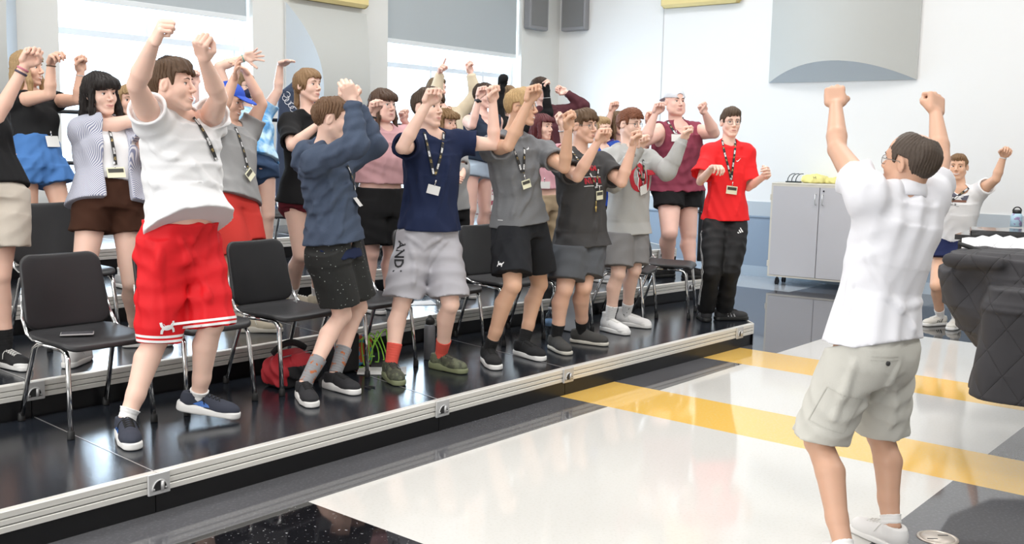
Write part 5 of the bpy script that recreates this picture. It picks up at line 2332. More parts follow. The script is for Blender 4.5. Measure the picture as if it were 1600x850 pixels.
def quilt_mat(name, col, scale=7.5, depth_=.010, rough=.85):
    m = mat(name, col, rough)
    nt = m.node_tree
    bs = nt.nodes['Principled BSDF']
    tc = [n for n in nt.nodes if n.type == 'TEX_COORD'][0]
    ad = nt.nodes.new('ShaderNodeMath')
    ad.operation = 'MINIMUM'
    outs = []
    for q in (-1, 1):
        dp = nt.nodes.new('ShaderNodeVectorMath')
        dp.operation = 'DOT_PRODUCT'
        dp.inputs[1].default_value = (.80, -.62, q * .75)
        nt.links.new(tc.outputs['Object'], dp.inputs[0])
        ml = nt.nodes.new('ShaderNodeMath')
        ml.operation = 'MULTIPLY'
        ml.inputs[1].default_value = 2 * math.pi * scale / 2
        nt.links.new(dp.outputs['Value'], ml.inputs[0])
        sn = nt.nodes.new('ShaderNodeMath')
        sn.operation = 'SINE'
        nt.links.new(ml.outputs[0], sn.inputs[0])
        ab = nt.nodes.new('ShaderNodeMath')
        ab.operation = 'ABSOLUTE'
        nt.links.new(sn.outputs[0], ab.inputs[0])
        pw_ = nt.nodes.new('ShaderNodeMath')
        pw_.operation = 'POWER'
        pw_.inputs[1].default_value = .35
        nt.links.new(ab.outputs[0], pw_.inputs[0])
        outs.append(pw_.outputs[0])
    nt.links.new(outs[0], ad.inputs[0])
    nt.links.new(outs[1], ad.inputs[1])
    bp = nt.nodes.new('ShaderNodeBump')
    bp.inputs['Strength'].default_value = .9
    bp.inputs['Distance'].default_value = depth_
    nt.links.new(ad.outputs[0], bp.inputs['Height'])
    nt.links.new(bp.outputs['Normal'], bs.inputs['Normal'])
    return m


def piano():
    blk = mat('piano black', (.012, .012, .013), .18, coat=.4)
    q = quilt_mat('quilted cover charcoal', (.042, .040, .044), 6.0, .011)
    wq = quilt_mat('quilted lining white', (.80, .80, .82), 12, .008)
    R_ = nrm(A(.92, -.39, 0))      # along the keyboard, to the right
    B_ = nrm(A(.39, .92, 0))       # into the body
    Z = A(0, 0, 1)
    # block corner: covered key bed end
    k = atd((1560, 540), 4.85)
    base = A(k[0], k[1], 0)
    r = empty('grand_piano', base + R_ * .5 + B_ * .6)
    tag(r, 'black grand piano under a quilted cover at the right edge', 'piano')
    inv = Matrix.Translation(-Vector(r.location))
    out = []
    # case and lid
    lid_z = 1.075
    e0 = atd((1492, 366), 6.0)
    lid0 = A(e0[0], e0[1], 0)
    mb = MB()
    plan = [lid0, lid0 + R_ * 1.5 - B_ * .1, lid0 + R_ * 1.55 + B_ * .9, lid0 + R_ * .95 + B_ * 1.2, lid0 + R_ * .35 + B_ * .95, lid0 + R_ * .08 + B_ * .45]
    zl = e0[2]
    mb.prism([p + Z * (zl - .03) for p in plan], Z * .03)
    out.append(mb.build('lid', blk, r))
    mb = MB()
    mb.prism([p * .97 + (lid0 + R_ * .7 + B_ * .5) * .03 + Z * (zl - .42) for p in plan], Z * .385)
    out.append(mb.build('case', blk, r))
    d0 = atd((1516, 360), 6.0)
    ds = A(d0[0], d0[1], zl)
    mb = MB()
    mb.box(ds + R_ * .55 + Z * .018 + B_ * .05, (.55, .16, .017), (R_, B_, Z), 0, .006)
    out.append(mb.build('music_desk', blk, r))
    for o_ in (R_ * .62 - B_ * .3, R_ * 1.35 - B_ * .2, R_ * .9 + B_ * .8):
        p = lid0 + o_
        mb = MB()
        mb.lathe(A(p[0], p[1], 0), [(.03, 0), (.03, .06), (.045, .07), (.055, .35), (.06, zl - .42)], 16)
        out.append(mb.build('leg', blk, r))
    for o in out:
        o.matrix_parent_inverse = inv
    # cover: bulging body with the hanging end of the key bed in front
    at = lambda x, y, d: atd((x, y), d)
    ops = []
    X, Y = R_, B_
    # hanging skirt of the body: a drape whose left side bulges out and folds back under the lid
    e = at(1466, 432, 5.35)
    C = A(e[0], e[1], 0) + X * .80 + Y * .12
    S4 = lambda z, x0, y0: (C + Z * z, X, Y, .80 - x0, .42 - y0)
    ops.append(('u', p_loft([S4(1.105, .15, .10), S4(1.06, .05, .03), S4(.97, .0, .0), S4(.84, .03, .02), S4(.72, .10, .05), S4(.60, .20, .10)], 3.0), .02))
    ops.append(('s', p_ell(at(1512, 452, 5.05), A(.10, .16, .13), np.stack([X, Y, Z], 1)), .07))
    ops.append(('u', p_cone(at(1484, 405, 5.2), at(1560, 412, 5.0), .035, .03), .05))
    # key bed end block
    kb0 = at(1530, 540, 4.9)
    kb = A(kb0[0], kb0[1], 0) + X * .55 + Y * .20
    ops.append(('u', p_loft([(kb + Z * .965, X, Y, .46, .16), (kb + Z * .935, X, Y, .525, .225), (kb + Z * .87, X, Y, .545, .245), (kb + Z * .70, X, Y, .545, .245), (kb + Z * .42, X, Y, .575, .265)], 5), .015))
    edge_pts = [kb + Z * .862 + X * .55 * math.copysign(abs(math.cos(a)) ** .4, math.cos(a)) + Y * .25 * math.copysign(abs(math.sin(a)) ** .4, math.sin(a)) for a in np.linspace(0, 2 * math.pi, 28, endpoint=False)]
    for i in range(28):
        ops.append(('u', p_cone(edge_pts[i], edge_pts[(i + 1) % 28], .009, .009), .006))
    ops.append(('d', wrinkles(77, .007, .5)))
    V, F = run(ops, .010)
    cv = link_mesh('piano_cover', relax(V, F, 2, .5), F, q)
    tag(cv, 'charcoal quilted piano cover with folds hanging over the keyboard end', 'cover')
    mb = MB()
    w0, w1 = at(1503, 383, 5.72), at(1600, 392, 5.5)
    lp = []
    for i in range(15):
        t = i / 14
        lp.append(w0 + (w1 - w0) * t * 1.6)
    prof = []
    n = len(lp)
    V, F = [], []
    for i, p in enumerate(lp):
        t = i / (n - 1)
        hgt = .028 + .035 * min(1, t * 3) + .008 * math.sin(t * 40)
        for dy, dz in ((-.10, -hgt), (-.115, -hgt * .3), (-.09, hgt * .6), (.02, hgt), (.20, hgt * .9), (.20, -hgt)):
            V.append(p + Y * dy + Z * dz)
    for i in range(n - 1):
        for j in range(6):
            F.append((6 * i + j, 6 * i + (j + 1) % 6, 6 * i + 6 + (j + 1) % 6, 6 * i + 6 + j))
    F += [(5, 4, 3, 2, 1, 0), tuple(6 * (n - 1) + j for j in range(6))]
    lin_ = link_mesh('cover_lining', V, F, wq, cv)
    lin_['label'] = 'white quilted lining folded back'
    P = [at(1499, 381, 5.5), at(1515, 386, 5.42), at(1540, 395, 5.36), at(1570, 402, 5.32), at(1605, 408, 5.28)]
    MB().tube(P, .012, 8).build('binding', mat('cover binding', (.01, .01, .01), .7), cv)
    # bottle
    bc = atd((1587, 358), 6.25)
    bc[2] = zl + .035
    bo = empty('water_bottle', bc)
    tag(bo, 'pale blue water bottle with black loop lid standing on the piano', 'bottle')
    k = 1.0
    MB().lathe((0, 0, 0), [(.03, 0), (.034, .004), (.034, .062), (.030, .075), (.024, .082)], 20).build('body', mix_pattern('bottle sticker', (.42, .60, .72), (.30, .22, .42), noise_fac(38, .56, .60), .35), bo)
    MB().lathe((0, 0, .08), [(.025, 0), (.025, .018), (.02, .024)], 16).build('lid', mat('bottle lid', (.02, .02, .02), .5), bo)
    MB().tube([A(.026 * math.cos(a), 0, .094 + .026 * math.sin(a)) for a in np.linspace(0, math.pi, 12)], .004, 6).build('loop', mat('bottle lid', (.02, .02, .02), .5), bo)


def small_things():
    # phone on the nearest chair
    c = chair_pt(0, .06, .0, .4485)
    an = RZ0 + math.radians(60)
    x, y = A(math.cos(an), math.sin(an), 0), A(-math.sin(an), math.cos(an), 0)
    ph = MB().box(c + A(0, 0, .0045), (.038, .076, .004), (x, y, A(0, 0, 1)), 0, .003).build('phone', mat('phone case', (.35, .34, .34), .25))
    tag(ph, 'grey smartphone lying on the seat of the nearest chair', 'phone')
    MB().box(c + A(0, 0, .0088), (.034, .071, .0006), (x, y, A(0, 0, 1))).build('screen', mat('phone glass', (.10, .10, .11), .06), ph)
    # papers on chairs
    for i, lab in ((7, 'white sheet of paper on a front chair near the track pants'), (12, 'white sheet of paper on the second tier chair seat')):
        an = RZ0 + math.radians(CH[i][3] + 8)
        x, y = A(math.cos(an), math.sin(an), 0), A(-math.sin(an), math.cos(an), 0)
        sheet(chair_pt(i, 0, .02, .452), x, y, .34, .24, 'paper_sheet', lab, 'papers on chairs', .012)
    c = onz((597, 580), .18)
    sheet(c, nrm(A(1, .1, 0)), nrm(A(-.1, 1, 0)), .30, .21, 'paper_sheet', 'white paper lying on the lowest riser under the green cords')
    c = onz((652, 474), .36)
    sheet(c, nrm(A(1, .3, 0)), nrm(A(-.3, 1, 0)), .26, .2, 'paper_sheet', 'white paper lying on the second tier behind the silver grey shorts')
    # red and black bag
    c = onz((452, 598), .18) + UB * .03
    x, y = nrm(UA + UB * .0), nrm(UB)
    M = np.stack([x, y, A(0, 0, 1)], 1)
    redm, blkm = mat('bag red', (.45, .02, .03), .7, bump=.3, bscale=60), mat('bag black', (.014, .014, .016), .75, bump=.3, bscale=60)
    sh = [('u', p_ell(c + A(0, 0, .10), A(.18, .11, .10), M), .02), ('u', p_box(c + A(0, 0, .075), A(.165, .10, .075), .05, M), .03), ('d', wrinkles(4, .012, 1.3)), ('h', A(0, 0, -1), c + A(0, 0, .003))]
    V, F = run(sh, .008)
    fc = V[F].mean(1)
    lc = (fc - c) @ M
    red = ((lc[:, 2] > .125) & (lc[:, 0] < .08)) | ((lc[:, 0] < -.11) & (lc[:, 2] > .02))
    bg = link_mesh('duffel_bag', relax(V, F, 1, .4), F, [blkm, redm], None, True, red.astype(int))
    tag(bg, 'red and black sports bag lying under a chair on the lowest riser', 'bag')
    MB().tube([c + x * t + A(0, 0, .19 + .05 * (1 - (t / .12) ** 2)) - y * .03 for t in np.linspace(-.12, .12, 10)], .010, 8, flat=(y, 2.0)).build('handle', blkm, bg)
    MB().tube([c + x * t + y * (.06) + A(0, 0, .185 - .25 * t * t) for t in np.linspace(-.14, .14, 14)], .004, 6).build('zip', mat('zip', (.25, .25, .25), .4, metal=.6), bg)
    # black backpack
    c = onz((836, 492), .18) + UB * .17
    M = np.stack([UA, UB, A(0, 0, 1)], 1)
    sh = [('u', p_box(c + A(0, 0, .16), A(.17, .095, .16), .06, M), .02), ('u', p_ell(c + UB * .07 + A(0, 0, .11), A(.13, .07, .10), M), .03), ('d', wrinkles(9, .010, 1.4)), ('h', A(0, 0, -1), c + A(0, 0, .003))]
    V, F = run(sh, .008)
    bp = link_mesh('backpack', relax(V, F, 1, .4), F, blkm)
    tag(bp, 'black backpack standing behind the legs in black shorts', 'bag')
    fr = c + UB * .13 + A(0, 0, .24)
    MB().tube([fr + UA * a + A(0, 0, b) + UB * .01 for a, b in ((-.05, -.03), (.05, -.03), (.05, .03), (-.05, .03))], .006, 6, closed=True).build('patch', mat('patch white', (.7, .7, .7), .6), bp)
    MB().tube([c + UA * t + UB * .02 + A(0, 0, .31 + .05 * (1 - (t / .06) ** 2)) for t in np.linspace(-.06, .06, 8)], .008, 6).build('handle', blkm, bp)
    # grey bottle
    c = onz((671, 561), .18)
    bo = empty('water_bottle', c)
    tag(bo, 'tall grey metal water bottle with black lid between the orange-red socks', 'bottle')
    MB().lathe((0, 0, 0), [(.034, 0), (.038, .005), (.038, .205), (.034, .225), (.026, .235)], 24).build('body', mat('bottle grey', (.20, .205, .22), .35, metal=.3), bo)
    MB().lathe((0, 0, .232), [(.028, 0), (.028, .035), (.022, .04), (.012, .045), (.012, .06), (.004, .062)], 16).build('lid', mat('bottle lid', (.02, .02, .02), .5), bo)
    MB().tube([A(.03 * math.cos(a), 0, .25 + .03 * math.sin(a)) for a in np.linspace(-.4, math.pi * .55, 10)], .004, 6).build('loop', mat('bottle lid', (.02, .02, .02), .5), bo)
    # clear bottle and white binder behind the charcoal shirt's legs
    c = onz((858, 524), .18)
    bo = empty('drink_bottle', c)
    tag(bo, 'clear plastic water bottle standing behind the grey slip-on shoes', 'bottle')
    MB().lathe((0, 0, 0), [(.028, 0), (.032, .006), (.031, .05), (.032, .055), (.031, .11), (.032, .14), (.02, .175), (.012, .185), (.012, .20)], 20).build('body', glass_mat('clear plastic', (.78, .84, .90)), bo)
    MB().lathe((0, 0, .198), [(.014, 0), (.014, .016), (.001, .017)], 14).build('cap', mat('cap white', (.8, .8, .85), .5), bo)
    MB().lathe((0, 0, .075), [(.0325, 0), (.0325, .05)], 20).build('wrap_label', mat('wrap blue', (.25, .42, .68), .5), bo)
    c = onz((893, 518), .18) - UB * .05
    b = MB().box(c + A(0, 0, .15), (.022, .11, .145), (UA, UB, A(0, 0, 1)), 0, .004).build('binder', mat('binder white', (.72, .76, .82), .45))
    tag(b, 'white ring binder standing on the lowest riser between charcoal shorts legs', 'binder')
    # green cords with pouch
    c = onz((578, 574), .18)
    gm = mat('cord green', (.36, .75, .08), .5)
    mb = MB()
    for i in range(5):
        pts = []
        for a in np.linspace(-.5, math.pi + .9, 22):
            pts.append(c + UA * (.02 * i - .05 + .055 * math.cos(a) * (1 + .12 * i)) + UB * (.03 * math.sin(a * 2 + i) + .02 * i) + A(0, 0, max(.006, .02 + .04 * i * .3 + .17 * math.sin(max(0, min(math.pi, a)))) + .004 * i))
        mb.tube(pts, .0042, 6)
    cd = mb.build('cord_bundle', gm)
    tag(cd, 'looped lime green cords hanging over a pouch on the lowest riser', 'cord')
    c2 = c - UB * .10
    M = np.stack([UA, UB, A(0, 0, 1)], 1)
    V, F = run([('u', p_box(c2 + A(0, 0, .095), A(.075, .045, .093), .02, M), .01), ('d', wrinkles(14, .006, 2)), ('h', A(0, 0, -1), c2 + A(0, 0, .003))], .006)
    pt = link_mesh('pouch', V, F, mix_pattern('pouch print', (.60, .10, .04), (.06, .30, .55), noise_fac(22, .5, .53), .7))
    tag(pt, 'small orange and blue patterned pouch behind the green cords', 'bag')
    c3 = c - UA * .17 - UB * .06
    V, F = run([('u', p_box(c3 + A(0, 0, .12), A(.06, .09, .118), .015, M), .01), ('h', A(0, 0, -1), c3 + A(0, 0, .003))], .007)
    bx = link_mesh('instrument_case', V, F, blkm)
    tag(bx, 'small black case standing left of the green cords', 'case')
    MB().tube([c3 + UB * t + A(0, 0, .238 + .03 * (1 - (t / .05) ** 2)) for t in np.linspace(-.05, .05, 8)], .006, 6).build('handle', blkm, bx)
    # strap end lying on the deck
    c = onz((578, 606), .18)
    o = MB().tube([c + A(.028 * math.cos(a), .02 * math.sin(a * 1.0), .004) * A(1, 1, 1) for a in np.linspace(0, 5, 16)], .004, 6).build('hair_tie', blkm)
    tag(o, 'small black hair tie lying on the riser beside the white-soled shoe', 'hair tie')
    # floor box cover
    c = onz((1465, 841), 0)
    r = empty('floor_outlet', c)
    tag(r, 'round beige metal floor outlet cover in the dark grey floor', 'outlet')
    mm = mat('outlet metal', (.52, .46, .40), .35, metal=.5)
    MB().lathe((0, 0, 0), [(.083, 0), (.083, .003), (.076, .006), (.072, .006), (.070, .003), (.001, .003)], 36).build('ring', mm, r)
    MB().lathe((0, 0, .002), [(.066, 0), (.066, .003), (.001, .0035)], 32).build('flap', mat('outlet flap', (.58, .52, .46), .4, metal=.3), r)
    for q in (-1, 1):
        MB().box(A(.03 * q, .02 * q, .006), (.022, .003, .0008), None).build('slot', mat('outlet slot', (.05, .05, .05), .5), r)
    # navy garment bag hanging from the rail behind the ponytail
    c = onb((466, 128), -8.45)
    nv = mat('navy bag cloth', (.030, .045, .085), .75, bump=.2, bscale=40)
    top_ = c
    zb = .80
    V, F = run([('u', p_loft([(A(c[0], c[1], c[2]), UA, UB, .07, .03), (A(c[0], c[1], c[2] - .12), UA, UB, .24, .05), (A(c[0], c[1], 1.2), UA, UB, .30, .065), (A(c[0], c[1], zb), UA, UB, .29, .06)], 2.4), .01), ('d', wrinkles(41, .012, .8))], .011)
    gb = link_mesh('garment_bag', relax(V, F, 1, .4), F, nv)
    tag(gb, 'navy garment bag with white scroll drawing hanging behind the ponytail', 'bag')
    bv = bvh_of(V, F)
    pol = [stroke(arcs(.04 * math.cos(i), .035 * i - .09, .035, .028, 40 * i, 40 * i + 300, 14), .006) for i in range(5)]
    mb = lay(bv, (452, 156), pol)
    if mb:
        mb.build('scroll_print', mat('print white', (.75, .75, .78), .7), gb)
    MB().tube([A(c[0], c[1], c[2] + .0), A(c[0], c[1], c[2] + .05), A(c[0], c[1], c[2] + .07) - UB * .03], .005, 6).build('hook', mat('clip steel', (.7, .7, .72), .25, metal=1), gb)


cabinet()
piano()
small_things()
# ================================================================== THE PEOPLE IN THE ROOM
def strap_mat():
    m = mat('lanyard strap', (.012, .012, .013), .6)
    nt = m.node_tree
    bs = nt.nodes['Principled BSDF']
    uv = nt.nodes.new('ShaderNodeUVMap')
    uv.uv_map = 'strap'
    sx = nt.nodes.new('ShaderNodeSeparateXYZ')
    nt.links.new(uv.outputs['UV'], sx.inputs['Vector'])

    def m_(op, a, b):
        n = nt.nodes.new('ShaderNodeMath')
        n.operation = op
        for i, v in enumerate((a, b)):
            if isinstance(v, (int, float)):
                n.inputs[i].default_value = v
            elif v is not None:
                nt.links.new(v, n.inputs[i])
        return n.outputs[0]
    fr = m_('FRACT', m_('MULTIPLY', sx.outputs['Y'], 1 / .105), 0)
    inner = m_('LESS_THAN', m_('ABSOLUTE', m_('SUBTRACT', sx.outputs['X'], .5), 0), .34)
    wb = m_('MULTIPLY', m_('MULTIPLY', m_('GREATER_THAN', fr, .12), m_('LESS_THAN', fr, .45)), inner)
    gb = m_('MULTIPLY', m_('MULTIPLY', m_('GREATER_THAN', fr, .62), m_('LESS_THAN', fr, .80)), inner)
    nz = nt.nodes.new('ShaderNodeTexNoise')
    nz.inputs['Scale'].default_value = 260
    tc = [n for n in nt.nodes if n.type == 'TEX_COORD'][0]
    nt.links.new(tc.outputs['Object'], nz.inputs['Vector'])
    wb = m_('MULTIPLY', wb, m_('GREATER_THAN', nz.outputs['Fac'], .42))
    gb = m_('MULTIPLY', gb, m_('GREATER_THAN', nz.outputs['Fac'], .50))
    a = nt.nodes.new('ShaderNodeMix')
    a.data_type = 'RGBA'
    a.inputs['A'].default_value = (.012, .012, .013, 1)
    a.inputs['B'].default_value = (.75, .75, .75, 1)
    nt.links.new(wb, a.inputs['Factor'])
    b = nt.nodes.new('ShaderNodeMix')
    b.data_type = 'RGBA'
    b.inputs['B'].default_value = (.50, .36, .12, 1)
    nt.links.new(a.outputs['Result'], b.inputs['A'])
    nt.links.new(gb, b.inputs['Factor'])
    nt.links.new(b.outputs['Result'], bs.inputs['Base Color'])


strap_mat()
mat('badge card', (.82, .82, .80), .35)
yb = mat('badge card yellow', (.80, .78, .58), .35)
mat('badge band', (.05, .05, .04), .5)
ybm = MATS['badge band']


def cloth(name, c, rough=.88, b=.25, bs=320, **k):
    return mat(name, c, rough, bump=b, bscale=bs, spec=.25, **k)


def heather(name, c, d, sc=420):
    return mix_pattern(name, tuple(x * .6 + y * .4 for x, y in zip(c, d)), tuple(x * .25 + y * .75 for x, y in zip(c, d)), noise_fac(sc, .36, .64, 2), .9)


black_c = cloth('black cloth', (.011, .011, .012))
white_c = cloth('white cloth', (.80, .80, .81))
white_s = mat('white sock', (.80, .79, .78), .9)
black_s = mat('black sock', (.010, .010, .011), .9)
rub_w = mat('white rubber', (.80, .79, .77), .5)
rub_b = mat('black rubber', (.012, .012, .012), .5)
lace_k, lace_w = mat('black lace', (.012, .012, .012), .8), mat('white lace', (.78, .77, .74), .8)
BROWN, DKBR, BLOND, RED, BLK = (.085, .048, .026), (.042, .024, .015), (.36, .24, .12), (.17, .060, .028), (.016, .012, .011)
GOLD = (.46, .31, .15)
mark_w = mat('mark white', (.82, .82, .82), .6)
mark_k = mat('mark black', (.015, .015, .017), .6)
mark_r = mat('mark red', (.50, .018, .035), .7)


def X_(fn, *a, **k):
    return lambda S: fn(S, *a, **k)


def X2(fn):
    return lambda S: fn(S)


PEOPLE = []
P = PEOPLE.append

# ---------------- front row
P(dict(name='W', label='person in white tee and long red shorts, leaning back with both fists raised', H=1.77, z=.18, phi=-30, cphi=-30, near=2, fat=1.10, belly=.02, wide=1.06,
       hphi=-2, hpitch=3, head=(270, 134), neck=(283, 190), pel=(281, 380), lean='m', tone='fair',
       ankR=(197, 656), toeR=(214, 706), ankL=(309, 624), toeL=(366, 652), pitchL=9, liftL=.02, kneR=(249, 522), kneL=(331, 505),
       shR=(238, 190), elbR=(213, 133), wriR=(240, 66), elbpR='n', wripR='n', shL=(326, 192), elbL=(342, 152), wriL=(318, 92), handR=dict(kind='fist', to=(254, 36), dors=(-.75, -.45, .2)), handL=dict(kind='fist', to=(312, 64), dors=(-.3, -.9, 0)),
       hair=dict(style='short', col=BROWN, fringe=.050, vol=.018, sweep=.10), smile=.55, mouth=.25,
       top=dict(kind='tee', folds=[[(232, 222), (252, 242), (280, 246)], [(228, 262), (242, 292), (234, 322)], [(330, 216), (340, 252), (352, 290), (360, 318)], [(298, 250), (320, 276), (344, 300)], [(240, 302), (270, 312), (304, 332)]], mat=white_c, hemy=352, slv=.40, ease=.022, flare=.050, hoff=(.060, -.045, 0), htilt=(.30, -.22, 0), sw=1.05, wr=.008),
       bottom=dict(kind='shorts', folds=[[(248, 380), (252, 440), (258, 500)], [(300, 372), (312, 430), (330, 472)], [(282, 372), (292, 400), (300, 440)]], name='shorts', mat=cloth('bright red cloth', (.68, .012, .018), .62), leny=(532, 510), wid=.010, ease=.016, wr=.008, waist=.20,
                   trim=[(.012, .012, mark_w), (.034, .012, mark_w)]),
       shoe=dict(mat=mat('shoe navy grey', (.035, .040, .060), .85, bump=.4, bscale=500), lace=lace_k, solemat=rub_w, chunk=1, sole=.030,
                 mark=([[(-.005, .045), (.03, .062), (.06, .050), (.07, .038), (.03, .036)]], mat('shoe blue flash', (.05, .16, .50), .5))),
       sock=dict(len=.055, mat=white_s),
       extra=[X_(lanyard, [(300, 184), (313, 200), (326, 224), (337, 252)], None, None, w=.020),
              X2(lambda S: lay_obj(S, 'bot', (262, 512), ua_logo(.056), mark_w, 'emblem', ang=4)),
              ]))
P(dict(name='H', label='person in blue-grey hoodie and speckled black shorts, hands clasped above bent elbows', H=1.68, z=.18, phi=-18, cphi=-12, near=2, fat=.98,
       hphi=6, hpitch=-6, head=(520, 187), neck=(505, 235), pel=(523, 388), tone='fair',
       ankR=(476, 600), toeR=(497, 640), ankL=(523, 585), toeL=(566, 614), kneR=(535, 492), kneL=(560, 480),
       shR=(493, 255), elbR=(556, 226), wriR=(551, 156), elbpR='n', wripR='f', shL=(540, 252), elbL=(586, 228), wriL=(560, 166), elbpL='m', wripL='m',
       handR=dict(kind='fist', to=(540, 130), dors=(.2, -.9, 0)), handL=dict(kind='fist', to=(548, 136)),
       hair=dict(style='short', col=(.16, .09, .05), vol=.016, amp=.004), smile=.2,
       top=dict(kind='hoodie', folds=[[(506, 262), (520, 300), (516, 352)], [(546, 282), (536, 330), (530, 366)], [(484, 290), (494, 330), (500, 360)], [(500, 250), (525, 240), (548, 226)]], name='hoodie', mat=cloth('slate blue fleece', (.066, .088, .135), .95, .35, 160, var=.12), hemy=378, ease=.028, flare=.030, wr=.008, cuff=.97, cmat=None),
       bottom=dict(kind='shorts', mat=mix_pattern('speckled black cloth', (.016, .017, .016), (.35, .38, .36), dots_fac(42, .12), .8), leny=(474, 463), ease=.02, wid=.022, waist=.10),
       shoe=dict(mat=mat('shoe knit charcoal', (.022, .022, .025), .85, bump=.5, bscale=600), lace=lace_k, solemat=rub_w, chunk=1, sole=.030),
       sock=dict(len=.17, mat=mix_pattern('patterned grey sock', (.28, .28, .29), (.45, .14, .05), noise_fac(34, .60, .63), .9)),
       extra=[X2(lambda S: undershirt(S)), X_(lanyard, [(541, 258), (548, 275), (553, 296)], None, (556, 318), ang=2, card=(.075, .06))]))
P(dict(name='N', label='person in navy tee and silver grey shorts, fists up either side', H=1.73, z=.18, phi=-48, cphi=-50, near=2, fat=1.0,
       hphi=-36, hpitch=2, head=(669, 169), neck=(676, 217), pel=(669, 371), tone='fair',
       ankR=(611, 569), toeR=(629, 601), ankL=(689, 555), toeL=(729, 580), kneR=(627, 477), kneL=(704, 475),
       shR=(640, 226), elbR=(628, 231), wriR=(667, 163), elbpR='n', shL=(714, 222), elbL=(772, 226), wriL=(770, 158), elbpL='m', wripL='m', handR=dict(kind='fist', to=(678, 138)), handL=dict(kind='fist', to=(768, 134)),
       hair=dict(style='short', col=(.06, .038, .024), fringe=.044, vol=.016, sweep=.16), smile=.05,
       top=dict(kind='tee', folds=[[(640, 260), (635, 300), (626, 342)], [(702, 250), (692, 290), (682, 332)], [(654, 272), (658, 312), (654, 340)]], mat=cloth('navy cloth', (.013, .021, .060)), hemy=358, slv=.52, ease=.022, flare=.030, wr=.007),
       bottom=dict(kind='shorts', folds=[[(636, 368), (662, 388), (690, 370)], [(640, 380), (648, 410), (646, 448)], [(700, 375), (680, 394), (668, 420)]], mat=cloth('silver grey cloth', (.40, .39, .42), .45, .1), leny=465, ease=.022, wid=.022, wr=.009, waist=.16),
       shoe=dict(mat=mix_pattern('shoe olive', (.055, .060, .040), (.12, .13, .08), noise_fac(30, .45, .6), .8), lace=mat('lace dark', (.05, .045, .04), .8), solemat=mat('sole olive', (.20, .22, .12), .6), chunk=1),
       sock=dict(len=.13, mat=mat('orange red sock', (.75, .10, .07), .85)),
       extra=[X_(lanyard, [(662, 208), (668, 232), (674, 256), (677, 274)], [(692, 208), (690, 235), (684, 258), (679, 274)], (677, 296), ang=-14, card=(.075, .055)),
              X2(lambda S: lay_obj(S, 'bot', (623, 402), text_polys('AND1', .095, 0, .8, .002), mark_k, 'lettering', ang=-86))]))
P(dict(name='G', label='person in heather grey tee and black shorts, one blurred fist before the glasses', H=1.80, z=.18, phi=-42, cphi=-40, near=2, fat=1.0,
       hphi=-18, hpitch=0, head=(815, 168), neck=(798, 216), pel=(812, 354), tone='tan',
       ankR=(764, 546), toeR=(786, 582), ankL=(818, 535), toeL=(862, 564), kneR=(801, 446), kneL=(843, 444),
       shR=(768, 232), elbR=(794, 228), wriR=(826, 160), elbpR='n', wripR='m', shL=(850, 238), elbL=(882, 262), wriL=(888, 202), handR=dict(kind='fist', to=(832, 130)), handL=dict(kind='fist', to=(887, 176), dors=(-.6, .7, 0)),
       hair=dict(style='short', col=GOLD, vol=.016, fringe=.05), smile=.1, mouth=.4, glasses='metal',
       top=dict(kind='tee', folds=[[(772, 258), (782, 300), (778, 336)], [(842, 258), (830, 300), (812, 336)], [(800, 280), (806, 310), (800, 340)]], mat=heather('heather grey', (.115, .118, .125), (.20, .205, .215)), hemy=350, slv=.60, ease=.022, flare=.024, wr=.007),
       bottom=dict(kind='shorts', mat=cloth('black shorts cloth', (.010, .011, .014), .75), leny=(429, 424), ease=.02, wid=.03, waist=.14),
       shoe=dict(mat=mat('shoe black knit', (.010, .010, .011), .85, bump=.4, bscale=500), lace=lace_k, solemat=rub_w),
       sock=dict(len=.085, mat=black_s),
       extra=[X_(lanyard, [(793, 205), (799, 226), (808, 250), (815, 270)], [(818, 232), (818, 252), (817, 270)], (820, 288), ang=14, cmat=yb, card=(.075, .055)),
              X2(lambda S: lay_obj(S, 'top', (824, 232), swoosh(.045), mark_w, 'mark', ang=10)),
              X2(lambda S: lay_obj(S, 'bot', (782, 413), ua_logo(.036), mark_w, 'emblem')),
              X2(lambda S: lay_obj(S, 'top', (782, 344), [stroke([(-.02, 0), (.02, 0)], .004)], mark_w, 'mark'))]))
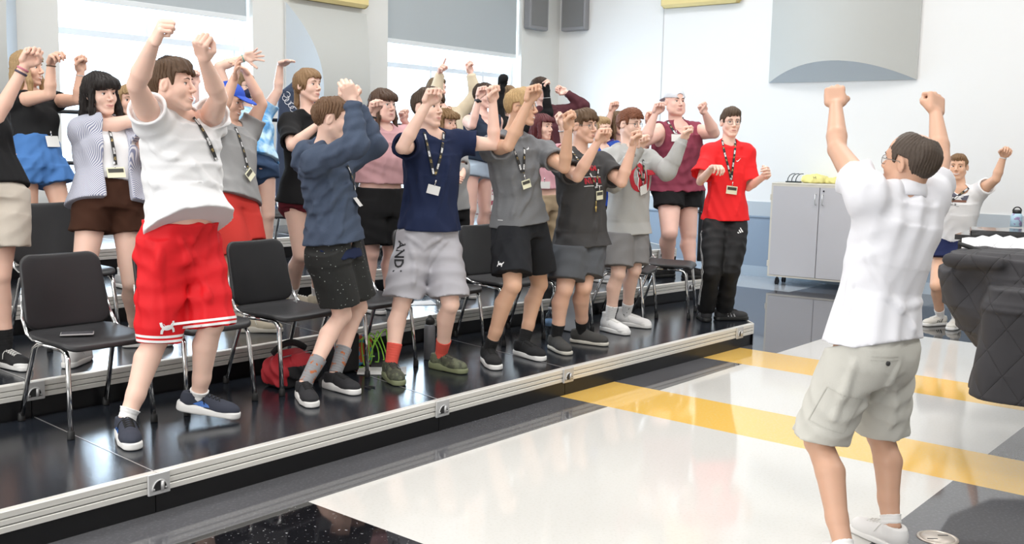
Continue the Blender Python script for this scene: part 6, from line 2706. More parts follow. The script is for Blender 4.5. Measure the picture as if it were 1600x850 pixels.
P(dict(name='C', label='person in charcoal tee with red print and dark grey shorts, wearing glasses', H=1.73, z=.18, phi=-44, cphi=-42, near=2, fat=1.10, wide=1.05,
       hphi=-40, hpitch=0, head=(912, 198), neck=(905, 244), pel=(909, 365), tone='warm',
       ankR=(869, 527), toeR=(889, 551), ankL=(908, 517), toeL=(953, 537), kneR=(882, 452), kneL=(912, 448),
       shR=(879, 258), elbR=(902, 276), wriR=(934, 222), elbpR='n', wripR='m', shL=(941, 256), elbL=(971, 285), wriL=(989, 228), handR=dict(kind='fist', to=(944, 200)), handL=dict(kind='fist', to=(993, 204)),
       hair=dict(style='short', col=(.11, .065, .035), fringe=.046, vol=.018, jag=.01), smile=.0, glasses='metal',
       top=dict(kind='tee', folds=[[(880, 300), (876, 340), (869, 376)], [(936, 312), (931, 350), (930, 378)]], mat=heather('charcoal heather', (.036, .035, .036), (.055, .053, .054)), hemy=383, slv=.72, ease=.026, flare=.026, wr=.007),
       bottom=dict(kind='shorts', mat=heather('dark grey heather', (.050, .054, .062), (.085, .09, .10)), leny=(437, 432), ease=.02, wid=.022),
       shoe=dict(mat=mat('slip-on canvas grey', (.060, .058, .055), .9, bump=.4, bscale=500), lace=None, solemat=mat('sole cream', (.60, .57, .50), .6), sole=.022, toeh=.036),
       sock=dict(len=.10, mat=black_s),
       extra=[X_(lanyard, [(889, 232), (899, 246), (913, 262), (925, 276), (930, 294)], [(934, 262), (932, 280), (931, 294)], (934, 305), ang=4, cmat=yb, card=(.078, .062)),
              X2(lambda S: lay_obj(S, 'top', (927, 283), [stroke([(-.085, .030), (.085, .030)], .004), stroke([(-.085, -.034), (.085, -.034)], .004)], mark_w, 'mark')),
              X2(lambda S: lay_obj(S, 'top', (927, 283), text_polys('INTHWIN', .058, 0, .62, .002), mark_r, 'lettering')),
              X2(lambda S: lay_obj(S, 'top', (925, 263), text_polys('MM', .05, 0, 1.3, .002), mark_r, 'lettering')),
              X2(lambda S: key_hang(S, (929, 324)))]))
P(dict(name='O', label='person in pale grey hoodie with red crest and grey shorts, glasses, white high-top sneakers', H=1.74, z=.18, phi=-45, cphi=-45, near=2, fat=1.0,
       hphi=-42, hpitch=-2, head=(984, 195), neck=(984, 238), pel=(980, 348), tone='fair',
       ankR=(952, 500), toeR=(981, 520), ankL=(978, 492), toeL=(1013, 509), kneR=(966, 428), kneL=(991, 422),
       shR=(952, 248), elbR=(958, 286), wriR=(1000, 232), elbpR='n', wripR='m', shL=(1014, 250), elbL=(1042, 268), wriL=(1068, 218), handR=dict(kind='fist', to=(1003, 212)), handL=dict(kind='fist', to=(1074, 198)),
       hair=dict(style='curly', col=RED, vol=.024, fringe=.052), smile=.0, glasses='dark',
       top=dict(kind='hoodie', name='hoodie', mat=heather('pale grey fleece', (.36, .36, .35), (.46, .46, .45)), hemy=364, ease=.030, flare=.024, cuff=1.04, wr=.007),
       bottom=dict(kind='shorts', mat=heather('grey heather shorts', (.15, .145, .145), (.21, .205, .205)), leny=(417, 413), ease=.02, wid=.016),
       shoe=dict(mat=mat('white canvas', (.76, .75, .74), .85, bump=.3, bscale=500), lace=lace_w, solemat=rub_w, high=.045, toecap=rub_w, sole=.030),
       sock=dict(len=.12, mat=mix_pattern('white sock lettered', (.78, .78, .78), (.03, .03, .03), noise_fac(60, .66, .68), .9)),
       extra=[X_(lanyard, [(990, 238), (993, 258), (1000, 276), (1004, 284)], [(1004, 250), (1005, 268), (1005, 284)], (1003, 296), ang=16, card=(.085, .07)),
              X2(lambda S: lay_obj(S, 'top', (998, 276), [stroke(arcs(0, 0, .062, .088, 0, 360, 28), .036)], mark_r, 'letter_crest', ang=-4)),
              X2(lambda S: lay_obj(S, 'top', (1007, 282), [stroke([(-.055, .085), (-.055, -.03)] + arcs(0, -.03, .055, .055, 180, 360, 10) + [(.055, .085)], .034)], mark_r, 'letter_crest', ang=-4, off=.005)),
              X2(lambda S: lay_obj(S, 'top', (1007, 282), [stroke([(-.074, .085), (-.074, -.03)] + arcs(0, -.03, .074, .074, 180, 360, 10) + [(.074, .085)], .006)], mark_w, 'crest_outline', ang=-4, off=.006))]))
P(dict(name='R', label='person in bright red tee and black track pants, glasses, at the risers\' right end', H=1.72, z=.18, phi=-78, cphi=-78, near=2, fat=.83,
       hphi=-84, hpitch=0, head=(1142, 192), neck=(1137, 228), pel=(1133, 340), tone='fair', gaze=(-.12, 0),
       ankR=(1103, 485), toeR=(1098, 494), ankL=(1131, 484), toeL=(1160, 496), kneR=(1112, 424), kneL=(1141, 422),
       shR=(1110, 238), elbR=(1094, 284), wriR=(1113, 262), wripR='n', shL=(1166, 238), elbL=(1169, 293), wriL=(1196, 274), elbpL='m', wripL='n', handR=dict(kind='loose', to=(1130, 258), dors=(.1, -.2, .9)), handL=dict(kind='loose', to=(1207, 263), dors=(.8, -.3, .3)),
       hair=dict(style='short', col=(.085, .055, .035), vol=.022, sweep=-.12), smile=-.05, glasses='metal', eyes='blue',
       top=dict(kind='tee', folds=[[(1116, 258), (1112, 300), (1106, 336)], [(1161, 258), (1158, 300), (1150, 336)]], mat=cloth('red tee cloth', (.84, .020, .024), .7), hemy=343, slv=.78, ease=.034, flare=.03, sw=1.15, wr=.006),
       bottom=dict(kind='trousers', mat=cloth('black track cloth', (.010, .010, .011), .6), len=.96, ease=.014, wid=.012),
       shoe=dict(mat=mat('shoe black grey', (.025, .025, .027), .8), lace=lace_k, solemat=rub_b, mark=([[(.02, .03), (.03, .03), (.02, .065), (.012, .065)], [(.045, .03), (.055, .03), (.045, .06), (.037, .06)], [(.07, .03), (.08, .03), (.07, .052), (.062, .052)]], mat('stripe grey', (.35, .35, .36), .6))),
       sock=dict(len=.06, mat=mat('red sock', (.5, .02, .03), .9)),
       extra=[X_(lanyard, [(1127, 216), (1132, 240), (1138, 262), (1142, 281)], [(1150, 218), (1147, 242), (1144, 264), (1142.5, 281)], (1142, 297), ang=-6, cmat=yb, card=(.095, .066)),
              X2(lambda S: lay_obj(S, 'top', (1154, 249), swoosh(.05), mark_w, 'mark', ang=8)),
              X2(lambda S: lay_obj(S, 'bot', (1156, 361), bars3(.055), mark_w, 'emblem', ang=20)),
              X2(lambda S: side_stripe(S, 'R', mark_w))]))

# ---------------- second row
P(dict(name='S', label='person with long black fringed hair in open striped shirt and brown shorts', H=1.64, z=.36, phi=-48, cphi=-42, near=2, fat=1.06, fem=1,
       hphi=-34, hpitch=-3, hroll=-4, head=(158, 147), neck=(163, 194), pel=(171, 318), tone='fair', d=5.75,
       ankR=(113, 548), toeR=(125, 560), ankL=(213, 520), toeL=(222, 536), kneR=(128, 440), kneL=(206, 440),
       shR=(128, 206), elbR=(200, 190), wriR=(292, 184), elbpR='m', wripR='m', shL=(200, 205), elbL=(232, 240), wriL=(262, 230), handR=dict(kind='loose', to=(345, 180)), handL=dict(kind='fist'),
       hair=dict(style='long', col=BLK, fringe=.026, t=.016, len=.14, jag=.004), smile=.45, wide=1.04,
       top=dict(kind='tee', key='inner', name='t_shirt', mat=white_c, hemy=286, slv=.3, ease=.010, flare=.006),
       bottom=dict(kind='shorts', mat=cloth('dark brown denim', (.050, .019, .010), .9), leny=362, ease=.012, wid=.004, waist=.22, over=1),
       shoe=dict(mat=mat('white canvas', (.76, .75, .74), .85), lace=lace_w, solemat=rub_w), sock=dict(len=.06, mat=white_s),
       extra=[X2(lambda S: top(S, dict(kind='open', name='striped_shirt', key='top', mat=stripe_mat(), hemy=322, slv=.80, ease=.026, flare=.035, sw=1.35, wr=.007))),
              X2(lambda S: lanyard(S, [(171, 204), (174, 222), (178, 240), (180, 258)], None, (180, 271), key='inner', cmat=yb, ang=2, card=(.10, .06)))]))
P(dict(name='Gy', label='person in grey tee, blue cap and plain red shorts, hands joined above the head', H=1.70, z=.36, phi=-30, cphi=-28, near=1, fat=1.06,
       hphi=-14, hpitch=-14, head=(360, 158), neck=(360, 202), pel=(358, 314), tone='warm',
       ankR=(366, 490), toeR=(384, 508), ankL=(392, 498), toeL=(412, 514), kneR=(366, 410), kneL=(388, 415),
       shR=(330, 208), elbR=(345, 176), wriR=(368, 118), elbpR='n', wripR='m', shL=(388, 204), elbL=(409, 163), wriL=(384, 112), elbpL='m', wripL='m', handR=dict(kind='flat', to=(370, 94), dors=(-.5, -.6, .4)), handL=dict(kind='flat', to=(366, 96), dors=(.3, -.4, .8)),
       hair=dict(style='crop', col=(.10, .06, .035), t=.005), smile=.8, mouth=.7,
       top=dict(kind='tee', mat=heather('grey tee', (.27, .27, .27), (.34, .34, .34)), hemy=314, slv=.5, solid=1, ease=.022, flare=.03),
       bottom=dict(kind='shorts', mat=cloth('coral red cloth', (.62, .045, .035), .8), leny=(398, 376), ease=.02, wid=.03),
       shoe=dict(mat=mat('shoe tan', (.55, .49, .38), .8), lace=lace_w, solemat=mat('sole cream', (.60, .57, .50), .6), chunk=1), sock=dict(len=.06, mat=white_s),
       extra=[X2(lambda S: cap(S, mat('cap blue', (.012, .07, .48), .7), patch=mat('cap white', (.8, .8, .7), .7))),
              X_(lanyard, [(367, 200), (374, 218), (381, 240), (386, 262)], None, (388, 274), cmat=yb, ang=28, card=(.10, .062))]))
P(dict(name='B', label='person with low ponytail in black tee, arms folded behind the blue hoodie', H=1.74, z=.36, phi=-38, cphi=-38, near=1, fat=1.0, fem=1,
       hphi=-30, hpitch=2, head=(482, 134), neck=(482, 180), pel=(476, 312), tone='fair', d=7.4,
       ankR=(455, 462), toeR=(470, 476), ankL=(495, 462), toeL=(512, 474), kneR=(470, 398), kneL=(500, 396),
       shR=(452, 194), elbR=(456, 228), wriR=(496, 196), elbpR='n', wripR='m', shL=(506, 194), elbL=(522, 226), wriL=(508, 196), handR=dict(kind='loose'), handL=dict(kind='loose'),
       hair=dict(style='pony', col=(.25, .15, .075), t=.010, len=.12, side=-.012), smile=.25,
       top=dict(kind='tee', mat=black_c, hemy=316, slv=.85, ease=.020, flare=.03),
       bottom=dict(kind='shorts', mat=cloth('maroon cloth', (.14, .02, .03)), leny=322, ease=.012),
       shoe=dict(mat=mat('shoe tan', (.55, .49, .38), .8), lace=lace_w), sock=dict(len=.10, mat=white_s)))
P(dict(name='Pk', label='person in pale pink tee and long black shorts, glasses, watch arm raised by the ear', H=1.68, z=.36, phi=-44, cphi=-44, near=1, fat=1.22, fem=1, wide=1.12,
       hphi=-38, hpitch=0, head=(599, 165), neck=(597, 205), pel=(592, 320), tone='pink', d=7.5,
       shR=(568, 212), elbR=(572, 222), wriR=(582, 176), elbpR='n', wripR='m', shL=(634, 214), elbL=(642, 216), wriL=(632, 188), elbpL='f', handR=dict(kind='fist', to=(586, 156)), handL=dict(kind='fist', to=(628, 172)),
       
       hair=dict(style='long', col=(.075, .042, .026), fringe=.034, t=.013, len=.14), smile=.0, glasses='clear',
       top=dict(kind='tee', mat=cloth('pale pink cloth', (.62, .36, .38)), hemy=286, slv=.5, ease=.020, flare=.016),
       bottom=dict(kind='shorts', mat=black_c, leny=381, ease=.018, wid=.012, waist=.24, over=1),
       shoe=dict(mat=mat('shoe grey light', (.45, .45, .46), .8), lace=lace_w, solemat=rub_w), sock=dict(len=.06, mat=white_s),
       extra=[X_(wristband, 'R', .86, rub_b)]))
P(dict(name='Ch', label='person with tousled golden hair and grey tee, half hidden behind the navy tee', H=1.52, z=.36, phi=-40, near=0, fat=.92, fem=1,
       hphi=-38, head=(697, 194), neck=(702, 229), pel=(706, 330), tone='light', d=8.2, shL=(718, 238), elbL=(722, 272), wriL=(716, 284), handL=dict(kind='loose', to=(708, 276)),
       hair=dict(style='bob', col=(.22, .13, .06), fringe=.042, t=.018, len=.12, amp=.006), smile=.6, mouth=.5,
       top=dict(kind='tee', mat=heather('grey tee', (.27, .27, .27), (.34, .34, .34)), hemy=328, slv=.6), bottom=dict(kind='trousers', mat=black_c, len=.96),
       shoe=dict(mat=mat('shoe grey light', (.45, .45, .46), .8)), sock=dict(len=.06, mat=white_s)))
P(dict(name='V', label='person in light pink tee and khaki trousers, head just right of the heather grey tee', H=1.54, z=.36, phi=-42, near=0, fat=.9,
       hphi=-38, head=(848, 199), neck=(849, 232), pel=(851, 318), tone='fair', d=9.0, shL=(872, 238), elbL=(884, 232), wriL=(876, 194), handL=dict(kind='fist', to=(868, 172)), shR=(836, 238),
       hair=dict(style='bob', col=(.10, .022, .025), fringe=.05, t=.014, len=.05), smile=-.1,
       top=dict(kind='tee', mat=cloth('light pink cloth', (.75, .42, .48)), hemy=296, slv=.6), bottom=dict(kind='trousers', mat=cloth('khaki cloth', (.40, .31, .20)), len=.96),
       shoe=dict(mat=mat('shoe grey light', (.45, .45, .46), .8)), sock=dict(len=.06, mat=white_s),
       extra=[X_(lanyard, [(846, 232), (848, 248), (849, 262)], [(858, 232), (853, 248), (850, 262)], (850, 289), card=(.10, .06)), X_(wristband, 'L', .75, mat('bracelet silver', (.6, .6, .62), .3, metal=.7))]))
P(dict(name='Tk', label='person in maroon tank top, black shorts and white backward cap, fists up', H=1.86, z=.36, phi=-62, cphi=-60, near=1, fat=1.42, fem=0, wide=1.24, hs=1.06,
       hphi=-66, hpitch=2, head=(1055, 160), neck=(1058, 200), pel=(1058, 290), tone='pink',
       ankR=(1043, 418), toeR=(1036, 430), ankL=(1079, 420), toeL=(1086, 432), kneR=(1046, 364), kneL=(1076, 366),
       shR=(1030, 206), elbR=(1006, 222), wriR=(1024, 178), shL=(1088, 205), elbL=(1116, 208), wriL=(1101, 176), handR=dict(kind='fist', to=(1030, 160)), handL=dict(kind='fist', to=(1094, 162)),
       hair=dict(style='crop', col=(.12, .07, .04), t=.003), smile=.8, mouth=.1,
       top=dict(kind='tank', name='tank_top', mat=cloth('maroon jersey', (.26, .050, .085), .8), hemy=298, ease=.022, flare=.022, wr=.008),
       bottom=dict(kind='shorts', mat=black_c, leny=324, ease=.014, wid=.0),
       shoe=dict(mat=mat('shoe black knit', (.010, .010, .011), .85), lace=lace_k, solemat=rub_b), sock=dict(len=.04, mat=black_s),
       extra=[X2(lambda S: cap(S, mat('cap off white', (.62, .64, .68), .8), back=True)),
              X_(lanyard, [(1036, 176), (1043, 190), (1050, 202), (1055, 210)], [(1068, 180), (1063, 192), (1058, 204), (1056, 210)], (1056, 216), card=(.09, .07), w=.024)]))
P(dict(name='Ft', label='person at the left edge with bracelets on one raised fist, cream shorts and black high-tops', H=1.70, z=.36, phi=-42, cphi=-42, near=1, fat=1.0, fem=1,
       head=(-62, 108), neck=(-48, 158), pel=(-18, 300), tone='light', hphi=-30,
       ankR=(-62, 560), toeR=(-50, 590), ankL=(8, 548), toeL=(33, 572), kneR=(-50, 440), kneL=(0, 430),
       shR=(-62, 178), elbR=(-6, 186), wriR=(39, 102), elbpR='m', wripR='m', shL=(-20, 176), handR=dict(kind='fist', to=(54, 74)),
       hair=dict(style='long', col=BROWN, t=.012, len=.2),
       top=dict(kind='tee', mat=black_c, hemy=296, slv=.5), bottom=dict(kind='shorts', mat=cloth('cream cloth', (.62, .56, .48)), leny=384, ease=.02, wid=.035),
       shoe=dict(mat=mat('black canvas', (.015, .015, .016), .85), lace=lace_w, solemat=rub_w, high=.04, toecap=rub_w), sock=dict(len=.12, mat=black_s),
       extra=[X_(wristband, 'R', .93, mat('bracelet pink', (.55, .18, .24), .6), .030, .005), X_(wristband, 'R', .86, mat('bracelet dark', (.06, .05, .08), .6), .031, .006)]))

# ---------------- third row
P(dict(name='Bl', label='person with long blonde hair in black cropped tee and blue shorts', H=1.68, z=.54, phi=-30, cphi=-32, near=1, fat=.98, fem=1,
       hphi=-2, hpitch=0, head=(44, 107), neck=(48, 150), pel=(58, 256), tone='warm', d=6.85,
       shR=(24, 158), elbR=(78, 148), wriR=(80, 98), elbpR='n', wripR='m', shL=(84, 158), elbL=(122, 156), wriL=(126, 112), wripL='m', handR=dict(kind='loose', to=(90, 72)), handL=dict(kind='fist', to=(124, 88)),
       kneR=(46, 352), kneL=(104, 352), ankR=(44, 440), ankL=(120, 440),
       hair=dict(style='long', col=BLOND, t=.012, len=.30, front=.05), smile=.5, mouth=.5,
       top=dict(kind='tee', mat=black_c, hemy=226, slv=.28, wr=.002, ease=.006, flare=0), bottom=dict(kind='shorts', mat=cloth('denim blue cloth', (.060, .17, .42), .8), leny=286, ease=.018, wid=.035, waist=.34, over=1, wr=.007),
       shoe=dict(mat=mat('white canvas', (.76, .75, .74), .85), lace=lace_w), sock=dict(len=.06, mat=white_s),
       extra=[X_(lanyard, [(72, 176), (77, 195), (79, 206)], None, (80, 222), key='bot', card=(.10, .075)), X_(wristband, 'R', .90, mat('bracelet brown', (.12, .07, .04), .6), .030, .004), X_(wristband, 'L', .86, mat('bracelet silver', (.6, .6, .62), .3, metal=.7), .029, .003)]))
P(dict(name='Mk', label='person in dark face mask and blue tie-dye tee, open hands spread above', H=1.70, z=.54, phi=-42, cphi=-40, near=1, fat=1.02, fem=1, mask=1,
       hphi=-30, head=(380, 136), neck=(388, 176), pel=(398, 259), tone='fair', d=8.1,
       shR=(366, 184), elbR=(342, 104), wriR=(384, 90), elbpR='m', wripR='m', shL=(410, 182), elbL=(434, 143), wriL=(438, 100), elbpL='m', wripL='m', handR=dict(kind='open', to=(412, 84), dors=(.2, .9, .2)), handL=dict(kind='flat', to=(458, 92), dors=(-.1, .2, 1)),
       hair=dict(style='half', col=(.22, .15, .08), t=.012, len=.1), glasses='dark',
       top=dict(kind='tee', mat=mix_pattern('tie dye blue', (.10, .32, .62), (.50, .70, .82), noise_fac(9, .42, .6), .9), hemy=252, slv=.55, ease=.022), bottom=dict(kind='shorts', mat=cloth('dark denim', (.035, .065, .13)), leny=277, ease=.014),
       shoe=dict(mat=mat('shoe grey light', (.45, .45, .46), .8)), sock=dict(len=.06, mat=white_s),
       extra=[X2(lambda S: facemask(S, mat('mask navy', (.010, .014, .05), .8))), X_(lanyard, [(378, 186), (383, 205), (388, 225)], [(402, 186), (394, 206), (389, 225)], (390, 238), card=(.09, .065)), X_(wristband, 'R', .9, mat('bracelet green', (.05, .35, .28), .5), .030, .004)]))
P(dict(name='Hl', label='person with blonde hair, mostly hidden between black hair and a raised arm', H=1.66, z=.54, phi=-40, near=0, fem=1, head=(203, 158), neck=(206, 194), pel=(210, 272), d=7.2, hphi=-60, tone='light',
       hair=dict(style='long', col=BLOND, t=.014, len=.16), top=dict(kind='tee', mat=black_c), bottom=dict(kind='shorts', mat=black_c, len=.5), shoe=dict(mat=mat('shoe grey light', (.45, .45, .46), .8)), sock=dict(len=.06, mat=white_s)))
P(dict(name='Hd', label='person whose dark hair shows above the brown hair of the white tee', H=1.72, z=.54, phi=-40, near=0, head=(262, 113), neck=(262, 152), pel=(262, 262), d=8.15, hphi=-40, tone='pink',
       shL=(290, 160), elbL=(303, 168), wriL=(306, 132), elbpL='m', wripL='m', handL=dict(kind='fist', to=(302, 112)), hair=dict(style='short', col=DKBR, vol=.02), top=dict(kind='tee', mat=white_c), bottom=dict(kind='shorts', mat=black_c, len=.7), shoe=dict(mat=mat('shoe grey light', (.45, .45, .46), .8)), sock=dict(len=.06, mat=white_s)))
P(dict(name='Cr', label='person in cream long-sleeved top with both arms straight up behind the navy tee', H=1.76, z=.54, phi=-42, cphi=-45, near=1, fat=1.0, head=(683, 140), neck=(694, 176), pel=(700, 255), d=10.0, hphi=-34, tone='pink',
       shR=(676, 184), elbR=(678, 158), wriR=(688, 112), elbpR='n', wripR='m', shL=(716, 180), elbL=(744, 150), wriL=(735, 114), elbpL='m', wripL='m', handR=dict(kind='point', to=(692, 94)), handL=dict(kind='fist', to=(730, 94)),
       hair=dict(style='short', col=(.16, .11, .065), t=.006, vol=.004), smile=.5,
       top=dict(kind='long', mat=cloth('cream knit', (.66, .57, .42)), hemy=268, ease=.028, cuff=.96), bottom=dict(kind='shorts', mat=cloth('khaki cloth', (.40, .31, .20)), len=.8), shoe=dict(mat=mat('shoe grey light', (.45, .45, .46), .8)), sock=dict(len=.06, mat=white_s),
       extra=[X_(lanyard, [(694, 172), (697, 184), (700, 196)], None, None)]))
P(dict(name='Dn', label='person in sleeveless navy top, glasses and light denim shorts, watch hand before the face', H=1.70, z=.54, phi=-42, cphi=-45, near=1, fat=1.05, fem=1, head=(756, 150), neck=(754, 184), pel=(744, 266), d=9.6, hphi=-38, tone='pink',
       shR=(733, 190), elbR=(738, 196), wriR=(748, 152), elbpR='n', wripR='m', shL=(776, 190), handR=dict(kind='fist', to=(753, 134)), 
       hair=dict(style='short', col=DKBR, t=.010, vol=.012), smile=.6, glasses='dark',
       top=dict(kind='tank', name='tank_top', mat=cloth('navy sleeveless', (.022, .035, .060)), hemy=254, ease=.02), bottom=dict(kind='shorts', mat=cloth('light denim', (.42, .52, .62)), leny=273, ease=.016), shoe=dict(mat=mat('shoe grey light', (.45, .45, .46), .8)), sock=dict(len=.06, mat=white_s),
       extra=[X_(watch, 'R', .88, rub_b)]))
P(dict(name='Bk', label='person with black fingerless sleeves raised, behind the heather grey tee', H=1.72, z=.54, phi=-44, cphi=-46, near=1, fat=.95, fem=1, head=(793, 152), neck=(796, 188), pel=(774, 259), d=10.5, hphi=-34, tone='fair',
       shR=(783, 196), elbR=(780, 180), wriR=(783, 136), elbpR='m', wripR='m', shL=(822, 198), elbL=(856, 178), wriL=(854, 142), elbpL='m', wripL='m', handR=dict(kind='fist', to=(786, 110)), handL=dict(kind='fist', to=(850, 118)),
       hair=dict(style='half', col=(.24, .15, .08), t=.010, len=.10), smile=.6,
       top=dict(kind='long', mat=black_c, hemy=248, ease=.012, cuff=1.05), bottom=dict(kind='skirt', mat=mix_pattern('floral cloth', (.70, .68, .66), (.35, .06, .10), noise_fac(24, .56, .60), .9), drop=.50), shoe=dict(mat=mat('shoe grey light', (.45, .45, .46), .8)), sock=dict(len=.06, mat=white_s),
       extra=[X2(lambda S: glove(S, 'R', black_c)), X2(lambda S: glove(S, 'L', black_c)), X_(wristband, 'L', .70, mat('bracelet silver', (.6, .6, .62), .3, metal=.7), .040, .003)]))
P(dict(name='Mr', label='person in maroon long sleeves, bent arm and fist against the white wall', H=1.80, z=.54, phi=-50, cphi=-50, near=1, fat=1.0, head=(843, 140), neck=(852, 172), pel=(866, 250), d=10.9, hphi=-50, tone='pink', glasses='dark',
       shL=(874, 176), elbL=(912, 166), wriL=(884, 144), elbpL='m', wripL='m', handL=dict(kind='fist', to=(869, 139)),
       hair=dict(style='curly', col=DKBR, vol=.02), smile=.3, top=dict(kind='long', mat=cloth('dark maroon knit', (.085, .026, .034)), hem=.05, ease=.022, cuff=.95), bottom=dict(kind='trousers', mat=cloth('dark denim', (.035, .065, .13)), len=.96), shoe=dict(mat=mat('shoe grey light', (.45, .45, .46), .8)), sock=dict(len=.06, mat=white_s)))
P(dict(name='Sm', label='person with short blond hair showing between two pairs of glasses', H=1.58, z=.36, phi=-42, near=0, fat=.95, head=(939, 203), neck=(942, 236), pel=(945, 309), d=9.5, hphi=-45, tone='fair',
       hair=dict(style='short', col=BLOND, vol=.012), top=dict(kind='tee', mat=cloth('royal blue cloth', (.02, .07, .38)), hem=.05), bottom=dict(kind='shorts', mat=black_c, len=.8), shoe=dict(mat=mat('shoe grey light', (.45, .45, .46), .8)), sock=dict(len=.06, mat=white_s)))
P(dict(name='Rh', label='person with brown hair and orange watch, one ringed hand high, behind the grey hoodie', H=1.64, z=.36, phi=-46, near=1, fat=1.0, fem=1, head=(964, 193), neck=(972, 228), pel=(978, 303), d=10.0, hphi=-40, tone='light',
       shR=(952, 234), elbR=(944, 212), wriR=(955, 174), elbpR='m', wripR='m', shL=(994, 234), elbL=(1008, 236), wriL=(1013, 194), wripL='m', handR=dict(kind='fist', to=(960, 154)), handL=dict(kind='loose', to=(1011, 164)),
       hair=dict(style='bob', col=(.14, .085, .045), t=.012, len=.09, fringe=.046), smile=.2,
       top=dict(kind='tee', mat=cloth('deep purple cloth', (.05, .03, .16)), hem=.05, slv=.6), bottom=dict(kind='shorts', mat=black_c, len=.8), shoe=dict(mat=mat('shoe grey light', (.45, .45, .46), .8)), sock=dict(len=.06, mat=white_s),
       extra=[X_(wristband, 'L', .88, mat('watch orange', (.85, .10, .03), .5), .031, .010)]))

# ---------------- floor
P(dict(name='Fb', label='person in printed white tee and navy shorts beyond the piano, open hand high', H=1.72, z=0, phi=-118, cphi=-112, near=1, fat=1.05, wide=1.04,
       hphi=-122, hpitch=0, head=(1497, 261), neck=(1501, 299), pel=(1490, 376), tone='tan',
       ankR=(1469, 494), toeR=(1452, 506), ankL=(1494, 498), toeL=(1486, 512), kneR=(1463, 446), kneL=(1492, 450),
       shR=(1474, 310), elbR=(1448, 290), wriR=(1440, 250), shL=(1527, 302), elbL=(1556, 280), wriL=(1568, 244), wripL='m', handR=dict(kind='fist'), handL=dict(kind='loose', to=(1580, 222), dors=(.2, .9, 0)),
       hair=dict(style='short', col=(.19, .11, .055), t=.006, vol=.010), smile=.9, mouth=.5,
       top=dict(kind='tee', mat=white_c, hemy=366, slv=.55, ease=.020, flare=.014), bottom=dict(kind='shorts', mat=cloth('navy shorts cloth', (.012, .018, .065)), leny=405, ease=.02, wid=.02),
       shoe=dict(mat=mat('shoe off white', (.72, .69, .63), .7), lace=lace_w, solemat=rub_w, mark=([[(.02, .03), (.032, .03), (.012, .065), (.003, .065)], [(.045, .03), (.057, .03), (.037, .062), (.028, .062)], [(.07, .03), (.082, .03), (.062, .055), (.053, .055)]], mark_k)), sock=dict(len=.10, mat=white_s),
       extra=[X2(lambda S: lay_obj(S, 'top', (1493, 309), [([(-.09, -.03), (.09, -.03), (.11, .03), (.07, .02), (.04, .05), (.02, .02), (-.03, .055), (-.06, .02), (-.10, .03)], [tuple(range(9))])], mat('print slate', (.10, .10, .14), .8), 'chest_print')),
              X2(lambda S: lay_obj(S, 'top', (1493, 314), [stroke([(-.07, 0), (.09, 0)], .02)], mat('print brown', (.20, .09, .06), .8), 'chest_print', off=.005)),
              X2(lambda S: lay_obj(S, 'top', (1492, 319), text_polys('ll.a_', .045), mark_k, 'lettering')),
              X_(lanyard, [(1514, 294), (1506, 300), (1497, 306), (1488, 313)], None, None, w=.02), X_(wristband, 'L', .92, mat('bracelet white', (.75, .75, .75), .5), .031, .005)]))
P(dict(name='T', label='person seen from behind in white polo and pale shorts, both fists raised', H=1.80, z=0, phi=128, cphi=112, near=2, fat=.98, wide=1.04, belly=.01, uni=.0055,
       hphi=130, hpitch=9, head=(1420, 256), neck=(1412, 308), pel=(1364, 536), tone='bronze', lean='v',
       ankL=(1320, 862), toeL=(1286, 850), ankR=(1393, 820), toeR=(1346, 826), kneL=(1279, 690), kneR=(1376, 680),
       shL=(1356, 306), elbL=(1308, 234), wriL=(1306, 166), shR=(1450, 312), elbR=(1470, 250), wriR=(1462, 178), handL=dict(kind='fist', to=(1304, 134), dors=(-.2, -1, 0)), handR=dict(kind='fist', to=(1463, 146), dors=(.3, -1, 0)),
       hair=dict(style='bald', col=(.075, .055, .042), t=.008), smile=.2, glasses='metal', hpref='m',
       top=dict(kind='polo', folds=[[(1352, 385), (1365, 420), (1385, 455), (1415, 490), (1432, 520)], [(1380, 460), (1410, 482), (1440, 472)], [(1330, 430), (1325, 480), (1316, 512)]], name='polo_shirt', mat=cloth('white polo cloth', (.78, .78, .82), .8, .1), hemy=540, slv=.40, solid=1, ease=.016, flare=.024, wr=.006, wf=.8, sw=1.15, htilt=(.30, -.25, 0)),
       bottom=dict(kind='shorts', folds=[[(1335, 565), (1322, 605), (1302, 655)], [(1405, 570), (1382, 612), (1346, 640)], [(1400, 600), (1398, 640), (1392, 668)]], mat=cloth('pale khaki twill', (.58, .57, .52), .85), leny=(672, 683), ease=.018, wid=.014, wr=.006, waist=.16),
       shoe=dict(mat=mat('white canvas', (.76, .75, .74), .85), lace=lace_w, solemat=rub_w, sole=.024, size=1.02), sock=dict(len=.012, mat=white_s),
       extra=[X2(lambda S: polo_collar(S)), X2(lambda S: shorts_pocket(S))]))


# ------------------------------------------------------------------ special pieces
def stripe_mat():
    def fb(nt, tc):
        mp = nt.nodes.new('ShaderNodeMapping')
        mp.inputs['Rotation'].default_value = (0, 0, math.radians(42))
        wv = nt.nodes.new('ShaderNodeTexWave')
        wv.inputs['Scale'].default_value = 48
        wv.inputs['Distortion'].default_value = .35
        wv.inputs['Detail Scale'].default_value = .3
        nt.links.new(tc.outputs['Object'], mp.inputs['Vector'])
        nt.links.new(mp.outputs['Vector'], wv.inputs['Vector'])
        return ramp(nt, wv.outputs['Fac'], .25, .75)
    return mix_pattern('blue white stripe', (.62, .62, .66), (.20, .22, .33), fb, .9)


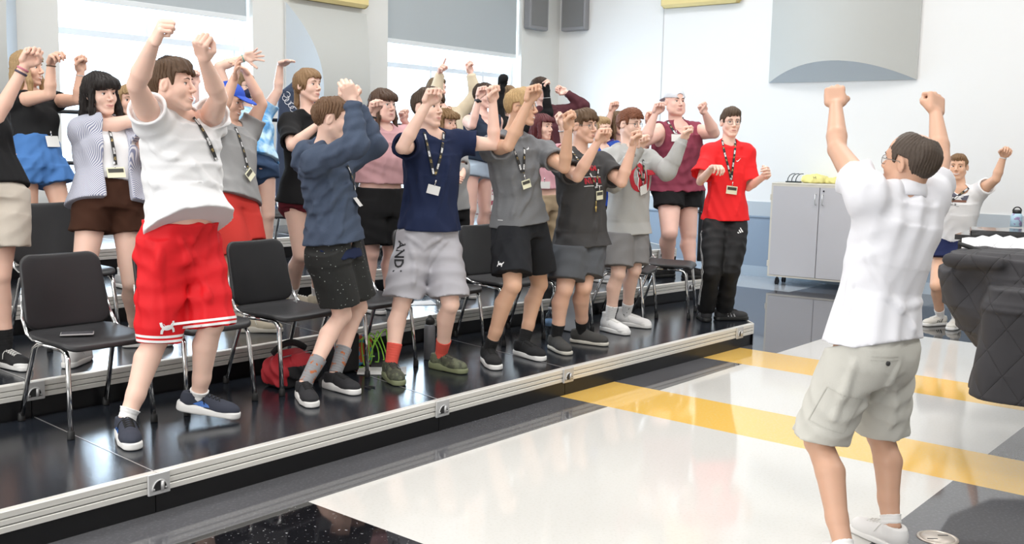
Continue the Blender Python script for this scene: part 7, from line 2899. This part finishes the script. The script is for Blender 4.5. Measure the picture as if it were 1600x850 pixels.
def undershirt(S):
    pel, us, s, X0 = S['pel'], S['us'], S['s'], S['X0']
    Y = np.cross(us, X0)
    c = pel - A(0, 0, .012)
    ops = [('u', p_loft([(c + A(0, 0, .02), X0, Y, .172 * s + .012, .118 * s + .012), (c - A(0, 0, .035), X0, Y, .176 * s + .022, .122 * s + .022)], 2.25), 0), ('d', wrinkles(3, .005))]
    V, F = run(ops, .007)
    link_mesh('undershirt', relax(V, F, 1, .4), F, cloth('navy cloth', (.013, .021, .060)), S['root'])


def key_hang(S, px):
    h = hit(S['top'][1], px)
    if h is None:
        return
    P0, n = h
    c = P0 + n * .012
    m = mat('key brass', (.60, .45, .15), .35, metal=.8)
    mb = MB()
    mb.tube([c + A(0, 0, .045), c + A(0, 0, .012)], .003, 6)
    mb.tube([c + A(0, 0, .005), c - A(0, 0, .03)], .0045, 6)
    mb.lathe(c, [(.001, -.002), (.011, -.002), (.011, .002), (.001, .002)], 12, n)
    mb.build('key', m, S['root'])


def side_stripe(S, k, m):
    J = S['J']
    out = -1 if k == 'L' else 1
    hi, kn, an = J['hip' + k], J['kne' + k], J['ank' + k]
    o, bv = S['bot']
    mb = MB()
    for dx in (-.012, .004, .020):
        rows = []
        for t in np.linspace(.12, .92, 22):
            c = hi + (kn - hi) * (t * 2) if t < .5 else kn + (an - kn) * (t * 2 - 1)
            d = S['X0'] * out
            y = S['f']
            r_ = []
            for e in (-.003, .003):
                b = c + y * (dx + e) + d * .25
                h = bv.ray_cast(Vector(b), Vector(-d), .3)
                r_.append((np.array(h[0]) if h[0] is not None else c + d * .09) + d * .003)
            rows.append(r_)
        V = [p for r_ in rows for p in r_]
        mb.add(V, [(2 * i, 2 * i + 1, 2 * i + 3, 2 * i + 2) for i in range(len(rows) - 1)])
    mb.build('side_stripe', m, o)


def cap(S, m, patch=None, back=False):
    hc, M, hs = S['hc'], S['HM'], S['hs']
    q = -1 if back else 1
    ops = [('u', p_ell(A(0, -.016, .034), A(.088, .110, .097)), 0), ('f', lambda X, Y, Z: (.040 + .10 * (Y + .02) * q * .6 - Z) * .8 + 0 * X)]
    ops.append(('u', p_ell(A(0, q * .125 - .01, .038), A(.066, .075, .010), np.array([[1, 0, 0], [0, math.cos(.22), -math.sin(.22) * -q], [0, math.sin(.22) * -q, math.cos(.22)]])), .006))
    if back:
        ops.append(('s', p_ell(A(0, .10, .052), A(.034, .05, .020)), .004))
    V, F = run(ops, .0036)
    o = link_mesh('cap', hc + (relax(V, F, 1, .4) * hs) @ M.T, F, m, S['root'])
    if patch is not None:
        bv = bvh_of(V, F)
        for sx in (-1, 1):
            mb = MB()
            for pol in ([(-.03, .05), (.0, .075), (.035, .06), (.03, .078), (-.01, .092), (-.035, .07)],):
                V2 = []
                for u, v in pol:
                    h = bv.ray_cast(Vector((sx * .2, u, v)), Vector((-sx, 0, 0)))
                    p = np.array(h[0]) if h[0] is not None else A(sx * .08, u, v)
                    V2.append(hc + M @ ((p + A(sx * .002, 0, 0)) * hs))
                mb.poly(V2)
            mb.build('cap_print', patch, o)


def facemask(S, m):
    hc, M, hs = S['hc'], S['HM'], S['hs']
    ops = [('u', p_ell(A(0, .030, -.052), A(.068, .082, .052)), 0), ('u', p_ell(A(0, .085, -.035), A(.024, .030, .030)), .02), ('h', A(0, -1, 0), A(0, .018, 0)), ('h', A(0, -.25, 1), A(0, .08, -.014)), ]
    V, F = run(ops, .004)
    o = link_mesh('face_mask', hc + (relax(V, F, 1, .5) * hs) @ M.T, F, m, S['root'])
    for q in (-1, 1):
        MB().tube([hc + M @ (A(*p) * hs) for p in ((.062 * q, .03, -.03), (.078 * q, .01, -.01), (.086 * q, -.02, .01))], .0015, 6).build('ear_loop', m, o)


def glove(S, k, m):
    wr, y, T = S['hands'][k]
    el = S['J']['elb' + k]
    s = S['s']
    ops = [('u', p_box(T(0, .046, 0), A(.047, .046, .021) * s, .018 * s, np.stack([nrm(T(1, 0, 0) - T(0, 0, 0)), nrm(T(0, 1, 0) - T(0, 0, 0)), nrm(T(0, 0, 1) - T(0, 0, 0))], 1)), .01),
           ('u', p_cone(T(.03, .02, -.008), T(.046, .046, -.018), .020 * s, .018 * s), .008), ('u', p_cone(el + (wr - el) * .8, wr + y * .02, .036 * s, .033 * s), .015)]
    if k == 'R':
        ops.append(('u', p_ell(T(0, .085, -.02), A(.05, .05, .05) * s), .02))
    V, F = run(ops, .006)
    link_mesh('hand_warmer', relax(V, F, 1, .4), F, m, S['root'])


def polo_collar(S):
    nk, us, X1, Y1, s = S['nk'], S['us'], S['X1'], S['Y1'], S['s']
    ax = nrm(us + Y1 * .34)
    P_ = []
    for a in np.linspace(0, 2 * math.pi, 40, endpoint=False):
        d = X1 * math.cos(a) + Y1 * math.sin(a)
        d = nrm(d - ax * (d @ ax))
        P_.append(nk + Y1 * .004 * s + us * .022 * s + d * .072 * s - ax * .010 * max(0, math.sin(a)))
    m = cloth('white polo cloth', (.78, .78, .82))
    MB().tube(P_, .033 * s, 12, closed=True, flat=(ax, .30)).build('collar', m, S['top'][0])


def shorts_pocket(S):
    o, bv = S['bot']
    m = cloth('pale khaki seam', (.52, .51, .465))
    lay_obj(S, 'bot', (1384, 560), [stroke([(-.06, .0), (.06, .012)], .004), stroke([(-.06, -.014), (.06, -.002)], .003)], m, 'pocket_welt', ang=-8)
    h = hit(bv, (1387, 568))
    if h is not None:
        MB().lathe(h[0] + h[1] * .002, [(.001, -.002), (.009, -.002), (.009, .003), (.001, .004)], 14, h[1]).build('button', mat('button dark', (.03, .03, .03), .4), o)
    lay_obj(S, 'bot', (1306, 640), [stroke([(-.07, .06), (.07, .075), (.07, -.08), (-.07, -.095), (-.07, .06)], .004)], m, 'cargo_pocket', ang=-24)


for sp_ in PEOPLE:
    person(sp_)
# ================================================================== CAMERA, LIGHT
cam = bpy.data.cameras.new('camera')
co = bpy.data.objects.new('camera', cam)
COL.objects.link(co)
cam.lens = 36 * FPX / 1600
cam.sensor_width = 36
cam.sensor_fit = 'HORIZONTAL'
cam.clip_end = 200
co.matrix_world = Matrix([[_R[0], _U[0], -_f[0], CAM[0]], [_R[1], _U[1], -_f[1], CAM[1]], [_R[2], _U[2], -_f[2], CAM[2]], [0, 0, 0, 1]])
sc = bpy.context.scene
sc.camera = co
w = bpy.data.worlds.new('daylight')
sc.world = w
w.use_nodes = True
bg = w.node_tree.nodes['Background']
bg.inputs[0].default_value = (.66, .83, 1.0, 1)
bg.inputs[1].default_value = 4.5


def area(name, loc, tgt, sx, sy, power, col=(1, 1, 1)):
    l = bpy.data.lights.new(name, 'AREA')
    l.shape = 'RECTANGLE'
    l.size, l.size_y = sx, sy
    l.energy = power
    l.color = col
    o = bpy.data.objects.new(name, l)
    COL.objects.link(o)
    d = Vector(tgt) - Vector(loc)
    o.location = loc
    o.rotation_euler = d.to_track_quat('-Z', 'Y').to_euler()
    return o


for a in (-1.5, 2.0, 5.5, 9.0):
    for b in (-6.0, -2.2, 2.0):
        p = W(a, b, CZ - .03)
        o = area('ceiling_lamp', p, p - A(0, 0, 1), 1.2, 1.2, (66 if b < 0 else 54) * (1.35 if a > 5 else 1), (1, .985, .96))
# daylight entering at the windows
for a0, a1 in ((92, 395), (606, 815)):
    q0, q1 = onb((a0, 60), BW), onb((a1, 60), BW)
    c = (q0 + q1) / 2
    p = A(c[0], c[1], 2.9) - UB * .7
    area('window_daylight', p, p + UB + A(0, 0, -.25), np.linalg.norm(q1 - q0), 3.6, 330, (.66, .83, 1))
# soft fill light added at the blank wall behind the camera
p = W(A0 + .06, -2.6, 2.5)
area('front_fill', p, p + UA + A(0, 0, -.03), 8.5, 3.6, 400, (1, .99, .98))
sc.view_settings.view_transform = 'Standard'
sc.view_settings.look = 'None'
sc.view_settings.exposure = 0.0
sc.view_settings.gamma = 1
sc.view_settings.use_curve_mapping = False
sc.cycles.max_bounces = 8
sc.cycles.diffuse_bounces = 4
sc.cycles.use_denoising = True
sc.cycles.sample_clamp_indirect = 6
